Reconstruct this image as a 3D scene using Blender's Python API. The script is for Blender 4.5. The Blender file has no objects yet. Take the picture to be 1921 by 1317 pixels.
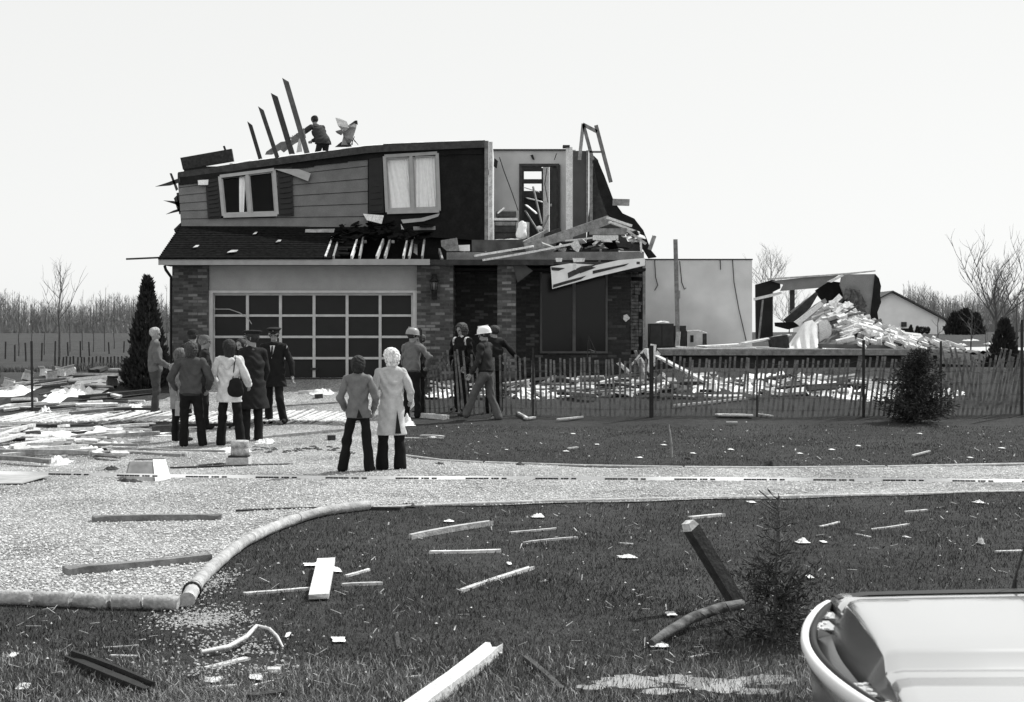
import bpy, math, random
import numpy as np
from mathutils import Vector, Matrix, geometry, noise

random.seed(7)
rng = np.random.default_rng(7)
S = bpy.context.scene
COL = S.collection
R = math.radians

# ------------------------------------------------------------------ camera
F, CX, HZN, HC = 2668.0, 960.5, 625.0, 1.82      # focal length in photo pixels, centre, horizon row, eye height
cam_d = bpy.data.cameras.new("camera")
cam = bpy.data.objects.new("camera", cam_d)
COL.objects.link(cam)
cam.location = (0, 0, HC)
cam.rotation_euler = (R(90), 0, 0)
cam_d.sensor_width = 36.0
cam_d.lens = 36.0 * F / 1921.0
cam_d.shift_y = -(658.5 - HZN) / 1921.0
cam_d.clip_start, cam_d.clip_end = 0.1, 5000
cam_d.dof.use_dof = True
cam_d.dof.focus_distance = 24.0
cam_d.dof.aperture_fstop = 11.0
S.camera = cam

# ------------------------------------------------------------------ light
SUN_AZ, SUN_EL = 52.0, 50.0                       # azimuth to the right of the view direction, elevation
w = bpy.data.worlds.new("World")
S.world = w
w.use_nodes = True
nt = w.node_tree
bg = nt.nodes["Background"]
sky = nt.nodes.new("ShaderNodeTexSky")
sky.sky_type = 'NISHITA'
sky.sun_disc = False
sky.sun_elevation = R(SUN_EL)
sky.sun_rotation = R(SUN_AZ)
sky.dust_density = 1.0
sky.air_density = 1.0
sky.ozone_density = 1.0
bw = nt.nodes.new("ShaderNodeRGBToBW")            # black and white film
nt.links.new(sky.outputs[0], bw.inputs[0])
pw = nt.nodes.new("ShaderNodeMath"); pw.operation = 'POWER'; pw.inputs[1].default_value = 0.12   # a thin white overcast evens the sky out
ml = nt.nodes.new("ShaderNodeMath"); ml.operation = 'MULTIPLY'; ml.inputs[1].default_value = 4.75
nt.links.new(bw.outputs[0], pw.inputs[0]); nt.links.new(pw.outputs[0], ml.inputs[0])
tn = nt.nodes.new("ShaderNodeVectorMath"); tn.operation = 'MULTIPLY'; tn.inputs[1].default_value = (0.992, 1.0, 0.990)   # the print's faint tone
nt.links.new(ml.outputs[0], tn.inputs[0])
nt.links.new(tn.outputs[0], bg.inputs[0])
bg.inputs[1].default_value = 0.12
sd = bpy.data.lights.new("sun", 'SUN')
sd.energy = 3.7
sd.angle = R(0.5)
sd.color = (0.99, 1.0, 0.985)
so = bpy.data.objects.new("sun", sd)
COL.objects.link(so)
sv = Vector((math.sin(R(SUN_AZ)) * math.cos(R(SUN_EL)), math.cos(R(SUN_AZ)) * math.cos(R(SUN_EL)), math.sin(R(SUN_EL))))
so.rotation_euler = (-sv).to_track_quat('-Z', 'Y').to_euler()
so.location = (20, 10, 40)
S.view_settings.view_transform = 'Standard'
S.view_settings.look = 'None'
S.view_settings.exposure = 0.42
S.view_settings.gamma = 1.0
S.render.engine = 'CYCLES'
S.cycles.use_denoising = True
S.cycles.max_bounces = 6
S.cycles.transparent_max_bounces = 12

# ------------------------------------------------------------------ photo to place
def sstep(t):
    t = np.clip(t, 0, 1)
    return t * t * (3 - 2 * t)

def ground(x, y):
    x = np.asarray(x, float); y = np.asarray(y, float)
    u = np.clip((y - 22.5) / 12.0, 0, 1) ** 2.1
    a = sstep((x + 14.0) / 5.0)
    lvl = 0.72 + 0.23 * sstep((x - 1.0) / 4.0)
    z = u * (0.04 + (lvl - 0.04) * a)
    wr = sstep((x / np.maximum(y, 1.0) + 0.12) / 0.2)
    far_r = np.clip((y - 45) * 0.0075, 0, 1.0)
    far_l = np.clip((y - 62) * 0.0125, 0, 1.75)
    z = z + 0.60 * sstep((y - 28.5) / 13.0) * (1 - sstep((y - 43) / 9.0)) * (1 - a)
    z = z + wr * far_r + (1 - wr) * far_l * (1 - 0.55 * a * (y < 60))
    nz = 0.022 * np.sin(x * 1.3 + 0.7 * y) * np.sin(y * 0.9 - x * 0.4) + 0.012 * np.sin(2.9 * x + 1.1) * np.sin(3.3 * y + 0.5 * x)
    return z + nz * np.clip((y - 5) / 3, 0, 1)

def gz(x, y):
    return float(ground(x, y))

def P(px, py, Y):
    return Vector(((px - CX) / F * Y, Y, HC - (py - HZN) / F * Y))

def G(px, py, lift=0.0):
    """point of the ground seen at a photo position"""
    t0, t1 = 3.0, 3.0
    Y = 3.0
    while Y < 600:
        z = HC - (py - HZN) / F * Y
        if z <= gz((px - CX) / F * Y, Y):
            break
        t0 = Y
        Y *= 1.02
    lo, hi = t0, Y
    for _ in range(24):
        m = 0.5 * (lo + hi)
        if HC - (py - HZN) / F * m <= gz((px - CX) / F * m, m): hi = m
        else: lo = m
    x = (px - CX) / F * hi
    return Vector((x, hi, gz(x, hi) + lift))

# ------------------------------------------------------------------ materials
MATS = {}
def nodes_of(m):
    m.use_nodes = True
    return m.node_tree, m.node_tree.nodes["Principled BSDF"]

def mat(name, v, rough=0.8, amp=0.25, scale=6.0, bump=0.0, bscale=60.0, stretch=(1, 1, 1), metal=0.0, spec=0.3, rnd=0.0, detail=4.0):
    """grey material: value v, varied by noise; rnd varies it per object"""
    if name in MATS: return MATS[name]
    m = bpy.data.materials.new(name)
    nt, b = nodes_of(m)
    N, L = nt.nodes, nt.links
    b.inputs["Roughness"].default_value = rough
    b.inputs["Metallic"].default_value = metal
    b.inputs["Specular IOR Level"].default_value = spec
    tc = N.new("ShaderNodeTexCoord")
    mp = N.new("ShaderNodeMapping"); mp.inputs["Scale"].default_value = stretch
    L.new(tc.outputs["Object"], mp.inputs[0])
    no = N.new("ShaderNodeTexNoise"); no.inputs["Scale"].default_value = scale; no.inputs["Detail"].default_value = detail
    L.new(mp.outputs[0], no.inputs["Vector"])
    mr = N.new("ShaderNodeMapRange")
    mr.inputs[1].default_value, mr.inputs[2].default_value = 0.3, 0.7
    mr.inputs[3].default_value, mr.inputs[4].default_value = v * (1 - amp), v * (1 + amp)
    L.new(no.outputs[0], mr.inputs[0])
    out = mr.outputs[0]
    if rnd:
        oi = N.new("ShaderNodeObjectInfo")
        m2 = N.new("ShaderNodeMapRange"); m2.inputs[3].default_value, m2.inputs[4].default_value = 1 - rnd, 1 + rnd
        L.new(oi.outputs["Random"], m2.inputs[0])
        mu = N.new("ShaderNodeMath"); mu.operation = 'MULTIPLY'
        L.new(out, mu.inputs[0]); L.new(m2.outputs[0], mu.inputs[1]); out = mu.outputs[0]
    L.new(out, b.inputs["Base Color"])
    if bump:
        n2 = N.new("ShaderNodeTexNoise"); n2.inputs["Scale"].default_value = bscale; n2.inputs["Detail"].default_value = 5
        L.new(mp.outputs[0], n2.inputs["Vector"])
        bp = N.new("ShaderNodeBump"); bp.inputs["Strength"].default_value = bump; bp.inputs["Distance"].default_value = 0.02
        L.new(n2.outputs[0], bp.inputs["Height"]); L.new(bp.outputs[0], b.inputs["Normal"])
        m3 = N.new("ShaderNodeMapRange"); m3.inputs[1].default_value, m3.inputs[2].default_value = 0.3, 0.7
        m3.inputs[3].default_value, m3.inputs[4].default_value = 0.80, 1.20
        L.new(n2.outputs[0], m3.inputs[0])
        m4 = N.new("ShaderNodeMath"); m4.operation = 'MULTIPLY'
        L.new(out, m4.inputs[0]); L.new(m3.outputs[0], m4.inputs[1]); L.new(m4.outputs[0], b.inputs["Base Color"])
    MATS[name] = m
    return m

def wood(name, v, amp=0.35, rnd=0.25):
    return mat(name, v, 0.75, amp, 9.0, 0.35, 40.0, (1.0, 1.0, 1.0), rnd=rnd, detail=8)

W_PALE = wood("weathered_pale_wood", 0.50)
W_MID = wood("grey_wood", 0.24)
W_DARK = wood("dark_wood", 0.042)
W_WHITE = mat("white_painted_wood", 0.72, 0.6, 0.14, 8, 0.2, 30, rnd=0.12)
PLASTER = mat("white_plaster", 0.68, 0.9, 0.13, 1.4, 0.25, 90)
SIDING = mat("grey_siding", 0.155, 0.7, 0.16, 3.0, 0.15, 60)
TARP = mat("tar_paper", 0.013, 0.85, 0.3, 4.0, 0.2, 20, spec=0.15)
BLACKP = mat("black_paint", 0.016, 0.6, 0.2, 6, spec=0.2)
TRIM = mat("pale_grey_trim", 0.56, 0.6, 0.12, 5)
CREAM = mat("pale_frame_paint", 0.37, 0.6, 0.1, 6)
CLOTHW = mat("white_cloth", 0.84, 0.9, 0.06, 8, 0.2, 150)
PAPER = mat("white_sheet_debris", 0.68, 0.85, 0.16, 6, 0.3, 25, rnd=0.15)
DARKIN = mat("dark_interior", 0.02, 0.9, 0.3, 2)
GREYP = mat("grey_panel", 0.22, 0.7, 0.12, 3, 0.1, 40)
INSUL = mat("insulation_fluff", 0.66, 0.95, 0.22, 14, 0.6, 30, rnd=0.12)
METALD = mat("dark_steel", 0.03, 0.5, 0.3, 20, metal=0.3)
STONE = mat("pale_concrete", 0.46, 0.9, 0.22, 12, 0.4, 60, rnd=0.15)
SHINGLE = mat("dark_shingle", 0.011, 1.0, 0.5, 12, 0.5, 50, spec=0.02)

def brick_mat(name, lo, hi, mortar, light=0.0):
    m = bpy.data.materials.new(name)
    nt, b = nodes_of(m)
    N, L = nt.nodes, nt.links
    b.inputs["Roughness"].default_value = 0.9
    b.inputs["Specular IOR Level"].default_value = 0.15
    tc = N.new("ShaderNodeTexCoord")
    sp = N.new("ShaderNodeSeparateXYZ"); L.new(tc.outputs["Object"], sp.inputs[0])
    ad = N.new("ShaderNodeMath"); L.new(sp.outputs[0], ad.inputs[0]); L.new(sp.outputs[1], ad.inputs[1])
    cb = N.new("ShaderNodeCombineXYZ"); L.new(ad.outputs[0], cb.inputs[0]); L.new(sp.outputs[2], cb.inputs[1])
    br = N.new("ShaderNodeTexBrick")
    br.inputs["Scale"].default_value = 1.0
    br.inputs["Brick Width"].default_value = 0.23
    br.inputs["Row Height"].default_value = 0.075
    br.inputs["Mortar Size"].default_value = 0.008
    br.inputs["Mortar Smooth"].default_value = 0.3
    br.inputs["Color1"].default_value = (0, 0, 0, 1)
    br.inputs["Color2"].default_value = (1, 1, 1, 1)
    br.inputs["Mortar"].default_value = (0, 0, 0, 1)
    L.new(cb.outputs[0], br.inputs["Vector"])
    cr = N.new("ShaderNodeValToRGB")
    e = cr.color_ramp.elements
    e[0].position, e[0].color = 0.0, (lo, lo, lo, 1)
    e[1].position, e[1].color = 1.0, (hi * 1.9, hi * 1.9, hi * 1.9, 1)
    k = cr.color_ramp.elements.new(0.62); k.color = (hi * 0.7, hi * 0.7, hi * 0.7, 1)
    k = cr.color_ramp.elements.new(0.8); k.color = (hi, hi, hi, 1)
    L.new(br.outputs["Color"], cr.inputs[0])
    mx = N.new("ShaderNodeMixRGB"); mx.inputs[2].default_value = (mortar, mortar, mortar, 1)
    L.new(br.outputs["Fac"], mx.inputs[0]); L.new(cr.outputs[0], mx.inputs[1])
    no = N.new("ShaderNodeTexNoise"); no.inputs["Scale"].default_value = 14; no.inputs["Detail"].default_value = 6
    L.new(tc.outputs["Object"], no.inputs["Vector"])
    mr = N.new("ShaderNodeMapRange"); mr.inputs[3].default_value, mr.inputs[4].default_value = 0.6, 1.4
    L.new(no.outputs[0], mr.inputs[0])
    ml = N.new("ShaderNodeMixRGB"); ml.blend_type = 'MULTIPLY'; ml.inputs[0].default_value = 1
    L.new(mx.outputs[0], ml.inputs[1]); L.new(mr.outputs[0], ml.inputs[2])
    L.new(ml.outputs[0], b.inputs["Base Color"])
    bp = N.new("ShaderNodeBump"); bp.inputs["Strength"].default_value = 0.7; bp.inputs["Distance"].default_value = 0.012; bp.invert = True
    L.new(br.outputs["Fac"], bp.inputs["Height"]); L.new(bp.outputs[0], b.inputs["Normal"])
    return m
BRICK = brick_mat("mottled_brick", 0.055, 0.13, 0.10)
BRICKD = brick_mat("shaded_brick", 0.035, 0.06, 0.05)  # brick darkened in colour for the shade under the porch

def glass_mat(name, refl=0.10, tint=0.9):
    m = bpy.data.materials.new(name)
    nt, b = nodes_of(m)
    N, L = nt.nodes, nt.links
    tr = N.new("ShaderNodeBsdfTransparent"); tr.inputs[0].default_value = (tint, tint, tint, 1)
    gl = N.new("ShaderNodeBsdfGlossy"); gl.inputs["Roughness"].default_value = 0.03
    mx = N.new("ShaderNodeMixShader"); mx.inputs[0].default_value = refl
    L.new(tr.outputs[0], mx.inputs[1]); L.new(gl.outputs[0], mx.inputs[2])
    L.new(mx.outputs[0], N["Material Output"].inputs[0])
    return m
GLASS = glass_mat("window_glass", 0.012, 1.0)

# ------------------------------------------------------------------ mesh builder
def link(name, me, m=None, parent=None):
    o = bpy.data.objects.new(name, me)
    COL.objects.link(o)
    if m is not None and len(me.materials) == 0: me.materials.append(m)
    if parent is not None:
        o.parent = parent
        if parent.parent is None:
            o.matrix_parent_inverse = Matrix.Translation(-Vector(parent.location))
    return o

def mesh_np(name, V, Fq, m=None, parent=None, smooth=False, mats=None, mi=None):
    me = bpy.data.meshes.new(name)
    V = np.asarray(V, np.float32); Fq = np.asarray(Fq, np.int32)
    n, k = Fq.shape
    me.vertices.add(len(V)); me.vertices.foreach_set("co", V.ravel())
    me.loops.add(n * k); me.loops.foreach_set("vertex_index", Fq.ravel())
    me.polygons.add(n)
    me.polygons.foreach_set("loop_start", np.arange(0, n * k, k, dtype=np.int32))
    if mats:
        for q in mats: me.materials.append(q)
    if mi is not None: me.polygons.foreach_set("material_index", np.asarray(mi, np.int32))
    if smooth: me.polygons.foreach_set("use_smooth", np.ones(n, bool))
    me.update(calc_edges=True)
    return link(name, me, m, parent)

class MB:
    def __init__(s): s.v, s.f, s.sm = [], [], []
    def add(s, vs, fs, smooth=False):
        o = len(s.v)
        s.v += [tuple(p) for p in vs]
        s.f += [tuple(i + o for i in f) for f in fs]
        s.sm += [smooth] * len(fs)
        return s
    HEX = [(0, 3, 2, 1), (4, 5, 6, 7), (0, 1, 5, 4), (1, 2, 6, 5), (2, 3, 7, 6), (3, 0, 4, 7)]
    def hexa(s, p): return s.add(p, s.HEX)
    def box(s, a, b):
        (x0, y0, z0), (x1, y1, z1) = a, b
        x0, x1 = min(x0, x1), max(x0, x1); y0, y1 = min(y0, y1), max(y0, y1); z0, z1 = min(z0, z1), max(z0, z1)
        return s.hexa([(x0, y0, z0), (x1, y0, z0), (x1, y1, z0), (x0, y1, z0), (x0, y0, z1), (x1, y0, z1), (x1, y1, z1), (x0, y1, z1)])
    def beam(s, a, b, w, t, up=(0, 0, 1), roll=0.0, j=0.0, nseg=1, taper=1.0):
        """board from a to b, w wide, t thick, its thickness along up; j jitters its ends"""
        a, b = Vector(a), Vector(b)
        d = (b - a); L = d.length; d.normalize()
        up = Vector(up)
        sd = d.cross(up)
        if sd.length < 1e-3: sd = d.cross(Vector((0, 1, 0)))
        sd.normalize(); n = sd.cross(d).normalized()
        if roll:
            q = Matrix.Rotation(roll, 3, d); sd = q @ sd; n = q @ n
        rings = []
        for i in range(nseg + 1):
            t_ = i / nseg
            c = a.lerp(b, t_)
            k = 1 + (taper - 1) * t_
            jj = [0, 0, 0, 0]
            if j and i in (0, nseg): jj = [random.uniform(-j, j) for _ in range(4)]
            ws = w * k / 2
            rings.append([c - sd * ws - n * t / 2 + d * jj[0], c + sd * ws - n * t / 2 + d * jj[1], c + sd * ws + n * t / 2 + d * jj[2], c - sd * ws + n * t / 2 + d * jj[3]])
        vs = [p for r in rings for p in r]
        fs = [(3, 2, 1, 0)]
        for i in range(nseg):
            o = 4 * i
            for k in range(4):
                k2 = (k + 1) % 4
                fs.append((o + k, o + k2, o + 4 + k2, o + 4 + k))
        o = 4 * nseg
        fs.append((o, o + 1, o + 2, o + 3))
        return s.add(vs, fs)
    def tube(s, path, rad, n=8, cap=True, smooth=True):
        path = [Vector(p) for p in path]
        rad = rad if isinstance(rad, (list, tuple)) else [rad] * len(path)
        vs, fs = [], []
        ref = Vector((0.13, 0.31, 0.94))
        for i, p in enumerate(path):
            d = (path[min(i + 1, len(path) - 1)] - path[max(i - 1, 0)])
            if d.length < 1e-9: d = Vector((0, 0, 1))
            d.normalize()
            u = d.cross(ref)
            if u.length < 1e-3: u = d.cross(Vector((1, 0, 0)))
            u.normalize(); v = d.cross(u)
            for k in range(n):
                a = 2 * math.pi * k / n
                vs.append(p + (u * math.cos(a) + v * math.sin(a)) * rad[i])
        for i in range(len(path) - 1):
            for k in range(n):
                k2 = (k + 1) % n
                fs.append((i * n + k, i * n + k2, (i + 1) * n + k2, (i + 1) * n + k))
        s.add(vs, fs, smooth)
        if cap:
            s.add(vs[:n], [tuple(range(n))[::-1]])
            s.add(vs[-n:], [tuple(range(n))])
        return s
    def prism(s, poly, off):
        """closed outline of 3-D points, pushed by off"""
        off = Vector(off); n = len(poly)
        a = [Vector(p) for p in poly]
        vs = a + [p + off for p in a]
        fs = [(i, (i + 1) % n, n + (i + 1) % n, n + i) for i in range(n)]
        tri = geometry.tessellate_polygon([a])
        fs += [tuple(t) for t in tri] + [tuple(n + i for i in t[::-1]) for t in tri]
        return s.add(vs, fs)
    def grid(s, fn, nu, nv, smooth=True):
        vs = [fn(i / nu, j / nv) for j in range(nv + 1) for i in range(nu + 1)]
        fs = [(j * (nu + 1) + i, j * (nu + 1) + i + 1, (j + 1) * (nu + 1) + i + 1, (j + 1) * (nu + 1) + i) for j in range(nv) for i in range(nu)]
        return s.add(vs, fs, smooth)
    def lathe(s, prof, c=(0, 0, 0), n=20, sx=1.0, sy=1.0, smooth=True):
        vs, fs = [], []
        for r, z in prof:
            for k in range(n):
                a = 2 * math.pi * k / n
                vs.append((c[0] + r * sx * math.cos(a), c[1] + r * sy * math.sin(a), c[2] + z))
        for i in range(len(prof) - 1):
            for k in range(n):
                k2 = (k + 1) % n
                fs.append((i * n + k, i * n + k2, (i + 1) * n + k2, (i + 1) * n + k))
        return s.add(vs, fs, smooth)
    def build(s, name, m, parent=None, origin=None):
        me = bpy.data.meshes.new(name)
        vs = s.v
        if origin is not None:
            vs = [(p[0] - origin[0], p[1] - origin[1], p[2] - origin[2]) for p in vs]
        me.from_pydata(vs, [], s.f)
        me.polygons.foreach_set("use_smooth", s.sm)
        me.update()
        o = link(name, me, m, parent)
        if origin is not None: o.location = origin
        return o

def tag(o, label=None, cat=None, group=None, kind=None):
    if label: o["label"] = label
    if cat: o["category"] = cat
    if group: o["group"] = group
    if kind: o["kind"] = kind
    return o

def empty(name, loc, label, cat, group=None):
    o = bpy.data.objects.new(name, None)
    COL.objects.link(o)
    o.location = loc
    o.empty_display_size = 0.2
    return tag(o, label, cat, group)

def thing(mb, name, m, label, cat, group=None, origin=None):
    if origin is None:
        a = np.array(mb.v); origin = (float(a[:, 0].mean()), float(a[:, 1].mean()), float(a[:, 2].min()))
    return tag(mb.build(name, m, None, origin), label, cat, group)

def copy_tree(o, parent=None):
    c = o.copy(); COL.objects.link(c)
    if parent is not None: c.parent = parent
    for ch in list(o.children): copy_tree(ch, c)
    return c
# ------------------------------------------------------------------ ground
def ground_material():
    m = bpy.data.materials.new("lawn_and_field")
    nt, b = nodes_of(m)
    N, L = nt.nodes, nt.links
    b.inputs["Roughness"].default_value = 0.95
    b.inputs["Specular IOR Level"].default_value = 0.1
    geo = N.new("ShaderNodeNewGeometry")
    def noise_(scale, det=6):
        n = N.new("ShaderNodeTexNoise"); n.inputs["Scale"].default_value = scale; n.inputs["Detail"].default_value = det
        L.new(geo.outputs["Position"], n.inputs["Vector"]); return n
    n1, n2, n3 = noise_(0.55, 5), noise_(9, 8), noise_(45, 4)
    mr = N.new("ShaderNodeMapRange"); mr.inputs[1].default_value, mr.inputs[2].default_value = 0.3, 0.72
    mr.inputs[3].default_value, mr.inputs[4].default_value = 0.026, 0.078
    mx = N.new("ShaderNodeMath"); mx.operation = 'MULTIPLY_ADD'; mx.inputs[1].default_value = 0.55
    L.new(n2.outputs[0], mx.inputs[0])
    h = N.new("ShaderNodeMath"); h.operation = 'MULTIPLY'; h.inputs[1].default_value = 0.45
    L.new(n1.outputs[0], h.inputs[0]); L.new(h.outputs[0], mx.inputs[2])
    L.new(mx.outputs[0], mr.inputs[0])
    # dry field beyond the lawn: a vertex attribute says how dry the ground is
    at = N.new("ShaderNodeAttribute"); at.attribute_name = "dry"
    fr = N.new("ShaderNodeMapRange"); fr.inputs[1].default_value, fr.inputs[2].default_value = 0.3, 0.7
    fr.inputs[3].default_value, fr.inputs[4].default_value = 0.04, 0.085
    L.new(mx.outputs[0], fr.inputs[0])
    mix = N.new("ShaderNodeMix"); mix.data_type = 'FLOAT'
    ad = N.new("ShaderNodeMath"); ad.operation = 'MULTIPLY_ADD'; ad.inputs[1].default_value = 0.8; ad.use_clamp = True
    sb = N.new("ShaderNodeMath"); sb.operation = 'SUBTRACT'; sb.inputs[1].default_value = 0.5
    L.new(n1.outputs[0], sb.inputs[0]); L.new(sb.outputs[0], ad.inputs[0]); L.new(at.outputs["Fac"], ad.inputs[2])
    mm = N.new("ShaderNodeMath"); mm.operation = 'MULTIPLY'; L.new(ad.outputs[0], mm.inputs[0])
    L.new(at.outputs["Fac"], mm.inputs[1])
    L.new(mm.outputs[0], mix.inputs[0]); L.new(mr.outputs[0], mix.inputs[2]); L.new(fr.outputs[0], mix.inputs[3])
    L.new(mix.outputs[0], b.inputs["Base Color"])
    bp = N.new("ShaderNodeBump"); bp.inputs["Strength"].default_value = 0.9; bp.inputs["Distance"].default_value = 0.05
    L.new(n3.outputs[0], bp.inputs["Height"]); L.new(bp.outputs[0], b.inputs["Normal"])
    return m

def geom_lines(a, b, n, p=1.0):
    return a + (b - a) * np.linspace(0, 1, n) ** p
ys = np.concatenate([np.arange(-6, 5, 1.0), np.arange(5, 20, 0.16), np.arange(20, 46, 0.3), np.arange(46, 110, 2.0), geom_lines(110, 2500, 60, 2.2)])
xs_h = np.concatenate([np.arange(0, 16, 0.22), np.arange(16, 60, 1.5), geom_lines(60, 1500, 50, 2.2)])
xs = np.concatenate([-xs_h[::-1][:-1], xs_h])
GX, GY = np.meshgrid(xs, ys)
GZ = ground(GX, GY)
nx, ny = len(xs), len(ys)
idx = np.arange(nx * ny).reshape(ny, nx)
quads = np.stack([idx[:-1, :-1], idx[:-1, 1:], idx[1:, 1:], idx[1:, :-1]], -1).reshape(-1, 4)
go = mesh_np("ground", np.stack([GX, GY, GZ], -1).reshape(-1, 3), quads, ground_material(), smooth=True)
tag(go, kind="structure")
dry = np.clip((GY - 44) / 10, 0, 1)
dry = np.maximum(dry, sstep((-GX - 9) / 3) * sstep((GY - 27) / 5) * 0.9)
dry = np.maximum(dry, np.clip((8.0 - GY) / 0.8, 0, 0.8))                      # the strip along the road
spill = [G(372, 1160), G(400, 1190), G(440, 1235)]
for q in spill[:0]:
    dry = np.maximum(dry, 0.9 * np.exp(-((GX - q.x) ** 2 + (GY - q.y) ** 2) / 0.12))
a_ = go.data.attributes.new("dry", 'FLOAT', 'POINT')
a_.data.foreach_set("value", dry.ravel().astype(np.float32))

# ------------------------------------------------------------------ gravel drive
def gravel_material():
    m = bpy.data.materials.new("pale_gravel")
    nt, b = nodes_of(m)
    N, L = nt.nodes, nt.links
    b.inputs["Roughness"].default_value = 0.9
    b.inputs["Specular IOR Level"].default_value = 0.2
    geo = N.new("ShaderNodeNewGeometry")
    vo = N.new("ShaderNodeTexVoronoi"); vo.inputs["Scale"].default_value = 36
    L.new(geo.outputs["Position"], vo.inputs["Vector"])
    v2 = N.new("ShaderNodeTexVoronoi"); v2.inputs["Scale"].default_value = 55
    L.new(geo.outputs["Position"], v2.inputs["Vector"])
    n1 = N.new("ShaderNodeTexNoise"); n1.inputs["Scale"].default_value = 0.8; n1.inputs["Detail"].default_value = 6
    L.new(geo.outputs["Position"], n1.inputs["Vector"])
    sp = N.new("ShaderNodeSeparateColor"); L.new(vo.outputs["Color"], sp.inputs[0])
    mr = N.new("ShaderNodeMapRange"); mr.inputs[3].default_value, mr.inputs[4].default_value = 0.28, 0.86
    L.new(sp.outputs[0], mr.inputs[0])
    cr = N.new("ShaderNodeMapRange"); cr.inputs[1].default_value, cr.inputs[2].default_value = 0.3, 0.65
    cr.inputs[3].default_value, cr.inputs[4].default_value = 1.0, 0.52  # gaps between stones darkened in the colour, as if shaded
    L.new(vo.outputs["Distance"], cr.inputs[0])
    mu = N.new("ShaderNodeMath"); mu.operation = 'MULTIPLY'; L.new(mr.outputs[0], mu.inputs[0]); L.new(cr.outputs[0], mu.inputs[1])
    m3 = N.new("ShaderNodeMapRange"); m3.inputs[1].default_value, m3.inputs[2].default_value = 0.3, 0.7
    m3.inputs[3].default_value, m3.inputs[4].default_value = 0.62, 1.22
    L.new(n1.outputs[0], m3.inputs[0])
    m4 = N.new("ShaderNodeMath"); m4.operation = 'MULTIPLY'; L.new(mu.outputs[0], m4.inputs[0]); L.new(m3.outputs[0], m4.inputs[1])
    L.new(m4.outputs[0], b.inputs["Base Color"])
    ad = N.new("ShaderNodeMath"); ad.operation = 'ADD'; L.new(vo.outputs["Distance"], ad.inputs[0]); L.new(v2.outputs["Distance"], ad.inputs[1])
    bp = N.new("ShaderNodeBump"); bp.invert = True; bp.inputs["Strength"].default_value = 1.0; bp.inputs["Distance"].default_value = 0.03
    L.new(ad.outputs[0], bp.inputs["Height"]); L.new(bp.outputs[0], b.inputs["Normal"])
    return m
GRAVEL = gravel_material()

def pip(x, y, poly):
    inside = np.zeros(np.shape(x), bool)
    n = len(poly)
    for i in range(n):
        x0, y0 = poly[i]; x1, y1 = poly[(i + 1) % n]
        c = ((y0 > y) != (y1 > y)) & (x < (x1 - x0) * (y - y0) / ((y1 - y0) if y1 != y0 else 1e-9) + x0)
        inside ^= c
    return inside

def smooth_line(pts, n=6):
    """Catmull-Rom through 2-D points"""
    out = []
    p = [pts[0]] + list(pts) + [pts[-1]]
    for i in range(1, len(p) - 2):
        for k in range(n):
            t = k / n
            a, b, c, d = p[i - 1], p[i], p[i + 1], p[i + 2]
            out.append(tuple(0.5 * ((2 * b[q]) + (-a[q] + c[q]) * t + (2 * a[q] - 5 * b[q] + 4 * c[q] - d[q]) * t * t + (-a[q] + 3 * b[q] - 3 * c[q] + d[q]) * t ** 3) for q in range(2)))
    out.append(tuple(pts[-1]))
    return out

def gp(lst): return [tuple(G(x, y)[:2]) for x, y in lst]
low_edge = smooth_line(gp([(2010, 924), (1700, 931), (1400, 937), (1050, 945), (840, 950), (690, 957), (600, 970), (520, 997), (455, 1030), (400, 1075), (368, 1110), (349, 1141)]))
bottom_edge = gp([(300, 1142), (200, 1139), (100, 1135), (0, 1132), (-140, 1128)])
up_edge = smooth_line(gp([(758, 782), (752, 820), (760, 856), (830, 866), (1000, 873), (1250, 878), (1440, 879), (1700, 876), (2010, 872)]))
garage_y = 34.6
drive_poly = low_edge + bottom_edge + [(-12.0, 14), (-13.0, 22), (-11.2, 27.5), (-9.2, 29.5), (-7.6, 31), (-7.2, garage_y), (-2.1, garage_y), (-2.0, 31)] + up_edge
def in_drive(x, y): return pip(np.asarray(x, float), np.asarray(y, float), drive_poly)

pts2 = [Vector(p) for p in drive_poly]
nb = len(pts2)
gx, gy = np.meshgrid(np.arange(-14, 13, 0.4), np.arange(8.5, 35, 0.4))
gx = gx + rng.uniform(-.1, .1, gx.shape); gy = gy + rng.uniform(-.1, .1, gy.shape)
ins = in_drive(gx, gy)
inner = [Vector((a, b)) for a, b in zip(gx[ins], gy[ins])]
res = geometry.delaunay_2d_cdt(pts2 + inner, [], [list(range(nb))], 1, 1e-5)
DV = np.array([(v.x, v.y, gz(v.x, v.y) + 0.012) for v in res[0]])
mb = MB(); mb.add(DV.tolist(), [tuple(f) for f in res[2]], True)
tag(mb.build("driveway", GRAVEL), kind="structure")

# loose stones that give the drive its relief
def octa_field(name, X, Y, Z, r, m):
    n = len(X)
    base = np.array([(1, 0, 0), (0, 1, 0), (-1, 0, 0), (0, -1, 0), (0, 0, .75), (0, 0, -.4)], np.float32)
    ang = rng.uniform(0, 6.28, n); sq = rng.uniform(.6, 1.3, (n, 1, 3))
    b = base[None] * sq
    c, s_ = np.cos(ang)[:, None], np.sin(ang)[:, None]
    V = np.stack([b[..., 0] * c - b[..., 1] * s_, b[..., 0] * s_ + b[..., 1] * c, b[..., 2]], -1) * r[:, None, None]
    V += np.stack([X, Y, Z], -1)[:, None, :]
    fs = np.array([(0, 1, 4), (1, 2, 4), (2, 3, 4), (3, 0, 4)])
    FF = (fs[None] + (np.arange(n) * 6)[:, None, None]).reshape(-1, 3)
    return mesh_np(name, V.reshape(-1, 3), FF, m)
PEB = mat("pebble", 0.48, 0.9, 0.5, 23.0, detail=2)
n = 90000
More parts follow.
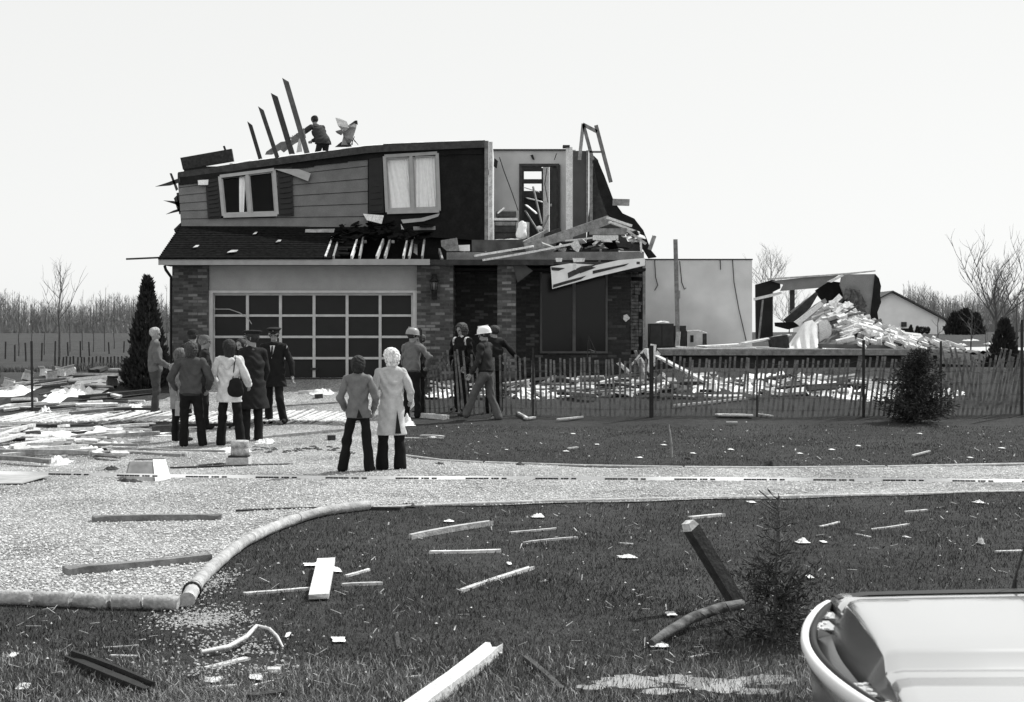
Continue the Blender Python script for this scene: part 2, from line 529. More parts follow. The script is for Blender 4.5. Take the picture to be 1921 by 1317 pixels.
yy = 9 + 26 * rng.random(n) ** 1.9; xx = rng.uniform(-1, 1, n) * (0.37 * yy + 0.5)
k = in_drive(xx, yy)
xx, yy = xx[k], yy[k]
tag(octa_field("gravel", xx, yy, ground(xx, yy) + 0.016, rng.uniform(.006, .015, len(xx)), PEB), kind="stuff")

# road the car stands on
mb = MB()
mb.grid(lambda u, v: (-40 + 80 * u, -5 + 10.4 * v, gz(-40 + 80 * u, -5 + 10.4 * v) + 0.02), 40, 8)
tag(mb.build("road", mat("worn_road", 0.12, 0.9, 0.3, 3, 0.4, 80)), kind="structure")

# puddle in the hollow by the road
def ragged(cx, cy, rx, ry, sd):
    c = G(cx, cy); k = c.y / F; out = []
    for q in range(46):
        a = 2 * math.pi * q / 46
        r_ = 1 + .45 * noise.noise(Vector((math.cos(a) * 1.6 + sd, math.sin(a) * 1.6, sd))) + .35 * noise.noise(Vector((math.cos(a) * 5 + sd, math.sin(a) * 5, 2)))
        out.append((c.x + math.cos(a) * rx * k * r_, c.y + math.sin(a) * ry * r_))
    return out
puds = [ragged(1180, 1281, 62, .13, 1.0), ragged(1275, 1276, 55, .09, 2.3), ragged(1345, 1286, 70, .15, 3.1), ragged(1440, 1277, 48, .09, 4.7), ragged(1240, 1300, 40, .06, 5.2), ragged(1110, 1292, 30, .05, 6.9), ragged(1420, 1301, 45, .06, 7.7)]
def in_pud(x, y):
    r_ = np.zeros(np.shape(x), bool)
    for p_ in puds: r_ |= pip(x, y, p_)
    return r_
WATER = bpy.data.materials.new("still_water")
wn, wb = nodes_of(WATER)
wb.inputs["Base Color"].default_value = (.30, .30, .30, 1); wb.inputs["Roughness"].default_value = 0.06; wb.inputs["Specular IOR Level"].default_value = 1.0
mb = MB()
for q_, p_ in enumerate(puds):
    zz = float(np.mean([gz(*p) for p in p_])) + 0.006 + .0007 * q_
    mb.prism([(a, b, zz) for a, b in p_], (0, 0, -0.08))
tag(mb.build("puddle", WATER), kind="structure")

# pale track across the field
mb = MB()
def trk(u, v):
    x = 12 + 40 * u; y = 57 + 8 * v + 4 * math.sin(u * 3)
    return (x, y, gz(x, y) + 0.03)
mb.grid(trk, 30, 4)
tag(mb.build("track", mat("pale_track", 0.45, 0.9, 0.25, 2)), kind="structure")

# ------------------------------------------------------------------ grass
GRASS = bpy.data.materials.new("grass_blade")
gn, gb = nodes_of(GRASS)
gb.inputs["Roughness"].default_value = 0.7; gb.inputs["Specular IOR Level"].default_value = 0.15
at = gn.nodes.new("ShaderNodeAttribute"); at.attribute_name = "tone"
cmb = gn.nodes.new("ShaderNodeCombineColor")
for i in range(3): gn.links.new(at.outputs["Fac"], cmb.inputs[i])
gn.links.new(cmb.outputs[0], gb.inputs["Base Color"])

def grass_field(name, X, Y, h, wid, tone):
    n = len(X)
    Z = ground(X, Y) - 0.005
    a = rng.uniform(0, 6.28, n); lean = rng.uniform(.1, 1.0, n) * h
    la = rng.uniform(0, 6.28, n)
    bx, by = np.cos(a) * wid / 2, np.sin(a) * wid / 2
    p0 = np.stack([X - bx, Y - by, Z], -1); p1 = np.stack([X + bx, Y + by, Z], -1)
    mx_, my_ = np.cos(la) * lean * .35, np.sin(la) * lean * .35
    p2 = np.stack([X + mx_ + bx * .7, Y + my_ + by * .7, Z + h * .6], -1); p3 = np.stack([X + mx_ - bx * .7, Y + my_ - by * .7, Z + h * .6], -1)
    p4 = np.stack([X + np.cos(la) * lean, Y + np.sin(la) * lean, Z + h * rng.uniform(.75, 1, n)], -1)
    V = np.stack([p0, p1, p2, p3, p4], 1).reshape(-1, 3)
    o = np.arange(n) * 5
    FF = np.concatenate([np.stack([o, o + 1, o + 2], -1), np.stack([o, o + 2, o + 3], -1), np.stack([o + 3, o + 2, o + 4], -1)])
    ob = mesh_np(name, V, FF, GRASS)
    t = ob.data.attributes.new("tone", 'FLOAT', 'POINT')
    t.data.foreach_set("value", np.repeat(tone, 5).astype(np.float32))
    return tag(ob, kind="stuff")

def fbm(x, y, s, seed=0):
    return (np.sin(x * s + 1.3 * seed + 1.7 * np.sin(y * s * .8)) * np.sin(y * s * 1.1 + seed + 1.3 * np.sin(x * s * .7))) * .5 + .5
def vg_h(x, y): return sstep((8.15 - y) / 0.7)
n = 330000
yy = 6.6 + 20 * rng.random(n) ** 2.4
xx = rng.uniform(-1, 1, n) * (0.37 * yy + 0.3)
cl = 0.6 * fbm(xx, yy, 2.3, 1) + 0.4 * fbm(xx, yy, 6.1, 2)
k = ~in_drive(xx, yy) & (rng.random(n) < 0.35 + 0.65 * cl)
pd = in_pud(xx, yy); k &= ~pd | (rng.random(n) < 0.38 + .5 * fbm(xx, yy, 9, 5))
for q in spill: k &= ((xx - q.x) ** 2 + (yy - q.y) ** 2 > 0.09) | (rng.random(n) < .3)
xx, yy, cl = xx[k], yy[k], cl[k]
tone = 0.030 + 0.068 * rng.random(len(xx)) ** 2 + 0.035 * cl
tone *= 0.40 + 0.92 * (0.55 * fbm(xx, yy, 1.1, 7) + 0.45 * fbm(xx, yy, 3.7, 9))
vg = sstep((8.4 - yy) / 0.8) * (0.35 + 0.65 * fbm(xx, yy, 2.1, 3))
dead = rng.random(len(xx)) < 0.06 + 0.85 * vg
tone[dead] = rng.uniform(.14, .46, dead.sum())
hh = (0.012 + 0.024 * rng.random(len(xx)) ** 1.5 + 0.018 * cl) * (1 + 0.5 * vg_h(xx, yy))
grass_field("grass", xx, yy, hh, 0.0032 + 0.0016 * (yy / 7), tone)
n = 2400                                              # straw and splinters strewn in the turf
sy = 6.9 + 19 * rng.random(n) ** 1.5; sx_ = rng.uniform(-1, 1, n) * .37 * sy
k = ~in_drive(sx_, sy) & (rng.random(n) < .15 + .85 * fbm(sx_, sy, 1.7, 11) ** 2)
sx_, sy = sx_[k], sy[k]; n = len(sx_)
sa, sl, sw_ = rng.uniform(0, 3.14, n), rng.uniform(.02, .09, n), rng.uniform(.0015, .0045, n) * (sy / 9)
sz = ground(sx_, sy) + rng.uniform(.012, .035, n); tl = rng.uniform(-.25, .25, n) * sl
dx_, dy_ = np.cos(sa) * sl / 2, np.sin(sa) * sl / 2; ex, ey = -np.sin(sa) * sw_, np.cos(sa) * sw_
SV = np.stack([np.stack([sx_ - dx_ - ex, sy - dy_ - ey, sz - tl], -1), np.stack([sx_ + dx_ - ex, sy + dy_ - ey, sz + tl], -1), np.stack([sx_ + dx_ + ex, sy + dy_ + ey, sz + tl], -1), np.stack([sx_ - dx_ + ex, sy - dy_ + ey, sz - tl], -1)], 1).reshape(-1, 3)
tag(mesh_np("straw", SV, np.arange(n * 4).reshape(-1, 4), mat("straw", .36, .9, .5, 8)), kind="stuff")
# sparse taller weeds beside the heap and around the left field
n = 26000
yy = 29 + 32 * rng.random(n); xx = -0.375 * yy + rng.random(n) * (yy * .16)
k = ~in_drive(xx, yy) & (xx < -9.5) & ((yy > 43) | (xx < -0.36 * yy) & (yy > 38))
xx, yy = xx[k], yy[k]
grass_field("weeds", xx, yy, rng.uniform(.1, .38, len(xx)) * (0.5 + fbm(xx, yy, .5, 4)), np.full(len(xx), .016), rng.uniform(.03, .17, len(xx)))
# ------------------------------------------------------------------ the wrecked house
def X(px, Y): return (px - CX) / F * Y
def Z(py, Y): return HC - (py - HZN) / F * Y
FR = 34.4
house = empty("house", (-1.5, 36.0, 0.7), "wrecked two storey brick and siding house with its roof torn away", "house")
PANEL = mat("painted_hardboard", 0.36, 0.75, 0.10, 3, 0.15, 70)

def yflat(Y): return lambda px, py: Y
def lean(px, py):
    return 36.0 + 0.9 * max(0.0, 1 - (px - 340) / 570.0) * min(1.3, max(0.0, (430 - py) / 95.0))

def pxpoly(mb, poly, yf, thick, off=0.0):
    """outline given in photo positions, set at the depth yf, off metres proud of it, thick metres deep"""
    pts = []
    for a, b in poly:
        Y = yf(a, b) - off
        pts.append(P(a, b, Y))
    return mb.prism(pts, (0, thick, 0))

def pxbox(mb, x0, y0, x1, y1, Y, thick):
    return mb.box((X(x0, Y), Y, Z(y0, Y)), (X(x1, Y), Y + thick, Z(y1, Y)))

def part(mb, name, m, parent=house): return mb.build(name, m, parent)

zt = Z(424, 36.1)
def roofpt_(x, t): return (x, 33.87 + 2.25 * t, Z(486, 33.9) + .02 + (zt - Z(486, 33.9)) * t)
# lower storey -----------------------------------------------------------------
g0 = 0.45
mb = MB(); mb.box((X(323, FR), FR, g0), (X(391, FR), FR + .4, Z(496, FR)))
mb.box((X(323, FR), FR + .4, g0), (X(323, FR) + .25, 43.5, Z(496, FR)))
part(mb, "brick_wall", BRICK)
mb = MB(); mb.box((X(782, FR), FR, g0), (X(850, FR), FR + .5, Z(488, FR)))
mb.box((X(850, FR) - .3, FR + .5, g0), (X(850, FR), FR + 1.5, Z(488, FR)))
part(mb, "brick_wall", BRICK)
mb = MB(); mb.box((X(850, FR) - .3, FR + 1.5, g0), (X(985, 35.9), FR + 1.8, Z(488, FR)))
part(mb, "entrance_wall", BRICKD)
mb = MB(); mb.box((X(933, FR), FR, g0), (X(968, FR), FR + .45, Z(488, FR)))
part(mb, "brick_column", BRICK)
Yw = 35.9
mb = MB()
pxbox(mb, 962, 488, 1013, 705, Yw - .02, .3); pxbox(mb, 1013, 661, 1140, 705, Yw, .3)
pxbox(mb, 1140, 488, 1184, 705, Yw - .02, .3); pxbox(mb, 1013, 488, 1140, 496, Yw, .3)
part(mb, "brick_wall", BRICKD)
mb = MB()
for k in range(34):                                   # ragged end of the front wall, course by course
    z0 = 0.6 + k * 0.088
    if z0 > Z(500, Yw): break
    xx_ = X(1183, Yw) + .002
    end = X(1207 + random.uniform(-9, 5), Yw)
    while xx_ < end - .05:
        L_ = min(random.choice([.2, .2, .1]), end - xx_)
        if random.random() > .08: mb.box((xx_, Yw - .05 + random.uniform(-.02, .03), z0), (xx_ + L_ - .01, Yw + .25 + random.uniform(-.15, 0), z0 + .075))
        xx_ += L_
part(mb, "broken_brick_end", mat("loose_brick", 0.10, 0.9, 0.7, 7.0, 0.4, 50))
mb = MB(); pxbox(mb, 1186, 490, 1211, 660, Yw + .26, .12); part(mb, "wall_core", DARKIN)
mb = MB(); pxbox(mb, 1206, 492, 1211, 655, Yw - .06, .08); part(mb, "corner_stud", W_MID)
mb = MB(); mb.box((X(1211, Yw) - .2, Yw + .4, g0), (X(1211, Yw), 42, Z(500, Yw))); part(mb, "end_wall", W_MID)
# picture window
win = MB()
for a in ((1013, 496, 1017, 663), (1136, 496, 1140, 663), (1013, 659, 1140, 663), (1074, 498, 1080, 659)):
    pxbox(win, *a, Yw - .05 - (0.004 if a[0] == 1013 and a[2] == 1140 else 0), .12)
wino = part(win, "window", mat("dark_window_frame", 0.10, 0.6, 0.2, 5))
for a_, b_ in ((1017, 1074), (1080, 1136)):
    mb = MB(); pxbox(mb, a_, 498, b_, 659, Yw + .03, .01); part(mb, "pane", mat("dark_glass", 0.010, 0.12, 0.1, 2, spec=0.25), wino)
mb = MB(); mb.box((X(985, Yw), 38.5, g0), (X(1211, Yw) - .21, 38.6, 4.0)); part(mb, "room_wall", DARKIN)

mb = MB(); mb.prism([P(1170, 592, Yw - .06), P(1176, 590, Yw - .06), P(1182, 597, Yw - .06), P(1174, 604, Yw - .06), P(1169, 599, Yw - .06)], (0, .012, .01)); part(mb, "torn_paper", W_WHITE)
# garage front
mb = MB(); pxbox(mb, 391, 518, 782, 545, FR + .10, .08); pxbox(mb, 391, 494, 782, 519, FR + .085, .01); part(mb, "header_panel", PANEL)
mb = MB()
pxbox(mb, 391, 545, 399, 714, FR + .05, .16); pxbox(mb, 775, 545, 782, 714, FR + .05, .16); pxbox(mb, 399, 545, 775, 549.5, FR + .05, .16)
part(mb, "door_frame", TRIM)
gd = MB(); Yd = FR + .2
pxbox(gd, 399, 549, 775, 714, Yd + .05, .05)
gdo = part(gd, "garage_door", mat("dark_door_panel", 0.013, 0.5, 0.15, 3))
mb = MB()
cols = [400, 464, 526, 589, 651, 713, 774]
rows = [552, 592, 632, 672, 711]
for c in cols: pxbox(mb, c - 2.6, 549.5, c + 2.6, 713, Yd, .05)
for r_ in rows:
    for i in range(6): pxbox(mb, cols[i] + 2.7, r_ - 2.2, cols[i + 1] - 2.7, r_ + 2.2, Yd + .004, .046)
part(mb, "door_rails", TRIM, gdo)
mb = MB(); pxbox(mb, 582, 690, 596, 694, Yd - .04, .03); part(mb, "handle", METALD, gdo)
mb = MB()
mb.tube([P(403, 580, FR), P(430, 580, FR - .06), P(450, 587, FR - .1), P(466, 598, FR - .12), P(472, 608, FR - .1)], .012); part(mb, "torn_weatherstrip", CREAM)
# sill under the door
mb = MB(); mb.box((X(391, FR), FR - .02, .4), (X(782, FR), FR + .35, .735)); part(mb, "door_sill", mat("dark_sill", 0.05))
# lantern on the pier
lan = MB(); Yl = FR - .02
lan.box((X(810, FR), FR - .06, Z(562, FR)), (X(820, FR), FR - .003, Z(514, FR)))
lo = part(lan, "lantern", BLACKP)
mb = MB(); mb.lathe([(.0, .36), (.03, .33), (.10, .26), (.12, .22), (.085, .2)], (X(815, FR), FR - .18, Z(545, FR)), 8); mb.lathe([(.03, -.12), (.06, -.04), (.07, 0.0), (.0, -.16)], (X(815, FR), FR - .18, Z(545, FR)), 8)
for k in range(6):
    a = k * math.pi / 3; mb.beam((X(815, FR) + .07 * math.cos(a), FR - .18 + .07 * math.sin(a), Z(545, FR)), (X(815, FR) + .1 * math.cos(a), FR - .18 + .1 * math.sin(a), Z(545, FR) + .21), .012, .012)
part(mb, "lantern_cage", BLACKP, lo)
mb = MB(); mb.lathe([(.02, 0), (.06, 0.01), (.085, .19), (.02, .2)], (X(815, FR), FR - .18, Z(545, FR)), 8); part(mb, "lantern_glass", mat("frosted_glass", 0.12, 0.4), lo)

for a in ((372, 470, 380, 474), (440, 479, 456, 483), (520, 460, 528, 462), (470, 445, 476, 447)):
    t_ = (486 - a[1]) / 62.0; c_ = Vector(roofpt_(X(a[0], 35), t_)); d_ = (a[2] - a[0]) / 76.0
    mb = MB(); mb.prism([c_ + Vector((0, -.05, .03)), c_ + Vector((d_, -.03, .05)), c_ + Vector((d_ * 1.1, .12, .10)), c_ + Vector((d_ * .3, .16, .10))], (0, 0, .012)); part(mb, "torn_shingle", W_PALE)
# eave ----------------------------------------------------------------------
YE = 33.9
mb = MB(); mb.box((X(297, YE), YE, Z(497, YE)), (X(806, YE), YE + .04, Z(486, YE))); part(mb, "fascia", CREAM)
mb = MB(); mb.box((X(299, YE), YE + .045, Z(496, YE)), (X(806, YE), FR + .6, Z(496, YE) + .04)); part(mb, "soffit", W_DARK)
mb = MB(); mb.tube([P(309, 499, YE + .1), P(311, 506, YE + .15), P(321, 520, FR + .1), P(321, 560, FR + .1), P(321, 705, FR + .1)], .035); part(mb, "downpipe", METALD)
# lower roof
zt = Z(424, 36.1)
def roofpt(x, t): return (x, YE - .03 + (36.15 - YE) * t, Z(486, YE) + .02 + (zt - Z(486, YE)) * t)
mb = MB()
rows_ = 18
xr = [X(618, YE) + random.uniform(-.05, .5) + .7 * (k / rows_) ** 1.2 for k in range(rows_ + 1)]
for k in range(rows_):
    t0, t1 = k / rows_, (k + 1) / rows_
    a, b = Vector(roofpt(X(297, YE), t0)), Vector(roofpt(xr[k], t0))
    c, d = Vector(roofpt(xr[k] + random.uniform(-.1, .1), t1)), Vector(roofpt(X(300, YE) + .12 * t1, t1))
    up = Vector((0, 0, .014 + .006 * random.random())); dn = Vector((0, 0, -.03))
    mb.hexa([a + dn, b + dn, c + dn, d + dn, a + up, b + up, c + up * .2, d + up * .2])
# right side upper strip of roof that survives above the hole
for k in range(12, rows_):
    t0, t1 = k / rows_, (k + 1) / rows_
    xa, xb = xr[k] + .004, X(700 + random.uniform(-10, 12), 36)
    if xb - xa < .1: continue
    a, b, c, d = Vector(roofpt(xa, t0)), Vector(roofpt(xb, t0)), Vector(roofpt(xb, t1)), Vector(roofpt(xa, t1))
    mb.hexa([a + dn, b + dn, c + dn, d + dn, a + up, b + up, c + up * .2, d + up * .2])
part(mb, "lower_roof", SHINGLE)
for px in (612, 622, 661, 672, 709, 720, 757, 768, 790):
    mb = MB(); x_ = X(px, YE)
    mb.beam(Vector(roofpt(x_ + random.uniform(-.05, .05), .02)) + Vector((0, 0, -.02)), Vector(roofpt(x_ + random.uniform(-.02, .05), random.uniform(.5, .62))) + Vector((0, 0, -.02)), .04, .13)
    part(mb, "rafter", W_PALE if px in (612, 661, 709, 757) else W_MID)
for px in (675, 729, 765): 
    mb = MB(); x_ = X(px, YE); c = Vector(roofpt(x_, .5)); mb.box((x_ - .02, c.y - .05, c.z - .05), (x_ + .05, c.y + .05, c.z + .02)); part(mb, "rafter_block", W_MID)
mb = MB()
for k in range(60):                                   # torn shingles hanging over the upper half of the hole
    px = random.uniform(622, 792); t = random.uniform(.5, .98); c = Vector(roofpt(X(px, 35.4), t)) + Vector((0, -.05, .05))
    mb.beam(c, c + Vector((random.uniform(-.1, .35), random.uniform(-.25, .1), random.uniform(-.14, .08))), random.uniform(.1, .3), .012, (random.gauss(0, .4), -.4, 1), 0, .05, 2)
part(mb, "shingle_tile", SHINGLE)
# garage ceiling under the rafters, the void's shade put into its colour
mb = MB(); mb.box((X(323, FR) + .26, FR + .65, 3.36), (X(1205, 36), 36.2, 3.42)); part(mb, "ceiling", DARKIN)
mb = MB(); mb.box((X(326, FR) + .26, 36.2, 3.36), (X(912, 36), 36.3, zt)); part(mb, "inner_wall", TARP)  # black colour stands for the unlit space behind the rafters

# upper storey wall -----------------------------------------------------------
def top_line(px): return np.interp(px, [335, 480, 700, 905], [323, 301, 272, 263])
def base_line(px): return np.interp(px, [340, 690, 912], [425, 429, 450])
def sid_y(px, v): return base_line(px) + (top_line(px) + 14 - base_line(px)) * v
def lap(mb, pa, pb, v0, v1):
    n_ = 6
    xs_ = np.linspace(pa, pb, n_ + 1)
    for i in range(n_):
        a, b = xs_[i], xs_[i + 1]
        q = [(a, sid_y(a, v0), .035), (b, sid_y(b, v0), .035), (b, sid_y(b, v1), .012), (a, sid_y(a, v1), .012)]
        fr = [P(x_, y_, lean(x_, y_) - o) for x_, y_, o in q]
        bk = [p + Vector((0, .05 + q[i2][2], 0)) for i2, p in enumerate(fr)]
        mb.hexa([fr[0], fr[1], bk[1], bk[0], fr[3], fr[2], bk[2], bk[3]])
mb = MB()
nl = 6
for k in range(nl):
    v0, v1 = k / nl, (k + 1) / nl - .008
    if k == 0: lap(mb, 340, 690, v0, v1)
    else:
        lap(mb, 340 - k * 1.1, 415 - k, v0, v1); lap(mb, 517, 690, v0, v1)
part(mb, "siding_wall", SIDING)
mb = MB()
cl = [P(340, 425, lean(340, 425)), P(333, 330, lean(333, 330)), Vector(P(333, 330, lean(333, 330))) + Vector((.3, 6.5, .1)), Vector(P(340, 425, 36)) + Vector((0, 7, 0))]
mb.prism(cl, (.12, 0, 0)); part(mb, "side_wall", W_DARK)
# dark frieze band under the edge
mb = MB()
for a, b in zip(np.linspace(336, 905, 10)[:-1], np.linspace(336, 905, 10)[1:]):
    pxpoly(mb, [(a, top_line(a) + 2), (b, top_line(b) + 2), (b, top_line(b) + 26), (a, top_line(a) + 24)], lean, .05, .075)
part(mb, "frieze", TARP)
# tar papered wall with the right window hole
mb = MB()
pxpoly(mb, [(690, 290), (719, 288), (724, 432), (690, 430)], lean, .08, .02)
pxpoly(mb, [(719, 270), (822, 266), (822, 286), (719, 292)], lean, .08, .022)
pxpoly(mb, [(822, 266), (910, 263), (912, 452), (824, 446)], lean, .08, .02)
pxpoly(mb, [(724, 398), (824, 396), (824, 446), (724, 440)], lean, .08, .022)
part(mb, "tar_paper_wall", TARP)
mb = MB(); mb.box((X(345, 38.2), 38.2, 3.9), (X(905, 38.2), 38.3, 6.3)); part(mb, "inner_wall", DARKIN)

def bar(mb, a, b, wpx, yf, off, th):
    (x0, y0), (x1, y1) = a, b
    if abs(x1 - x0) > abs(y1 - y0): q = [(x0, y0 - wpx / 2), (x1, y1 - wpx / 2), (x1, y1 + wpx / 2), (x0, y0 + wpx / 2)]
    else: q = [(x0 - wpx / 2, y0), (x0 + wpx / 2, y0), (x1 + wpx / 2, y1), (x1 - wpx / 2, y1)]
    return pxpoly(mb, q, yf, th, off)

CURT = mat("sheer_curtain", 0.88, 0.9, 0.05, 10)
def upper_window(c, curtains):
    (tl, tr, br, bl) = c
    mid = lambda p, q, t: (p[0] + (q[0] - p[0]) * t, p[1] + (q[1] - p[1]) * t)
    mb = MB()
    bar(mb, tl, bl, 6, lean, .10, .14); bar(mb, tr, br, 6, lean, .10, .14)
    bar(mb, tl, tr, 6, lean, .103, .14); bar(mb, bl, br, 7, lean, .103, .14)
    wo = part(mb, "window", CREAM)
    for k, (a, b) in enumerate(((0.03, .47), (.53, .97))):
        mb = MB()
        p = [mid(mid(tl, tr, a), mid(bl, br, a), .04), mid(mid(tl, tr, b), mid(bl, br, b), .04), mid(mid(tl, tr, b), mid(bl, br, b), .95), mid(mid(tl, tr, a), mid(bl, br, a), .95)]
        q = [(p[0][0] + 2, p[0][1] + 2), (p[1][0] - 2, p[1][1] + 2), (p[2][0] - 2, p[2][1] - 2), (p[3][0] + 2, p[3][1] - 2)]
        bar(mb, p[0], p[3], 4.5, lean, .06, .06); bar(mb, p[1], p[2], 4.5, lean, .06, .06); bar(mb, p[0], p[1], 4.5, lean, .063, .06); bar(mb, p[3], p[2], 4.5, lean, .063, .06)
        so_ = part(mb, "sash", CREAM, wo)
    mb = MB(); bar(mb, mid(tl, tr, .5), mid(bl, br, .5), 6, lean, .096, .12); part(mb, "mullion", CREAM, wo)
    mb = MB(); q_ = [mid(tl, br, .04), mid(tr, bl, .04), mid(br, tl, .04), mid(bl, tr, .04)]; mb.add([P(a, b, lean(a, b) - .035) for a, b in q_], [(0, 1, 2, 3)]); part(mb, "pane", GLASS, wo)
    for (u0, u1, ub0, ub1, seed) in curtains:
        mb = MB()
        def cfn(u, v):
            a = u0 + (u1 - u0) * u; b = ub0 + (ub1 - ub0) * u
            s_ = v ** 0.8
            f_ = a + (b - a) * s_
            px, py = mid(mid(tl, tr, f_), mid(bl, br, f_), .05 + .93 * v)
            yy_ = lean(px, py) + .022 + .017 * math.sin(u * 24 + seed + 2 * math.sin(v * 3 + seed)) * (.4 + .6 * v)
            return P(px, py, yy_)
        mb.grid(cfn, 60, 12)
        part(mb, "curtain", CURT, wo)
    return wo
upper_window([(412, 331), (514, 318), (520, 402), (419, 405)], [(.36, .50, .30, .38, 1), (.40, .44, .33, .36, 4)])
upper_window([(721, 293), (820, 287), (824, 395), (726, 398)], [(.02, .30, .02, .48, 2), (.28, .49, .44, .49, 3), (.52, .76, .52, .80, 5), (.74, .98, .78, .98, 7)])
SHUT = mat("dark_shutter", 0.014, 0.6, 0.2, 5)
for q in ([(385, 338), (409, 334), (415, 407), (390, 409)], [(521, 317), (547, 313), (551, 404), (523, 405)], [(692, 298), (717, 295), (720, 399), (692, 401)]):
    mb = MB(); pxpoly(mb, q, lean, .04, .085)
    for k in range(9):
        t = (k + .5) / 9
        a = (q[0][0] + (q[3][0] - q[0][0]) * t + 3, q[0][1] + (q[3][1] - q[0][1]) * t); b = (q[1][0] + (q[2][0] - q[1][0]) * t - 3, q[1][1] + (q[2][1] - q[1][1]) * t)
        bar(mb, a, b, 3.5, lean, .10, .02)
    part(mb, "shutter", SHUT)
for nm, q, m_, o in (("torn_flashing", [(514, 317), (560, 317), (583, 325), (578, 340), (545, 327)], CREAM, .13), ("torn_flashing", [(371, 338), (391, 337), (390, 347), (372, 347)], W_WHITE, .13),
                  ("torn_flashing", [(681, 401), (720, 404), (716, 420), (688, 413)], W_WHITE, .13), ("torn_flashing", [(752, 412), (790, 409), (825, 400), (822, 406), (795, 415), (756, 419)], CREAM, .13),
                  ("torn_flashing", [(775, 425), (817, 424), (817, 431), (776, 432)], W_MID, .09), ("torn_flashing", [(573, 430), (628, 429), (626, 436), (572, 436)], W_PALE, .5),
                  ("torn_flashing", [(752, 420), (759, 432), (757, 446), (754, 440)], W_WHITE, .2), ("torn_shingle", [(712, 442), (722, 432), (760, 430), (782, 448), (770, 458), (757, 446), (740, 448)], SHINGLE, .4),
                  ("torn_flashing", [(777, 444), (783, 457), (783, 479), (776, 474)], W_WHITE, .9)):
    mb = MB(); pxpoly(mb, q, lean, .012, o); part(mb, nm, m_)
# attic deck, its edge boards
def deckpt(px, t, dz):
    y0 = lean(px, top_line(px)) - .12
    a = P(px, top_line(px), y0)
    return Vector((a.x, y0 + (43.2 - y0) * t, a.z + dz))
mb = MB(); xs_ = np.linspace(334, 909, 14)
for a, b in zip(xs_[:-1], xs_[1:]):
    mb.hexa([deckpt(a, 0, -.07), deckpt(b, 0, -.07), deckpt(b, 1, -.07), deckpt(a, 1, -.07), deckpt(a, 0, 0), deckpt(b, 0, 0), deckpt(b, 1, 0), deckpt(a, 1, 0)])
part(mb, "attic_deck", W_DARK)
mb = MB()
for a, b in zip(xs_[:-1], xs_[1:]):
    p0, p1 = deckpt(a, 0, -.09), deckpt(b, 0, -.09)
    mb.hexa([p0 + Vector((0, -.05, -.10)), p1 + Vector((0, -.05, -.10)), p1 + Vector((0, -.003, -.10)), p0 + Vector((0, -.003, -.10)), p0 + Vector((0, -.05, .06)), p1 + Vector((0, -.05, .06)), p1 + Vector((0, -.003, .06)), p0 + Vector((0, -.003, .06))])
part(mb, "edge_board", W_DARK)
mb = MB()
pth = [deckpt(px, .07, .02 + .04 * random.random()) for px in np.linspace(425, 905, 50)]
mb.tube(pth, [.03 + .03 * random.random() * (1 if i < 25 else .2) for i in range(50)], 6); part(mb, "insulation_edge", mat("white_batt", 0.85, 0.95, 0.08, 14))
# right end boards of the wall
mb = MB(); pxbox(mb, 909, 264, 916.5, 452, 35.94, .1); part(mb, "end_board", W_MID)
mb = MB(); pxbox(mb, 917.2, 266, 924, 452, 35.96, .1); part(mb, "end_board", W_PALE)
mb = MB(); mb.box((X(924, 36) - .08, 36.07, 4.0), (X(924, 36), 39.5, Z(270, 36))); part(mb, "partition", PLASTER)

# upper room open to the sky
YB = 39.5
mb = MB()
pxbox(mb, 920, 281, 974, 470, YB, .12); pxbox(mb, 1049, 281, 1080, 470, YB, .12); pxbox(mb, 974, 281, 1049, 308, YB, .12)
part(mb, "room_wall", mat("room_plaster", 0.5, 0.9, 0.14, 1.6, 0.2, 80))
mb = MB(); pxbox(mb, 921, 279.5, 1062, 282.5, YB - .05, .22); part(mb, "top_plate", W_DARK)
mb = MB()
pxbox(mb, 974, 307, 979, 455, YB - .04, .2); pxbox(mb, 1044, 312, 1049, 455, YB - .04, .2); pxbox(mb, 979, 307, 1049, 312, YB - .04, .2)
part(mb, "door_frame", W_DARK)
mb = MB(); mb.prism([P(1031, 314, YB + .3), P(1049, 309, YB - .08), P(1049, 452, YB - .08), P(1031, 446, YB + .3)], (.035, .02, 0)); dr_ = part(mb, "door", mat("brown_door", 0.045, 0.5, 0.3, 6))
mb = MB(); mb.lathe([(0, .05), (.03, .03), (.03, -.03), (0, -.05)], P(1034, 385, YB + .1), 10); part(mb, "handle", CREAM, dr_)
mb = MB(); pxbox(mb, 1019, 312, 1030, 450, YB + .4, .1); part(mb, "jamb", W_WHITE)
Y2 = 42.3
mb = MB()
for a in ((974, 310, 983, 470), (1016, 315, 1020, 470), (983, 309, 1016, 321), (983, 336, 1016, 344), (983, 358, 1016, 372)): pxbox(mb, *a, Y2, .1)
pxbox(mb, 983, 372, 1016, 470, Y2 + .15, .1)
part(mb, "far_frame", W_DARK)
for a, b in (((985, 352), (1012, 360)), ((990, 372), (1015, 378)), ((986, 384), (1006, 400))):
    mb = MB(); mb.beam(P(*a, 41.8), P(*b, 41.5), .09, .03, j=.05); part(mb, "fallen_lath", W_WHITE)
for a, b in (((985, 395), (1020, 450)), ((1000, 350), (1016, 420))):
    mb = MB(); mb.beam(P(*a, 41.2), P(*b, 41.0), .05, .04); part(mb, "fallen_lath", W_MID)
mb = MB(); pxbox(mb, 1062, 276, 1074, 436, 36.4, .14); po_ = part(mb, "post", W_WHITE)
mb = MB(); pxbox(mb, 1056, 272, 1069, 276.5, 36.36, .22); part(mb, "cap", W_DARK, po_)
mb = MB(); pxbox(mb, 1075, 283, 1100, 458, 38.0, .1); part(mb, "room_wall", mat("dark_panelling", 0.085, 0.7, 0.15, 3))
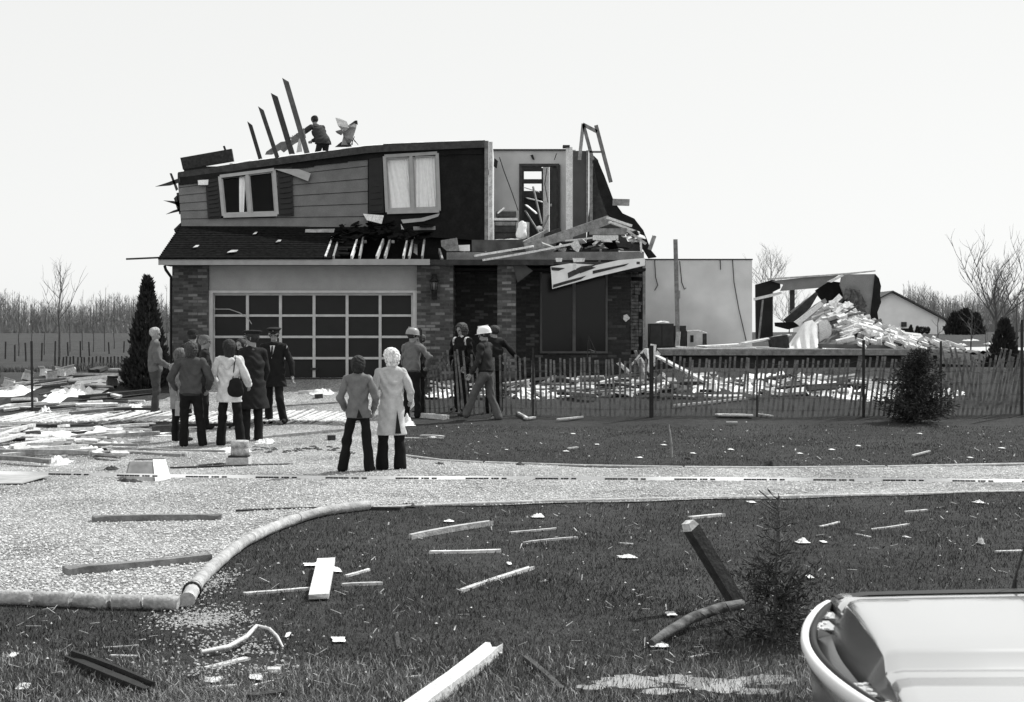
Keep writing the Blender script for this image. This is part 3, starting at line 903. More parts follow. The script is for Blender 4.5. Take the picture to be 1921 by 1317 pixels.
mb = MB(); pxbox(mb, 1100, 282, 1104, 420, 37.95, .12); pxbox(mb, 1106, 283, 1112, 418, 37.97, .12); part(mb, "stud", W_MID)
mb = MB(); pxpoly(mb, [(1114, 292), (1122, 300), (1140, 385), (1165, 425), (1180, 458), (1100, 458)], yflat(38.2), .1); part(mb, "torn_wall", W_DARK)
# dark hanging roof remnant down the right side
mb = MB(); pxpoly(mb, [(1112, 300), (1122, 302), (1134, 330), (1152, 378), (1168, 400), (1190, 410), (1207, 432), (1222, 470), (1232, 482), (1218, 484), (1200, 455), (1170, 430), (1140, 400), (1122, 350)], lambda a, b: 36.6 - (b - 300) * .004, .25)
part(mb, "hanging_roof", TARP)
# upper floor edge and porch beam
mb = MB(); mb.box((X(912, 36), 36.0, Z(476, 36)), (X(1205, 36), 40.2, Z(453, 36))); part(mb, "upper_floor", W_DARK)
mb = MB(); mb.box((X(885, 35.5), 35.5, Z(472, 35.5)), (X(1050, 35.5), 35.56, Z(450, 35.5))); part(mb, "rim_board", mat("rim_wood", 0.10, 0.8, 0.3, 5))
mb = MB(); mb.beam(P(838, 481, 34.5), P(1208, 480, 34.5), .05, .2, (0, 0, 1)); part(mb, "porch_beam", mat("porch_beam_wood", 0.20, 0.8, 0.25, 5, 0.3, 40))
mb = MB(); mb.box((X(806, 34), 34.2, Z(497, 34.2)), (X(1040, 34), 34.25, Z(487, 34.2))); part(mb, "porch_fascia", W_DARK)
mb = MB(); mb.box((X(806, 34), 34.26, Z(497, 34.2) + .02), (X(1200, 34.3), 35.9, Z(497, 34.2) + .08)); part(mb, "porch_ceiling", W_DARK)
for px in range(830, 1200, 42):
    mb = MB(); mb.beam(P(px, 489, 34.6), P(px + random.uniform(-8, 8), 470, 35.9), .045, .12); part(mb, "joist", W_MID)
# hanging soffit sheet
def sheet(px, py): return 34.1 + (px - 1034) * .001
mb = MB(); pxpoly(mb, [(1033, 500), (1070, 494), (1120, 497), (1160, 488), (1210, 484), (1210, 498), (1120, 519), (1036, 542)], sheet, .015); sh_ = part(mb, "hanging_soffit", mat("soffit_white", .86, .6, .08, 5))
for q in ([(1065, 512), (1090, 500), (1120, 496), (1090, 511), (1066, 522)], [(1038, 534), (1062, 527), (1100, 517), (1090, 524), (1037, 540)], [(1112, 508), (1180, 494), (1172, 499), (1112, 514)], [(1034, 501), (1060, 503), (1048, 508), (1035, 507)], [(1085, 506), (1107, 500), (1118, 502), (1088, 513)]):
    mb = MB(); pxpoly(mb, q, sheet, .012, .013); part(mb, "torn_strip", W_DARK, sh_)
for q in ([(1042, 484), (1055, 484), (1054, 491), (1043, 491)], [(1074, 484), (1098, 484), (1096, 491), (1076, 492)], [(1074, 494), (1081, 494), (1081, 506), (1074, 506)]):
    mb = MB(); pxpoly(mb, q, yflat(34.05), .012); part(mb, "torn_flashing", W_WHITE)
mb = MB(); pxpoly(mb, [(961, 494), (985, 497), (1000, 508), (971, 530)], yflat(34.3), .012); part(mb, "torn_shingle", mat("torn_shingle_grey", 0.06))
# left edge splinters
for q in ([(291, 350), (315, 342), (336, 334), (338, 342), (318, 348)], [(318, 325), (322, 325), (334, 355), (330, 358)], [(306, 376), (325, 377), (338, 380), (337, 390), (328, 383)], [(311, 402), (325, 395), (340, 390), (338, 396)], [(326, 372), (332, 366), (338, 385), (340, 400), (333, 395)], [(331, 362), (340, 360), (342, 400), (336, 402)]):
    mb = MB(); pxpoly(mb, q, yflat(36.7), .03); part(mb, "splinter", W_DARK)
mb = MB(); mb.beam(P(237, 486, 34.6), P(306, 483, 34.6), .07, .04); part(mb, "loose_lath", W_DARK)
# left rake trim at the top of the lower roof
mb = MB(); pxpoly(mb, [(326, 430), (345, 412), (350, 428), (328, 436)], yflat(36.2), .08); part(mb, "rake_trim", W_DARK)

# foundation and deck of the lost wing ---------------------------------------
DZ = Z(655, 36)
mb = MB(); mb.box((X(1212, 36), 36.15, .5), (X(1762, 36), 43, DZ - .16)); part(mb, "foundation", mat("foundation_block", 0.035, 0.9, 0.3, 4))
mb = MB(); mb.box((X(1214, 36), 35.95, DZ - .155), (X(1765, 36), 43.1, DZ)); part(mb, "floor_deck", W_MID)
YW = 38.8
mb = MB(); mb.box((X(1206, YW), YW, DZ), (X(1411, YW), YW + .14, Z(488, YW))); ww = part(mb, "wing_wall", PLASTER)
mb = MB(); mb.box((X(1206, YW), YW - .02, Z(488, YW) + .002), (X(1412, YW), YW + .17, Z(485.5, YW))); part(mb, "top_plate", W_DARK, ww)
for a in ([(1275, 490), (1277, 510), (1279, 530), (1284, 543), (1287, 540)], [(1374, 486), (1377, 530), (1386, 580), (1400, 640)], [(1351, 488), (1352, 506)], [(1228, 488), (1230, 520), (1234, 535), (1228, 545)]):
    mb = MB(); mb.tube([P(x_, y_, YW - .04) for x_, y_ in a], .012, 6); part(mb, "wire", BLACKP, ww)
mb = MB(); pxbox(mb, 1270, 545, 1276, 560, YW - .03, .03); part(mb, "switch_box", W_MID, ww)
mb = MB(); mb.beam(P(1267, 449, 37.6), P(1272, 652, 37.6), .11, .05, (0, 1, 0)); part(mb, "standing_stud", W_MID)
# room wires
for a in ([(937, 295), (945, 320), (960, 360), (972, 395)], [(1026, 315), (1022, 345), (1028, 380)], [(1044, 288), (1040, 300)]):
    mb = MB(); mb.tube([P(x_, y_, YB - .3) for x_, y_ in a], .012, 6); part(mb, "wire", BLACKP)
mb = MB(); pxpoly(mb, [(995, 291), (1000, 290), (1003, 300), (999, 299)], yflat(YB - .1), .05); part(mb, "junction_box", BLACKP)
mb = MB(); pxpoly(mb, [(927, 296), (934, 302), (932, 316), (926, 312)], yflat(36.2), .05); part(mb, "junction_box", BLACKP)
# ------------------------------------------------------------------ the collapsed room beyond the wing
ruin = empty("collapsed_room", (9.0, 41.5, DZ), "caved in corner room of the house standing over a brick heap", "ruined room")
def rp(name, poly, Y, th, m, par=ruin):
    mb = MB(); pxpoly(mb, poly, yflat(Y), th); return mb.build(name, m, par)
RG = mat("ruin_grey_board", 0.22, 0.8, 0.15, 3, 0.1, 40)
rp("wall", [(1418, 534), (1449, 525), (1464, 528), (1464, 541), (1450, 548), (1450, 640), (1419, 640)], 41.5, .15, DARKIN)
rp("roof_edge", [(1447, 527), (1555, 516), (1577, 514), (1536, 540), (1464, 546), (1470, 534)], 41.4, .08, RG)
rp("top_board", [(1441, 522), (1549, 515), (1600, 511), (1642, 507), (1643, 509), (1600, 514), (1549, 518), (1442, 525)], 41.3, .2, W_PALE)
rp("drywall", [(1580, 515), (1642, 514), (1631, 611), (1611, 594), (1591, 574), (1576, 535)], 41.2, .1, RG)
rp("wall_end", [(1642, 514), (1649, 522), (1653, 537), (1651, 552), (1653, 567), (1646, 586), (1648, 600), (1645, 616), (1631, 611)], 41.15, .12, TARP)
rp("cavity", [(1530, 545), (1555, 527), (1580, 530), (1594, 574), (1605, 590), (1577, 582), (1546, 568), (1536, 556)], 41.6, .1, TARP)  # flat near-black sheet, the hollow's shade put into its colour
rp("edge_batten", [(1552, 528), (1580, 515), (1584, 517), (1560, 530)], 41.1, .06, W_WHITE)
rp("lintel", [(1414, 559), (1466, 547), (1467, 551), (1450, 556), (1415, 564)], 41.2, .08, W_WHITE)
rp("post", [(1483, 540), (1491, 539), (1491, 588), (1483, 588)], 41.5, .15, W_DARK)
rp("brace", [(1422, 640), (1430, 562), (1433, 562), (1425, 640)], 41.0, .06, W_MID)
rp("cross_brace", [(1483, 584), (1530, 548), (1533, 550), (1486, 590)], 41.4, .05, W_MID)
rp("broken_roof", [(1470, 600), (1500, 575), (1530, 548), (1535, 552), (1520, 578), (1498, 598), (1480, 608)], 41.2, .1, W_DARK)
rp("dark_panel", [(1455, 605), (1490, 604), (1500, 612), (1480, 618), (1456, 612)], 41.0, .2, TARP)  # near-black panel low in the ruin
mb = MB()
for _ in range(60):
    t = random.random(); a = P(1596 + random.uniform(-12, 16), 540 + 45 * t, 41.05)
    mb.beam(a, a + Vector((random.uniform(-.3, .3), random.uniform(-.1, .05), random.uniform(-.4, -.1))), random.uniform(.05, .2), .02, (random.random(), 1, random.random()))
mb.build("torn_insulation", mat("torn_insulation", 0.10, 0.95, 0.6, 12), ruin)
# rubble mound and its bricks
heap_top = lambda px: float(np.interp(px, [1470, 1500, 1530, 1552, 1570, 1592, 1612, 1640, 1680, 1722, 1760, 1775], [656, 634, 600, 574, 572, 584, 598, 613, 627, 638, 650, 656]))
def heap(px, t):                                      # t 0 at the front foot, 1 at the crest
    Y = 36.6 + 4.2 * t
    base = Z(657, 36.3)
    x = X(px, 40.8)
    top = Z(heap_top(px), 40.8)
    return Vector((x * (1 - .02 * (1 - t)), Y, base + (top - base) * (t ** .8)))
mb = MB()
mb.grid(lambda u, v: heap(1470 + 305 * u, v) + Vector((0, 0, -.06 + .1 * noise.noise(Vector((u * 30, v * 9, 1))))), 90, 16)
mb.grid(lambda u, v: heap(1470 + 305 * u, 1.0) + Vector((0, 1.5 * v, -.06 - v * (heap(1470 + 305 * u, 1.0).z - DZ))), 40, 2)
tag(mb.build("rubble", mat("rubble_shade", 0.09, 0.95, 0.6, 6, 0.6, 30)), kind="stuff")  # dark mound colour paints shadow gaps between the bricks
BRK = mat("pale_brick", 0.62, 0.9, 0.2, 14, 0.3, 50, rnd=0.3)
proto = None
for i in range(250):
    for _ in range(30):
        px = random.triangular(1505, 1762, 1575); t = random.random() ** .8
        if px < 1535 and t < .7: continue
        break
    c = heap(px, t)
    if proto is None:
        mb = MB(); L_, W_, H_ = .27, .17, .09
        mb.box((-L_ / 2, -W_ / 2, 0), (L_ / 2, W_ / 2, H_))
        o = proto = mb.build("brick", BRK)
    else:
        o = proto.copy(); COL.objects.link(o)
    o.location = c + Vector((0, 0, random.uniform(-.02, .06)))
    row = random.random() < .6
    o.rotation_euler = (random.gauss(.25, .12 if row else .4), random.gauss(.35 if px > 1560 else -.3, .1 if row else .4), random.gauss(.1, .12) if row else random.uniform(0, 3))
    o.scale = (random.choice([.45, .8, 1, 1.3, 1.9]) * random.uniform(.8, 1.1), random.uniform(.6, 1.2), random.uniform(.6, 1.3))
    tag(o, "pale brick lying loose on the heap under the caved in room", "brick", "bricks spilled over the rubble heap")
for i, (q, Y, lb) in enumerate((([(1537, 603), (1552, 600), (1560, 612), (1560, 645), (1538, 643)], 38.5, "pale upright cabinet door standing in front of the brick heap"),
                             ([(1490, 604), (1540, 566), (1546, 571), (1499, 610)], 38.9, "wide white board leaning up the brick heap"),
                             ([(1505, 592), (1528, 572), (1548, 560), (1552, 566), (1520, 596)], 40.0, "broken sheathing board behind the leaning white board"),
                             ([(1540, 645), (1680, 648), (1680, 656), (1542, 655)], 36.7, "long grey slab edge under the foot of the brick heap"))):
    mb = MB(); pxpoly(mb, q, yflat(Y), .06 if i < 3 else .4)
    thing(mb, ("loose_panel", "board", "board", "slab")[i], (W_WHITE, W_WHITE, W_MID, mat("slab_grey", .10))[i], lb, ("door", "board", "board", "slab")[i])
for i in range(26):
    px = random.triangular(1500, 1720, 1555); c = heap(px, random.uniform(.25, 1)) + Vector((0, -.05, .08)); a_ = random.gauss(-.5 if px > 1570 else .7, .45); L_ = random.uniform(.2, .65)
    mb = MB(); mb.beam(c, c + Vector((math.cos(a_) * L_, random.uniform(-.2, .2), math.sin(a_) * L_ * .7)), random.uniform(.04, .18), random.uniform(.012, .035), (random.gauss(0, .5), -.5, 1), 0, .05, 2)
    thing(mb, "heap_board", random.choice([W_WHITE, PAPER, W_MID, W_DARK, W_DARK]), "torn board or sheet jutting out of the brick heap", "board", "boards jutting out of the brick heap")
# hanging sheet in front of the heap
def shf(u, v):
    px = 1478 + 57 * u; top = np.interp(u, [0, .55, .8, 1], [648, 604, 600, 612]); py = top + (656 - top) * v
    return P(px, py, 38.2 - .5 * v + .035 * math.sin(u * 22 + v * 5 + 2 * math.sin(v * 4)) * (.3 + v) + .06 * math.sin(u * 7 + v * 3) + .25 * u)
mb = MB(); mb.grid(shf, 60, 24); thing(mb, "bed_sheet", CLOTHW, "white bed sheet draped in folds against the brick heap", "sheet")

# ------------------------------------------------------------------ far buildings
def barn():
    Y = 150.0
    b = empty("barn", (X(1674, Y), Y, gz(X(1674, Y), Y)), "pale gabled barn with a long sloping roof far across the field", "barn")
    zb = gz(X(1674, Y), Y) - .4
    pk, er, el = P(1673, 549, Y), P(1774, 602, Y), P(1572, 602, Y)
    mb = MB(); mb.prism([(el.x, Y, zb), (er.x, Y, zb), er, pk, el], (0, 24, 0)); mb.build("wall", mat("barn_board", 0.92, 0.8, 0.06, 1), b)
    mb = MB()
    for e, s_ in ((er, 1), (el, -1)):
        d = (e - pk)
        a = pk + Vector((0, -.5, .05)); c = e + d * .03 + Vector((0, -.5, .05))
        mb.prism([a, c, c + Vector((0, 0, .16)), a + Vector((0, 0, .16))], (0, 25, 0))
    mb.build("roof", mat("barn_roof", 0.07), b)
    for q in ((1646, 604, 1655, 611), (1691, 604, 1701, 613)):
        mb = MB(); pxbox(mb, *q, Y - .15, .1); wo = mb.build("window", W_DARK, b)
    mb = MB(); pxbox(mb, 1689, 616, 1711, 626, Y - .1, .08); mb.build("door", BLACKP, b)
    mb = MB(); pxbox(mb, 1655, 617, 1685, 625, Y - .25, .2); mb.build("railing", W_MID, b)
barn()
def farmhouse():
    Y = 270.0
    x0, x1 = X(198, Y), X(226, Y); zb = gz((x0 + x1) / 2, Y)
    b = empty("farmhouse", ((x0 + x1) / 2, Y, zb), "tiny pale farmhouse on the skyline between bare trees", "house")
    mb = MB(); mb.box((x0, Y, zb - 1), (x1, Y + 6, Z(603, Y))); mb.build("wall", STONE, b)
    zt_ = Z(603, Y)
    mb = MB(); mb.prism([(x0 - .3, Y - .2, zt_ + .01), (x1 + .3, Y - .2, zt_ + .01), ((x0 + x1) / 2, Y - .2, Z(594, Y))], (0, 6.4, 0)); mb.build("roof", W_MID, b)
farmhouse()

# ------------------------------------------------------------------ trees
BARK = mat("grey_bark", 0.10, 0.9, 0.35, 12, 0.4, 50)
TWIG = mat("pale_twig", 0.13, 0.9, 0.3, 9)
def bare_tree(label, base, h, seed, spread=.55, r0=None, lean_=0.0, group=None, name="bare_tree", upright=.5, nb=9, trunk_top=1.0, depth=3):
    rd = random.Random(seed)
    root = empty(name, base, label, "tree", group)
    r0 = r0 or h * .014
    path = [Vector(base) + Vector((lean_ * h * t * t + rd.uniform(-.012, .012) * h * (t > 0), rd.uniform(-.01, .01) * h, h * t * trunk_top)) for t in np.linspace(0, 1, 8)]
    path[0].z -= .1
    mb = MB(); mb.tube(path, [r0 * (1 - .85 * i / 7) for i in range(8)], 7); mb.build("trunk", BARK, root)
    mb = MB()
    def br(p, d, L_, r_, dep):
        pts = [p]; q = p.copy(); dd = d.copy()
        n_ = 4
        for i in range(n_):
            dd = (dd + Vector((rd.uniform(-.22, .22), rd.uniform(-.22, .22), rd.uniform(-.05, .25)))).normalized()
            q = q + dd * (L_ / n_); pts.append(q.copy())
            if dep > 0:
                for _ in range(2 if dep > 1 else 1 + (rd.random() < .6)):
                    az = rd.uniform(0, 6.28); s_ = Vector((math.cos(az), math.sin(az), rd.uniform(0, .6)))
                    br(q.copy(), (dd * .9 + s_ * .8).normalized(), L_ * rd.uniform(.35, .6), r_ * .5, dep - 1)
        mb.tube(pts, [r_ * (1 - .75 * i / n_) for i in range(n_ + 1)], 4 if dep > 0 else 3, cap=False)
    for k in range(nb):
        t = rd.uniform(.28, .97); i = min(int(t * 7), 6); p = path[i].lerp(path[i + 1], t * 7 - i)
        az = rd.uniform(0, 6.28); up = upright + rd.uniform(0, .7)
        br(p, Vector((math.cos(az), math.sin(az), up)).normalized(), h * spread * (1.05 - t) * rd.uniform(.7, 1.1) + h * .06, r0 * (1 - .8 * t) * .55, depth - 1)
    mb.build("crown", TWIG, root)
    return root
def tree_at(px, pyb, pyt, label, seed, **k):
    g = G(px, pyb); h = (pyb - pyt) / F * g.y
    return bare_tree(label, g, h, seed, **k)
tree_at(112, 674, 497, "tallest bare young tree, standing behind the far snow fence", 3, spread=.62, nb=13, r0=.085, depth=2, upright=.95)
rowlab = ["slim bare tree at the start of the far row", "thin bare tree with two forks in the far row", "bare sapling just before the tallest tree", "short bare tree just beyond the tallest tree", "bare tree over the middle of the far snow fence",
          "slender bare tree with steep twigs in the far row", "straight bare tree over the end of the far snow fence", "low bare tree beside the tiny farmhouse", "bare tree showing between evergreen and house corner", "bare tree behind the pointed evergreen"]
for i, (px, b, t) in enumerate(((35, 668, 552), (60, 664, 560), (84, 666, 572), (131, 660, 566), (155, 657, 543), (175, 661, 552), (197, 660, 540), (214, 654, 566), (314, 660, 540), (250, 656, 570))):
    tree_at(px, b, t, rowlab[i], 20 + i, spread=.28, nb=9, group="young bare trees along the far field edge", upright=1.1, depth=2, r0=.05)
def tree_Y(px, Y, pyt, label, seed, **k):
    x = X(px, Y); z = gz(x, Y); return bare_tree(label, (x, Y, z), Z(pyt, Y) - z, seed, **k)
tree_Y(1445, 58, 470, "bare tree rising behind the pale wing wall", 41, spread=.5, nb=12)
tree_Y(1480, 62, 545, "bare bush tree seen through the caved in room", 42, spread=.7, nb=14)
tree_Y(1867, 58, 480, "wide forked bare tree above the dark round evergreen", 48, spread=.95, nb=12, upright=1.0, trunk_top=.75, r0=.10)
tree_Y(1760, 56, 565, "thin straight sapling in front of the barn corner", 44, spread=.2, nb=5, depth=2, r0=.03)
tree_Y(1822, 45, 556, "small leaning sapling with a forked foot in the field", 45, spread=.45, nb=8, depth=2, lean_=.05, r0=.03)
tree_Y(1908, 40, 548, "bare trunk at the edge of the field behind the fence", 46, spread=.3, nb=8, depth=2, r0=.05)
tree_Y(1850, 47, 600, "bare shrub beside the round evergreen", 47, spread=.8, nb=9, depth=2, r0=.02)

# woods on the skyline: one mass
def woods(name, x0, x1, Y0, Y1, n, h0, h1, seed, m):
    rd = np.random.default_rng(seed)
    V, FQ = [], []
    def stick(a, b, r):
        o = len(V)
        V.extend([(a[0] - r, a[1], a[2]), (a[0] + r, a[1], a[2]), (b[0] + r * .3, b[1], b[2]), (b[0] - r * .3, b[1], b[2])]); FQ.append((o, o + 1, o + 2, o + 3))
        o = len(V)
        V.extend([(a[0], a[1] - r, a[2]), (a[0], a[1] + r, a[2]), (b[0], b[1] + r * .3, b[2]), (b[0], b[1] - r * .3, b[2])]); FQ.append((o, o + 1, o + 2, o + 3))
    for _ in range(n):
        Y = rd.uniform(Y0, Y1); px = rd.uniform(x0, x1); x = X(px, Y)
        h = rd.uniform(h0, h1) * (.75 + .5 * fbm(np.array(px / 40.), np.array(Y / 50.), 1.0, seed))
        z = gz(x, Y) - .3
        stick((x, Y, z), (x + rd.normal(0, .1), Y, z + h), .05)
        for _k in range(12):
            t = rd.uniform(.25, .95); L_ = h * (1.1 - t) * rd.uniform(.25, .5); a = rd.uniform(0, 6.28)
            stick((x, Y, z + h * t), (x + math.cos(a) * L_ * .6, Y + math.sin(a) * L_ * .6, z + h * t + L_ * .8), .035)
        for _k in range(7):                           # undergrowth along the foot of the wood
            bx_, by_ = x + rd.normal(0, 1.6), Y + rd.normal(0, 3); bz_ = gz(bx_, by_) - .2
            stick((bx_, by_, bz_), (bx_ + rd.normal(0, .5), by_, bz_ + rd.uniform(.5, 1.9)), rd.uniform(.06, .22))
    o = mesh_np(name, V, FQ, m); tag(o, kind="stuff")
woods("far_woods", -60, 340, 240, 330, 900, 3.6, 7.4, 5, mat("far_twigs", 0.27, 0.95, 0.3, .3))  # distance haze is put into the paler twig colour
woods("far_woods", 1690, 2000, 230, 330, 700, 4.8, 8.6, 6, MATS["far_twigs"])

NEEDLE = mat("dark_needles", 0.034, 0.8, 0.5, 5, spec=0.2)
NEEDLE2 = mat("young_needles", 0.055, 0.8, 0.5, 9, spec=0.2)
def spray(V, FQ, p, d, L_, wdt, rd):
    s_ = d.cross(Vector((rd.uniform(-1, 1), rd.uniform(-1, 1), rd.uniform(-1, 1)))).normalized() * wdt
    o = len(V)
    V.extend([tuple(p), tuple(p + d * L_ * .5 + s_), tuple(p + d * L_), tuple(p + d * L_ * .5 - s_)]); FQ.append((o, o + 1, o + 2, o + 3))
def cone_evergreen(name, label, base, h, r_, n, seed, leaf=.12, group=None, prof=None, m=NEEDLE):
    rd = random.Random(seed)
    root = empty(name, base, label, "evergreen", group)
    mb = MB(); mb.tube([Vector(base) + Vector((0, 0, -.1)), Vector(base) + Vector((0, 0, h * .95))], [r_ * .12, .01], 7); mb.build("trunk", BARK, root)
    V, FQ = [], []
    lob = [(rd.uniform(0, 6.28), rd.uniform(0.05, .95), rd.uniform(.7, 1.15)) for _ in range(14)]
    for _ in range(n):
        t = rd.random() ** 1.35; a = rd.uniform(0, 6.28)
        pr = prof(t) if prof else (1 - t) ** .8 * (.75 + .25 * min(1, t * 8))
        k = 1.0
        for la, lt, lk in lob:
            if abs(t - lt) < .09 and math.cos(a - la) > .55: k = lk
        rr = r_ * pr * k * (rd.uniform(.55, 1.0) if rd.random() < .85 else rd.uniform(.9, 1.18))
        p = Vector(base) + Vector((math.cos(a) * rr, math.sin(a) * rr, h * t * .97 + rd.uniform(-.02, .02) * h))
        d = Vector((math.cos(a) * .55, math.sin(a) * .55, 1.0 + rd.uniform(-.5, .5))).normalized()
        spray(V, FQ, p, d, leaf * rd.uniform(.6, 1.5), leaf * .22, rd)
    mesh_np("crown", V, FQ, m, root)
    return root
g = G(276, 728)
cone_evergreen("pointed_evergreen", "tall pointed dark evergreen beside the brick corner of the house", g, (728 - 520) / F * g.y, .55, 5200, 1, .14, prof=lambda t: ((1 - t) ** .95 * (.78 + .22 * min(1, t * 8)) + .03))
x_, Y_ = X(1884, 37), 37.0
cone_evergreen("round_evergreen", "dark cone shaped evergreen behind the leaning picket fence", (x_, Y_, gz(x_, Y_) - .2), Z(599, Y_) - gz(x_, Y_) + .2, .47, 4200, 2, .10, prof=lambda t: (1 - t) ** .75 * (1 if t > .3 else 1.35) + .04)
for i, (px, pt, r_) in enumerate(((1795, 588, 1.15), (1812, 582, 1.2), (1828, 590, .9))):
    x_ = X(px, 140); z_ = gz(x_, 140)
    cone_evergreen("field_evergreen", ("dark bushy evergreen next to the barn end, of the far trio", "middle and tallest evergreen of the far trio past the barn", "smallest evergreen of the far trio past the barn")[i], (x_, 140, z_), Z(pt, 140) - z_, r_, 1500, 10 + i, .35, "evergreens past the barn", prof=lambda t: (1 - t) ** .5)
for i, (px, pt, r_, pr) in enumerate(((1709, 611, .28, None), (1721, 613, .28, None), (1730, 614, .28, 1), (1739, 615, .25, 1))):
    x_ = X(px, 147); z_ = gz(x_, 147)
    cone_evergreen("clipped_shrub", ("pointed shrub by the barn's dark doorway", "second pointed shrub along the barn wall", "rounded shrub along the barn wall", "small rounded shrub at the end of the barn row")[i], (x_, 147, z_), Z(pt, 147) - z_, r_, 500, 30 + i, .16, "shrubs along the barn wall", prof=(lambda t: math.sqrt(max(0, 1 - (2 * t - 1) ** 2)) + .1) if pr else None)

def spruce(label, base, h, r_, seed, nwh, per, nlen, ndens, bare=.25, lean_=(0, 0), m=NEEDLE2, name="spruce"):
    rd = random.Random(seed)
    root = empty(name, base, label, "spruce")
    def tp(t): return Vector(base) + Vector((lean_[0] * t * h, lean_[1] * t * h, h * t))
    mb = MB(); mb.tube([tp(t) + Vector((0, 0, -.05 if t == 0 else 0)) for t in np.linspace(0, 1, 7)], [h * .012 * (1 - .75 * t) for t in np.linspace(0, 1, 7)], 7); mb.build("trunk", BARK, root)
    V, FQ = [], []
    tw = MB()
    for w_ in range(nwh):
        t = .03 + .93 * w_ / (nwh - 1)
        dens = ndens * (1 if t < 1 - bare else .18)
        for k in range(per if t < .85 else 3):
            a = rd.uniform(0, 6.28)
            L_ = r_ * (1.05 - t) ** .75 * rd.uniform(.55, 1.2)
            d = Vector((math.cos(a), math.sin(a), rd.uniform(.1, .55) + .35 * t)).normalized()
            p0 = tp(min(1, t + rd.uniform(-.02, .02)))
            pts = [p0 + d * L_ * q + Vector((0, 0, -.12 * L_ * math.sin(q * 3.1))) for q in (0, .33, .66, 1)]
            tw.tube(pts, [h * .005 * (1 - .2 * i) for i in range(4)], 4, cap=False)
            nn = int(dens * L_ / r_)
            for _ in range(nn):
                q = rd.uniform(.12, 1); i = min(int(q * 3), 2); p = pts[i].lerp(pts[i + 1], q * 3 - i)
                off = Vector((rd.gauss(0, 1), rd.gauss(0, 1), rd.gauss(0, .8))).normalized()
                if rd.random() < .5: p = p + off * L_ * .14
                spray(V, FQ, p, (d * .7 + off).normalized(), nlen * rd.uniform(.6, 1.3), nlen * .09, rd)
    tw.build("branches", BARK, root)
    mesh_np("crown", V, FQ, m, root)
    return root
g = G(1722, 792)
spruce("bushy young spruce in front of the picket fence", g, (792 - 648) / F * g.y, .74, 5, 17, 10, .10, 105, .10, (.02, 0), NEEDLE)
g = G(1452, 1203)
sp_ = spruce("small broken spruce with a bare leader beside the white car", g, (1203 - 926) / F * g.y, .33, 8, 14, 8, .055, 62, .5, (.03, 0))
mb = MB()
for a, b in (((1458, 948), (1424, 920)), ((1459, 962), (1426, 940)), ((1444, 1075), (1391, 1047)), ((1462, 1045), (1462, 930)), ((1476, 1100), (1530, 1060))):
    mb.tube([P(*a, g.y), P(*b, g.y + .03)], [.007, .004], 5)
mb.build("dead_twig", BARK, sp_)

# ------------------------------------------------------------------ fences
PICK = mat("weathered_picket", 0.16, 0.85, 0.5, 7, 0.2, 40)
PICKB = mat("bleached_picket", 0.62, 0.85, 0.3, 7, 0.2, 40)
def snow_fence(label, line, spacing, h, leanf, hf, group=None, m=PICK, jit=.02, wires=True, skip=None, pw=.042):
    """upright slat fence along ground points"""
    root = empty("snow_fence", line[0], label, "fence", group)
    mb, wr = MB(), MB()
    tops = []
    for a, b in zip(line[:-1], line[1:]):
        a, b = Vector(a), Vector(b); L_ = (b - a).length; n_ = max(1, int(L_ / spacing))
        for i in range(n_):
            p = a.lerp(b, i / n_); p.z = gz(p.x, p.y)
            pxx = CX + p.x / p.y * F
            if skip and skip(pxx): tops.append(None); continue
            l_, hh_ = leanf(pxx) + random.gauss(0, .02), h * hf(pxx) * random.uniform(.96, 1.03)
            q = p + Vector((l_ * hh_, random.gauss(0, jit), hh_))
            mb.beam(p + Vector((0, random.gauss(0, .01), -.02)), q, pw, .010, (0, 1, 0))
            tops.append((p, q))
    if wires:
        for f_ in (.12, .33, .55, .76, .92):
            for s_, e_ in zip(tops[:-1], tops[1:]):
                if s_ and e_: wr.tube([s_[0].lerp(s_[1], f_) + Vector((0, -.009, 0)), e_[0].lerp(e_[1], f_) + Vector((0, -.009, 0))], .0035, 3, cap=False)
    mb.build("slats", m, root)
    if wires: wr.build("wire_lattice", METALD, root)
    return root
def fence_post(root, px, pyb, pyt, wpx=7, Y=None, m=METALD, lx=0):
    g = G(px, pyb); Y = g.y
    zt_ = Z(pyt, Y)
    mb = MB(); w_ = wpx / F * Y
    mb.beam((g.x, g.y, g.z - .1), (g.x + lx, g.y, zt_), w_, w_ * .35, (0, 1, 0)); mb.beam((g.x, g.y + .012, g.z - .1), (g.x + lx, g.y + .012, zt_), w_ * .3, w_ * .9, (0, 1, 0))
    mb.build("post", m, root)
base_px = [(798, 776), (880, 778), (960, 779), (1080, 780), (1220, 781), (1400, 781), (1620, 780), (1760, 780), (2010, 777)]
fl = [G(*p) for p in base_px]
mf = snow_fence("long weathered slat fence across the lawn in front of the wreck", fl, .098, 1.16,
    lambda p: float(np.interp(p, [800, 840, 885, 960, 1230, 1260, 1500, 1921], [-.05, -.12, -.08, -.03, .0, .06, .12, .16])),
    lambda p: float(np.interp(p, [798, 830, 838, 885, 895, 960, 1000, 1921], [.80, .86, 1.12, 1.12, 1.03, 1.03, .98, 1.0])))
for px, b, t, w_ in ((1222, 783, 648, 8), (1620, 783, 638, 5), (790, 779, 618, 4), (1765, 782, 640, 4), (1000, 781, 652, 3.5), (1420, 782, 668, 3), (1917, 779, 600, 5)): fence_post(mf, px, b, t, w_)
fb = [G(1768, 748), G(1840, 752), G(1920, 752), G(2010, 750)]
snow_fence("pale slat fence sagging behind the bushy young spruce", fb, .12, 1.1, lambda p: float(np.interp(p, [1768, 1835, 1850, 1921], [-.25, -.2, .28, .25])), lambda p: 1.0, m=PICK)
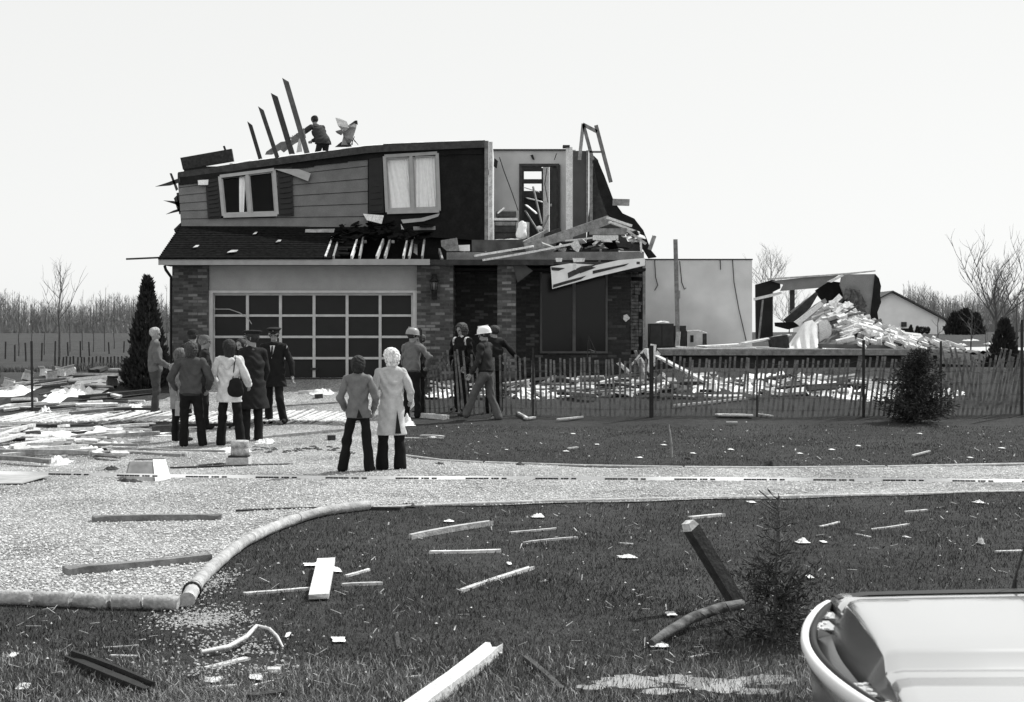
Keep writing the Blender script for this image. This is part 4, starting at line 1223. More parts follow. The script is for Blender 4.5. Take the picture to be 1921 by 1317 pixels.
fc = [Vector((X(px, 62), 62.0, gz(X(px, 62), 62.0))) for px in (103, 180, 250)]
sf = snow_fence("distant dark slat fence behind the debris heap", fc, .15, .76, lambda p: .02, lambda p: 1.0, wires=False, m=W_DARK, pw=.075)
# flattened fence on the drive
root = empty("fallen_fence", G(300, 797), "snow fence lying flat on the gravel under the group of people", "fence")
mb, wr = MB(), MB()
prev = None
for px in np.arange(-20, 655, 7.3):
    if random.random() < .05: continue
    a = G(px, 799 + 2 * math.sin(px * .02)); d = Vector((.28 + random.gauss(0, .05), 1.12, 0))
    b = a + d; b.z = gz(b.x, b.y)
    up = Vector((0, 0, .075 + .03 * random.random()))
    mb.beam(a + up, b + up * 1.5, .05, .022)
    cur = [a.lerp(b, f_) + up + Vector((0, 0, .012)) for f_ in (.15, .5, .85)]
    if prev:
        for p_, c_ in zip(prev, cur): wr.tube([p_, c_], .004, 3, cap=False)
    prev = cur
mb.build("slats", PICKB, root); wr.build("wire_lattice", METALD, root)
# posts of the field fence and the lone steel post
root = empty("field_fence", G(60, 676), "row of old wooden posts along the far field", "fence")
for px, b, t in ((10, 674, 641), (28, 678, 647), (49, 678, 643), (78, 677, 643), (103, 676, 640), (128, 668, 642), (151, 670, 640), (168, 668, 641), (205, 664, 642), (232, 662, 640)):
    g = G(px, b); mb = MB(); mb.tube([g + Vector((0, 0, -.1)), (g.x + random.uniform(-.05, .05), g.y, Z(t, g.y))], .05, 7); mb.build("post", W_DARK, root)
wr = MB()
for h_ in (.5, .9): wr.tube([G(px, b) + Vector((0, 0, h_)) for px, b in ((10, 674), (49, 678), (103, 676), (151, 670), (205, 664), (232, 662))], .005, 3)
wr.build("wire", METALD, root)
g = G(61, 786); mb = MB(); mb.beam(g + Vector((0, 0, -.1)), (g.x - .02, g.y, Z(640, g.y)), .045, .015, (0, 1, 0)); mb.beam(g + Vector((0, .012, -.1)), (g.x - .02, g.y + .012, Z(640, g.y)), .014, .04, (0, 1, 0))
thing(mb, "steel_post", METALD, "thin dark steel post standing alone in the debris", "post")

# barrier tape stretched low over the drive
TAPE = mat("white_tape", 0.82, 0.5, 0.04, 3); TAPEK = mat("tape_print", 0.015, 0.6)
tp = [P(-60, 886, 17.3), P(90, 888, 17.2), P(340, 893, 17.1), P(700, 896, 17.1), P(960, 896.5, 17.15), P(1300, 898, 17.2), P(1700, 900, 17.2), P(2000, 903, 17.2)]
troot = empty("barrier_tape", tuple(tp[3]), "white barrier tape with black print stretched across the gravel drive", "tape")
path = []
for a, b in zip(tp[:-1], tp[1:]):
    for i in range(10): path.append(a.lerp(b, i / 10))
path.append(tp[-1])
hgt = .036
mb = MB()
def tw_(i): return .5 * math.sin(i * .13) * .3
vs, fs = [], []
for i, p in enumerate(path):
    dz = Vector((0, .012 + .01 * math.sin(i * .4), hgt / 2))
    vs += [p - dz, p + dz]
for i in range(len(path) - 1): fs.append((2 * i, 2 * i + 2, 2 * i + 3, 2 * i + 1))
mb.add(vs, fs, True); mb.build("ribbon", TAPE, troot)
mb = MB()
def tape_at(x):
    for a, b in zip(path[:-1], path[1:]):
        if a.x <= x <= b.x: return a.lerp(b, (x - a.x) / (b.x - a.x))
x = -5.6
while x < 6.2:                                        # two words, in worn block letters too small to read
    q = x
    for kx in (.03, .03, .028, .03, .026, .03, .028, .03, .03, 0, .026, .03, .03, 0, .03, .03):
        if kx:
            a = tape_at(q)
            if a:
                b = tape_at(q + kx) or a
                o_ = Vector((0, -.022, 0))
                mb.add([a + o_ + Vector((0, 0, -.014)), b + o_ + Vector((0, 0, -.014)), b + o_ + Vector((0, .006, .004)), a + o_ + Vector((0, .006, .004))], [(0, 1, 2, 3)])
        q += .031
    x += .84
mb.build("lettering", TAPEK, troot)
for x_ in (tp[0], tp[-1]):
    mb = MB(); mb.beam((x_.x, x_.y, gz(x_.x, x_.y) - .1), (x_.x, x_.y, x_.z + .1), .04, .04); mb.build("stake", W_DARK, troot)
# ------------------------------------------------------------------ people: smooth bodies grown from joints
def surface(D, org, res):
    """naive surface nets on a field of signed distances"""
    ins = D < 0
    sl = lambda a, d: slice(d, a.shape[0] - 1 + d)
    C8 = [(i, j, k) for k in (0, 1) for j in (0, 1) for i in (0, 1)]
    nx, ny, nz = D.shape
    cut = lambda A, c: A[c[0]:nx - 1 + c[0], c[1]:ny - 1 + c[1], c[2]:nz - 1 + c[2]]
    cnt = sum(cut(ins, c).astype(np.int8) for c in C8)
    mix = (cnt > 0) & (cnt < 8)
    ii = np.argwhere(mix)
    vals = np.stack([cut(D, c)[mix] for c in C8])
    pos = np.zeros((len(ii), 3)); n = np.zeros(len(ii))
    for a in range(8):
        for b in range(a + 1, 8):
            ca, cb = np.array(C8[a]), np.array(C8[b])
            if np.abs(ca - cb).sum() != 1: continue
            va, vb = vals[a], vals[b]
            s = (va < 0) != (vb < 0)
            t = np.where(s, va / np.where(s, va - vb, 1), 0)
            pos += s[:, None] * (ca + t[:, None] * (cb - ca)); n += s
    V = (ii + pos / n[:, None]) * res + org
    idm = -np.ones(mix.shape, np.int64); idm[mix] = np.arange(len(ii))
    faces = []
    for ax in range(3):
        sA = [slice(None)] * 3; sB = [slice(None)] * 3
        sA[ax] = slice(0, -1); sB[ax] = slice(1, None)
        ch = ins[tuple(sA)] != ins[tuple(sB)]
        e = np.argwhere(ch)
        u, v = (ax + 1) % 3, (ax + 2) % 3
        lim = np.array(mix.shape)
        ok = (e[:, u] > 0) & (e[:, v] > 0) & (e[:, u] < lim[u]) & (e[:, v] < lim[v])
        e = e[ok]
        f = []
        for du, dv in ((-1, -1), (0, -1), (0, 0), (-1, 0)):
            q = e.copy(); q[:, u] += du; q[:, v] += dv
            f.append(idm[q[:, 0], q[:, 1], q[:, 2]])
        f = np.stack(f, -1)
        fl = ~ins[tuple(sA)][e[:, 0], e[:, 1], e[:, 2]]
        f[fl] = f[fl][:, ::-1]
        faces.append(f)
    Fq = np.concatenate(faces)
    return V, Fq[(Fq >= 0).all(1)]

def blob(prims, res, k=.025, cuts=(), wr=0.0, seed=0, subs=(), fz=0.0):
    """prims: (a, b, ra, rb, sx, sy); cuts: (point, normal) keeps the side the normal leaves; subs: (a, b, r)"""
    lo = np.min([np.minimum(np.array(p[0]) - max(p[2], p[3]) * max(p[4], p[5], 1), np.array(p[1]) - max(p[2], p[3]) * max(p[4], p[5], 1)) for p in prims], 0) - .05
    hi = np.max([np.maximum(np.array(p[0]) + max(p[2], p[3]) * max(p[4], p[5], 1), np.array(p[1]) + max(p[2], p[3]) * max(p[4], p[5], 1)) for p in prims], 0) + .05
    n = np.ceil((hi - lo) / res).astype(int) + 1
    ax = [lo[i] + np.arange(n[i]) * res for i in range(3)]
    Xg, Yg, Zg = np.meshgrid(*ax, indexing='ij')
    Pn = np.stack([Xg, Yg, Zg], -1).astype(np.float32).reshape(-1, 3)
    D = np.full(len(Pn), 9.0, np.float32)
    for a, b, ra, rb, sx, sy in prims:
        s = np.array([1 / sx, 1 / sy, 1], np.float32)
        mn = np.minimum(np.array(a), np.array(b)) - np.array([sx, sy, 1]) * max(ra, rb) - .12
        mxx = np.maximum(np.array(a), np.array(b)) + np.array([sx, sy, 1]) * max(ra, rb) + .12
        sel = np.where(((Pn >= mn) & (Pn <= mxx)).all(1))[0]
        q = Pn[sel] * s; A = np.array(a, np.float32) * s; B = np.array(b, np.float32) * s
        ab = B - A; L2 = float(ab @ ab) + 1e-9
        t = np.clip((q - A) @ ab / L2, 0, 1)
        d = np.linalg.norm(q - A - t[:, None] * ab, axis=1) - (ra + (rb - ra) * t)
        d1 = D[sel]
        h = np.clip(.5 + .5 * (d1 - d) / k, 0, 1)
        D[sel] = d1 * (1 - h) + d * h - k * h * (1 - h)
    if wr:
        x, y, z = Pn.T
        D += wr * (np.sin(38 * z + 9 * x + 5 * np.sin(11 * x + seed) + 6 * np.sin(9 * y + seed * 2.1)) * (.6 + .4 * np.sin(7 * z + 13 * y + seed)) + .7 * np.sin(17 * z - 21 * x + 15 * y + seed))
    if fz:
        x, y, z = Pn.T
        D += fz * (np.sin(70 * x + 3 * np.sin(40 * z + seed)) * np.sin(75 * y + 2 * np.sin(35 * x)) * np.sin(62 * z + 3 * np.sin(45 * y + seed)) + .6 * np.sin(120 * x + 60 * z + 2 * np.sin(80 * y)) * np.sin(110 * z - 90 * y))
    for a, b, r in subs:
        A, B = np.array(a, np.float32), np.array(b, np.float32); ab = B - A; L2 = float(ab @ ab) + 1e-9
        t = np.clip((Pn - A) @ ab / L2, 0, 1)
        D = np.maximum(D, r - np.linalg.norm(Pn - A - t[:, None] * ab, axis=1))
    for pt, nn in cuts:
        D = np.maximum(D, -((Pn - np.array(pt, np.float32)) @ np.array(nn, np.float32)))
    return surface(D.reshape(Xg.shape), lo, res)

SKIN = mat("skin", 0.27, 0.6, 0.10, 20)
EYE = mat("eye_dark", 0.03, 0.4)
CLOTH = {}
def cloth(v):
    k = "cloth_%d" % round(v * 1000)
    if k not in CLOTH: CLOTH[k] = mat("cloth_tone_%d" % round(v * 1000), v, 0.9, 0.18, 10, 0.25, 180, spec=0.15)
    return CLOTH[k]
def hairm(v):
    k = "hair_%d" % round(v * 1000)
    if k not in CLOTH: CLOTH[k] = mat("hair_tone_%d" % round(v * 1000), v, 0.7, 0.5, 30, 0.6, 90, (1, 1, .4))
    return CLOTH[k]

def person(label, pos, H, yaw, top, legs_v, arms=None, legs=None, hair=.03, hairstyle="short", head=(0, 0), spine=(0, 0), hem=.47, flare=1.0, sleeve_w=1.0,
           trouser=.02, bell=1.25, cap=None, cap_v=.02, sex="m", group="people looking over the wreck", shoes=.015, collar=None, wr=.0095, fat=1.0, lift=0.0, extras=None, fine=False):
    """yaw 0 looks away from the camera, 90 to photo left, 180 at the camera"""
    root = empty("person", pos, label, "person", group)
    H *= .972
    seed = int(abs(pos[0] * 100)) % 97
    V3 = lambda *a: np.array(a, float)
    un = lambda v: np.array(v, float) / np.linalg.norm(v)
    hw = .052 if sex == "m" else .055
    shw = .112 if sex == "m" else .098
    pel = V3(0, 0, .525)
    sp = un((spine[0], spine[1], 1))
    chest = pel + sp * .20; neck = pel + sp * .315; headc = neck + un((spine[0] * .6 + head[1] * .0, spine[1] * .6, 1)) * .088
    legs = legs or (((-.04, 0, -1), (-.02, 0, -1)), ((.04, 0, -1), (.02, 0, -1)))
    arms = arms or (((-.22, .02, -1), (-.05, .25, -1)), ((.22, .02, -1), (.05, .25, -1)))
    J = {}
    low = 9
    for s, n_, (th, sh) in ((-1, "L", legs[0]), (1, "R", legs[1])):
        hip = pel + V3(s * hw, 0, -.02); kn = hip + un(th) * .235; an = kn + un(sh) * .232
        J["hip" + n_], J["kn" + n_], J["an" + n_] = hip, kn, an
        low = min(low, an[2])
    for s, n_, (ua, fa) in ((-1, "L", arms[0]), (1, "R", arms[1])):
        sho = pel + sp * .285 + V3(s * shw, 0, 0); el = sho + un(ua) * .172; wri = el + un(fa) * .150
        J["sh" + n_], J["el" + n_], J["wr" + n_], J["fa" + n_] = sho, el, wri, un(fa)
    dz = .042 - low
    off = V3(0, 0, dz)
    for k in J:
        if not k.startswith("fa"): J[k] = (J[k] + off) * H
    pel, chest, neck, headc = [(p + off) * H for p in (pel, chest, neck, headc)]
    h_ = H / 1.75
    M = Matrix.Rotation(R(yaw), 4, 'Z')
    def emit(name, VF, m, parent=root, mats=None, mi=None):
        V, FQ = VF
        Vw = V.copy(); c, s = math.cos(R(yaw)), math.sin(R(yaw))
        Vw[:, 0] = V[:, 0] * c - V[:, 1] * s; Vw[:, 1] = V[:, 0] * s + V[:, 1] * c
        Vw += np.array(pos)
        return mesh_np(name, Vw, FQ, None if mats else m, parent, True, mats, mi)
    # head frame: turn (deg, + left) and nod
    ht, hn = R(head[0]), R(head[1])
    fx = V3(math.cos(ht), math.sin(ht), 0); fy0 = V3(-math.sin(ht), math.cos(ht), 0)
    fy = fy0 * math.cos(hn) + V3(0, 0, -1) * math.sin(hn); fz = np.cross(fx, fy)
    HS = 1.10
    hp = lambda x, y, z: headc + (fx * x + fy * y + fz * z) * h_ * HS
    BH = lambda a, b, ra, rb, sx=1, sy=1: (tuple(a), tuple(b), ra * h_ * HS, rb * h_ * HS, sx, sy)
    B = lambda a, b, ra, rb, sx=1, sy=1: (tuple(a), tuple(b), ra * h_, rb * h_, sx, sy)
    body = [BH(hp(0, -.015, .035), hp(0, .012, .04), .076, .074), BH(hp(0, .025, -.035), hp(0, .03, -.065), .052, .040), BH(hp(0, .098, -.012), hp(0, .092, .02), .011, .008),
            BH(hp(-.024, .078, .03), hp(.024, .078, .03), .016, .016), BH(hp(0, .07, -.048), hp(0, .07, -.05), .024, .022), BH(hp(-.078, -.005, .0), hp(-.08, -.008, .03), .010, .013), BH(hp(.078, -.005, 0), hp(.08, -.008, .03), .010, .013),
            B(neck - V3(0, 0, .03), hp(0, -.01, -.03), .058, .052),
            B(pel, chest, .098 * fat, .115 * fat, 1.2, .8), B(chest, neck - V3(0, 0, .09) * h_, .125 * fat, .10, 1.25, .75), B(J["shL"], J["shR"], .058, .058), B(neck - V3(0, 0, .01) * h_, J["shL"] * .6 + neck * .4 - V3(0, 0, .01), .050, .05), B(neck - V3(0, 0, .01) * h_, J["shR"] * .6 + neck * .4 - V3(0, 0, .01), .050, .05)]
    for n_ in "LR":
        body += [B(J["sh" + n_], J["el" + n_], .048, .039), B(J["el" + n_], J["wr" + n_], .039, .026), B(J["hip" + n_], J["kn" + n_], .064, .048), B(J["kn" + n_], J["an" + n_], .048, .032)]
        f_ = legs[0 if n_ == "L" else 1][1]
        body.append(B(J["an" + n_], J["an" + n_] + V3(0, .13, -.045 * 1) * h_, .036, .03))
    subs = [(tuple(hp(-.030, .089, .012)), tuple(hp(-.028, .089, .012)), .009 * h_), (tuple(hp(.030, .089, .012)), tuple(hp(.028, .089, .012)), .009 * h_)]
    VB, FB = blob(body, .011, .016, subs=subs)
    # hands: palm, four fingers, thumb
    for si, n_ in ((-1, "L"), (1, "R")):
        d = J["fa" + n_]; wri = J["wr" + n_]
        side = np.cross(d, V3(si, 0, .2)); side = side / max(np.linalg.norm(side), 1e-6)       # spread of the fingers
        pn = np.cross(side, d)
        pr = [B(wri - d * .02, wri + d * .03 * h_, .026, .030), B(wri + d * .03 * h_ + side * .018 * h_, wri + d * .085 * h_ + side * .024 * h_, .018, .016), B(wri + d * .03 * h_ - side * .016 * h_, wri + d * .085 * h_ - side * .024 * h_, .019, .016)]
        cu = pn * (-si)
        for q, ln in ((.030, .066), (.010, .076), (-.011, .072), (-.031, .056)):
            k0 = wri + (d * .088 + side * q) * h_; k1 = k0 + (d * .8 + cu * .35) * ln * .5 * h_; k2 = k1 + (d * .45 + cu * .85) * ln * .5 * h_
            pr += [B(k0, k1, .0095, .0088), B(k1, k2, .0088, .0075)]
        t0 = wri + (d * .03 + side * .028) * h_; t1 = t0 + (side * .7 + d * .6 + cu * .3) * .036 * h_
        pr += [B(t0, t1, .013, .010), B(t1, t1 + (d * .9 + cu * .3) * .028 * h_, .010, .008)]
        v_, f_ = blob(pr, .0055, .006)
        FB = np.concatenate([FB, f_ + len(VB)]); VB = np.concatenate([VB, v_])
    mi = np.zeros(len(FB), int)
    cen = VB[FB].mean(1)
    for s in (-1, 1):
        mi[np.linalg.norm(cen - hp(s * .029, .084, .012), axis=1) < .014 * h_] = 1
    mi[(np.linalg.norm(cen - hp(0, .088, -.045), axis=1) < .02 * h_) & (np.abs((cen - hp(0, .088, -.045)) @ fz) < .004)] = 1
    emit("body", (VB, FB), None, mats=[SKIN, EYE], mi=mi)
    # hair
    if hairstyle != "none":
        g_ = {"short": .013, "bushy": .029, "bob": .026, "long": .022}[hairstyle]
        hr = [BH(hp(0, -.018, .042), hp(0, .008, .050), .078 + g_, .072 + g_)]
        if hairstyle in ("bushy", "bob"): hr += [BH(hp(0, -.035, -.01), hp(0, -.03, -.035), .070 + g_, .060 + g_)]
        if hairstyle == "long": hr += [BH(hp(0, -.035, 0), hp(0, -.045, -.16), .074 + g_, .06), BH(hp(0, -.04, -.1), hp(0, -.055, -.19), .06, .045, 1.2, .7)]
        sb = [(tuple(hp(0, .115, -.045)), tuple(hp(0, .12, .015)), .082 * h_ * HS)]
        if hairstyle == "short": sb.append((tuple(hp(0, .02, -.13)), tuple(hp(0, -.10, -.15)), .085 * h_))
        vf = blob(hr, .009, .02, fz=.005 if hairstyle != "bushy" else .009, seed=seed, subs=sb)
        emit("hair", vf, hairm(hair))
    # trousers
    cv_ = .84 if hem < .49 else 1.0                     # slimmer under a coat
    tr = [B(pel + V3(0, 0, .04) * h_, pel - V3(0, 0, .03) * h_, .125 * fat * cv_, .125 * fat * cv_, 1.2, .85)]
    for n_ in "LR":
        an = J["an" + n_]
        tr += [B(J["hip" + n_], J["kn" + n_], .100 * fat * cv_, .070), B(J["kn" + n_], an + V3(0, 0, -.015), .070, .060 * bell)]
    emit("trousers", blob(tr, .013, .03, wr=wr * .55, seed=seed), cloth(trouser))
    # shoes
    VS, FS = np.zeros((0, 3)), np.zeros((0, 4), int)
    for i, n_ in enumerate("LR"):
        an = J["an" + n_]; toe = V3((-.03, .03)[i], .16, 0) * h_
        zf = max(an[2] - .03 * h_, .03)
        a0 = V3(an[0], an[1] - .03 * h_, an[2] - .022 * h_)
        pr = [B(a0, a0 + toe * .65, .040, .042), B(a0 + toe * .6, a0 + toe * 1.1, .042, .030), B(an, a0, .046, .042)]
        v_, f_ = blob(pr, .011, .02, cuts=[((0, 0, min(an[2] - .06 * h_, a0[2] - .03 * h_)), (0, 0, 1))])
        FS = np.concatenate([FS, f_ + len(VS)]); VS = np.concatenate([VS, v_])
    emit("shoes", (VS, FS), cloth(shoes))
    # jacket or coat
    hz = hem * H
    tp = [B(neck - V3(0, 0, .012) * h_, J["shL"] * .65 + neck * .35 - V3(0, 0, .005), .058, .062), B(neck - V3(0, 0, .012) * h_, J["shR"] * .65 + neck * .35 - V3(0, 0, .005), .058, .062), B(pel + V3(0, 0, .02) * h_, chest, .152 * fat, .145 * fat, 1.2, .85), B(chest, neck - V3(0, 0, .075) * h_, .145 * fat, .11, 1.25, .78), B(J["shL"] + V3(.02, 0, 0), J["shR"] - V3(.02, 0, 0), .070, .070), B(neck - V3(0, 0, .06) * h_, neck + V3(0, -.004, .004) * h_, .085, .066)]
    cuts = []
    if hem < .5:
        bot = V3(pel[0], pel[1], hz - .08)
        tp.append(B(pel, bot, .158 * fat, (.158 + .10 * (.52 - hem) * 2) * flare * fat, 1.22, .85))
    cuts.append(((0, 0, hz), (0, 0, 1)))
    # arms end at the wrist, so they take no part in the hem cut
    core = blob(tp, .012, .035, wr=wr, seed=seed + 3, cuts=cuts)
    VT, FT = core
    for n_ in "LR":
        w0 = J["wr" + n_]; d = J["fa" + n_]
        ar = [B(J["sh" + n_], J["el" + n_], .066 * sleeve_w, .056 * sleeve_w), B(J["el" + n_], w0 + d * .03, .056 * sleeve_w, .044 * sleeve_w)]
        v_, f_ = blob(ar, .012, .02, wr=wr * 1.1, seed=seed + 5, cuts=[(tuple(w0 - d * .005), tuple(-d))])
        FT = np.concatenate([FT, f_ + len(VT)]); VT = np.concatenate([VT, v_])
    emit("jacket", (VT, FT), cloth(top))
    if hem > .5:                                       # knitted or belted waist
        wb = blob([B(V3(pel[0], pel[1], hz - .012), V3(pel[0], pel[1], hz + .012), .150 * fat, .150 * fat, 1.2, .87)], .012, .02, cuts=[((0, 0, hz - .03 * h_), (0, 0, 1)), ((0, 0, hz + .022 * h_), (0, 0, -1))])
        emit("waistband", wb, cloth(max(.012, round(top * .45, 3))))
    if collar is not None:
        cl_ = [B(neck - V3(0, .0, .015) * h_, neck - V3(0, -.005, -.012) * h_, .080, .072)]
        emit("collar", blob(cl_, .010, .02, subs=[(tuple(neck + V3(0, .12, .02)), tuple(neck + V3(0, .13, -.1)), .07)]), cloth(collar))
    # headwear, in the head frame
    if cap:
        Rm = np.stack([fx, fy, fz], 1)
        def hemit(mb, nm, m, par=root):
            V = np.array(mb.v) * (h_ * HS) @ Rm.T + headc
            c, s = math.cos(R(yaw)), math.sin(R(yaw))
            Vw = V.copy(); Vw[:, 0] = V[:, 0] * c - V[:, 1] * s; Vw[:, 1] = V[:, 0] * s + V[:, 1] * c
            mb.v = [tuple(p) for p in Vw + np.array(pos)]
            return mb.build(nm, m, par)
        mb = MB()
        if cap == "police":
            mb.lathe([(.088, .055), (.092, .085), (.128, .115), (.132, .125), (.10, .138), (0, .145)], (0, -.005, 0), 24, .95, 1.08)
            ho = hemit(mb, "peaked_cap", cloth(cap_v))
            mb = MB(); mb.grid(lambda u, v: ((.09 + .0 * v) * math.cos(math.pi * (.12 + .76 * u)), .0 + (.093 + .062 * v) * math.sin(math.pi * (.12 + .76 * u)), .062 - .022 * v + .01 * math.cos(math.pi * (2 * u - 1))), 14, 3)
            hemit(mb, "visor", mat("patent_visor", .012, .25, spec=.6), ho)
            mb = MB(); mb.lathe([(.093, .058), (.095, .062), (.096, .078), (.094, .084)], (0, -.005, 0), 24, .95, 1.08); hemit(mb, "band", cloth(.05), ho)
            mb = MB(); mb.lathe([(0, .01), (.013, .006), (.016, 0)], (0, 0, 0), 8); mb.v = [(p[0], .102 + p[2], .098 + p[1]) for p in mb.v]; hemit(mb, "badge", mat("cap_badge", .5, .3, metal=.8), ho)
        elif cap == "hardhat":
            mb.lathe([(.118, .035), (.116, .05), (.112, .09), (.095, .13), (.06, .155), (0, .165)], (0, -.005, 0), 24, .92, 1.1)
            mb.beam((0, -.09, .145), (0, .09, .145), .03, .05)
            ho = hemit(mb, "hard_hat", mat("hat_shell_%d" % round(cap_v * 100), cap_v, .35, .05))
            mb = MB(); mb.grid(lambda u, v: ((.108 + .018 * v) * math.cos(2 * math.pi * u) * .95, (.125 + (.018 + .03 * max(0, math.sin(2 * math.pi * u))) * v) * math.sin(2 * math.pi * u), .038 - .006 * v), 28, 2)
            hemit(mb, "brim", mat("hat_shell_%d" % round(cap_v * 100), cap_v), ho)
        elif cap == "knit":
            mb.lathe([(.090, .03), (.096, .05), (.096, .08), (.082, .12), (.05, .143), (0, .15)], (0, -.01, 0), 20, .95, 1.08)
            hemit(mb, "knit_cap", cloth(cap_v))
        elif cap == "ball":
            mb.lathe([(.088, .045), (.092, .07), (.08, .115), (.05, .138), (0, .146)], (0, -.006, 0), 20, .95, 1.08)
            ho = hemit(mb, "flat_cap", cloth(cap_v))
            mb = MB(); mb.grid(lambda u, v: (.08 * math.cos(math.pi * (.12 + .76 * u)), (.088 + .07 * v) * math.sin(math.pi * (.12 + .76 * u)), .05 - .012 * v), 12, 2); hemit(mb, "visor", cloth(cap_v), ho)
    if extras:
        def world(p):
            c, s = math.cos(R(yaw)), math.sin(R(yaw))
            return Vector((p[0] * c - p[1] * s + pos[0], p[0] * s + p[1] * c + pos[1], p[2] + pos[2]))
        extras(root, J, pel, chest, neck, h_, world)
    return root, J

def at_feet(px, py): return tuple(G(px, py))

# two women in front
def vent(zlo, zhi, x=.01, y=-.16):
    def f(root, J, pel, chest, neck, h_, W):
        mb = MB(); mb.prism([W((x - .004, y, zhi)), W((x + .05, y - .008, zlo)), W((x - .03, y - .008, zlo))], (0, -.004, 0)); mb.build("vent", cloth(.02), root)
    return f
p1, _ = person("dark haired person in grey jacket and dark trousers, seen from behind", at_feet(672, 886), 1.53, -8, .17, None, hair=.022, hairstyle="bob", head=(10, 0), sex="f", hem=.475, flare=1.05, trouser=.012,
    arms=(((-.42, -.05, -1), (.30, .55, -.8)), ((.42, -.05, -1), (-.30, .55, -.8))), legs=(((-.20, .02, -1), (-.16, -.03, -1)), ((.10, .0, -1), (.10, -.02, -1))), bell=1.35, fat=.90, extras=vent(.715, .83, .05))
p2, _ = person("white haired woman in a long pale coat beside the grey jacket", at_feet(734, 882), 1.62, 12, .52, None, hair=.78, hairstyle="bushy", head=(20, 0), sex="f", hem=.295, flare=1.05, trouser=.011, shoes=.10,
    arms=(((-.30, .05, -1), (.2, .7, -.6)), ((.42, -.05, -1), (.1, .75, -.45))), legs=(((-.06, 0, -1), (-.03, 0, -1)), ((.06, 0, -1), (.03, 0, -1))), bell=1.6, fat=.90, extras=vent(.49, .80, .06))
# group at the drive
person("grey haired man in pale jacket and light trousers beside the evergreen", at_feet(291, 780), 1.80, -70, .13, None, hair=.36, hairstyle="short", head=(0, 0), hem=.50, flare=1.05, trouser=.06, collar=.3, shoes=.03, sleeve_w=1.15,
    arms=(((-.10, .0, -1), (.05, .9, -.45)), ((.12, .05, -1), (-.1, .9, -.5))), legs=(((-.05, .10, -1), (-.05, -.12, -1)), ((.06, .02, -1), (.04, -.10, -1))), fat=1.08)
person("dark haired person in grey jacket with back to camera beside the white hood", at_feet(358, 838), 1.70, 6, .075, None, hair=.05, hairstyle="bushy", head=(15, 0), hem=.51, flare=1.02, trouser=.011, sleeve_w=1.15,
    arms=(((-.50, .0, -1), (.25, .7, -.75)), ((.50, 0, -1), (-.25, .7, -.75))), legs=(((-.05, .02, -1), (-.02, -.03, -1)), ((.14, .04, -1), (.12, -.02, -1))), bell=1.3, fat=1.02)
person("person in a long pale coat mostly hidden behind the grey jacket", at_feet(338, 829), 1.58, -30, .22, None, hair=.10, hairstyle="bob", hem=.36, trouser=.012, sex="f", head=(0, 5),
    arms=(((-.3, .1, -1), (-.05, .25, -1)), ((.2, .1, -1), (-.2, .8, -.4))))
person("man in dark jacket facing right between the onlookers", at_feet(384, 806), 1.76, -80, .022, None, hair=.16, hairstyle="short", head=(0, 0), trouser=.014, cap="ball", cap_v=.12, arms=(((-.1, .1, -1), (.1, .8, -.3)), ((.1, .1, -1), (-.1, .8, -.3))))
person("person in a dark knit cap at the back of the group", at_feet(362, 790), 1.80, -20, .03, None, hair=.03, cap="knit", cap_v=.02, trouser=.015)
person("person in a white hooded jacket with a dark shoulder bag", at_feet(430, 837), 1.74, -8, .62, None, hair=.022, hairstyle="long", head=(25, 0), sex="f", hem=.42, flare=1.02, trouser=.011, sleeve_w=1.12,
    arms=(((-.42, .05, -1), (.15, .8, -.6)), ((.40, .1, -1), (-.1, .8, -.5))), legs=(((-.05, 0, -1), (-.05, -.05, -1)), ((.12, .05, -1), (.14, -.02, -1))), bell=1.35,
    extras=lambda root, J, pel, chest, neck, h_, W: (lambda vf: mesh_np("hood", np.array([tuple(W(p)) for p in vf[0]]), vf[1], cloth(.62), root, True))(blob([(tuple(neck + np.array((-.07, -.09, -.05))), tuple(neck + np.array((.07, -.09, -.05))), .055, .055, 1, 1), (tuple(neck + np.array((0, -.105, -.10))), tuple(neck + np.array((0, -.11, -.16))), .075, .04, 1.2, .6)], .012, .03, wr=.005)))
person("officer in peaked cap and long dark coat, back turned to camera", at_feet(473, 828), 1.86, 38, .020, None, hair=.03, head=(42, 0), collar=.12, cap="police", cap_v=.02, hem=.30, flare=1.12, trouser=.016, fat=1.12, sleeve_w=1.1,
    arms=(((-.2, .05, -1), (.05, .4, -1)), ((.2, .05, -1), (-.05, .4, -1))), bell=1.2)
def shirt(root, J, pel, chest, neck, h_, W):
    n_ = neck; c = chest
    f = .135
    mb = MB(); mb.prism([W((-.05, n_[1] + .085, n_[2] - .02)), W((.05, n_[1] + .085, n_[2] - .02)), W((0.0, c[1] + f + .01, c[2] - .06))], (0, -.012, 0)); mb.build("shirt", cloth(.7), root)
    mb = MB(); mb.prism([W((-.012, n_[1] + .105, n_[2] - .03)), W((.012, n_[1] + .105, n_[2] - .03)), W((.022, c[1] + f + .02, c[2] - .03)), W((-.022, c[1] + f + .02, c[2] - .03))], (0, -.012, 0)); mb.build("tie", cloth(.02), root)
person("officer in peaked cap striding with open dark coat, white shirt and tie", at_feet(514, 797), 1.86, 172, .017, None, hair=.03, head=(10, 6), cap="police", cap_v=.02, hem=.40, flare=1.1, trouser=.016,
    arms=(((-.42, -.1, -1), (-.15, .15, -1)), ((.3, .25, -1), (-.5, .7, -.2))), legs=(((-.10, .22, -1), (-.12, -.28, -1)), ((.04, -.08, -1), (.04, -.12, -1))), extras=shirt, fat=1.05)
person("person in dark clothes half hidden behind the white hooded jacket", at_feet(452, 806), 1.70, 150, .02, None, hair=.03, trouser=.013, head=(0, 0))
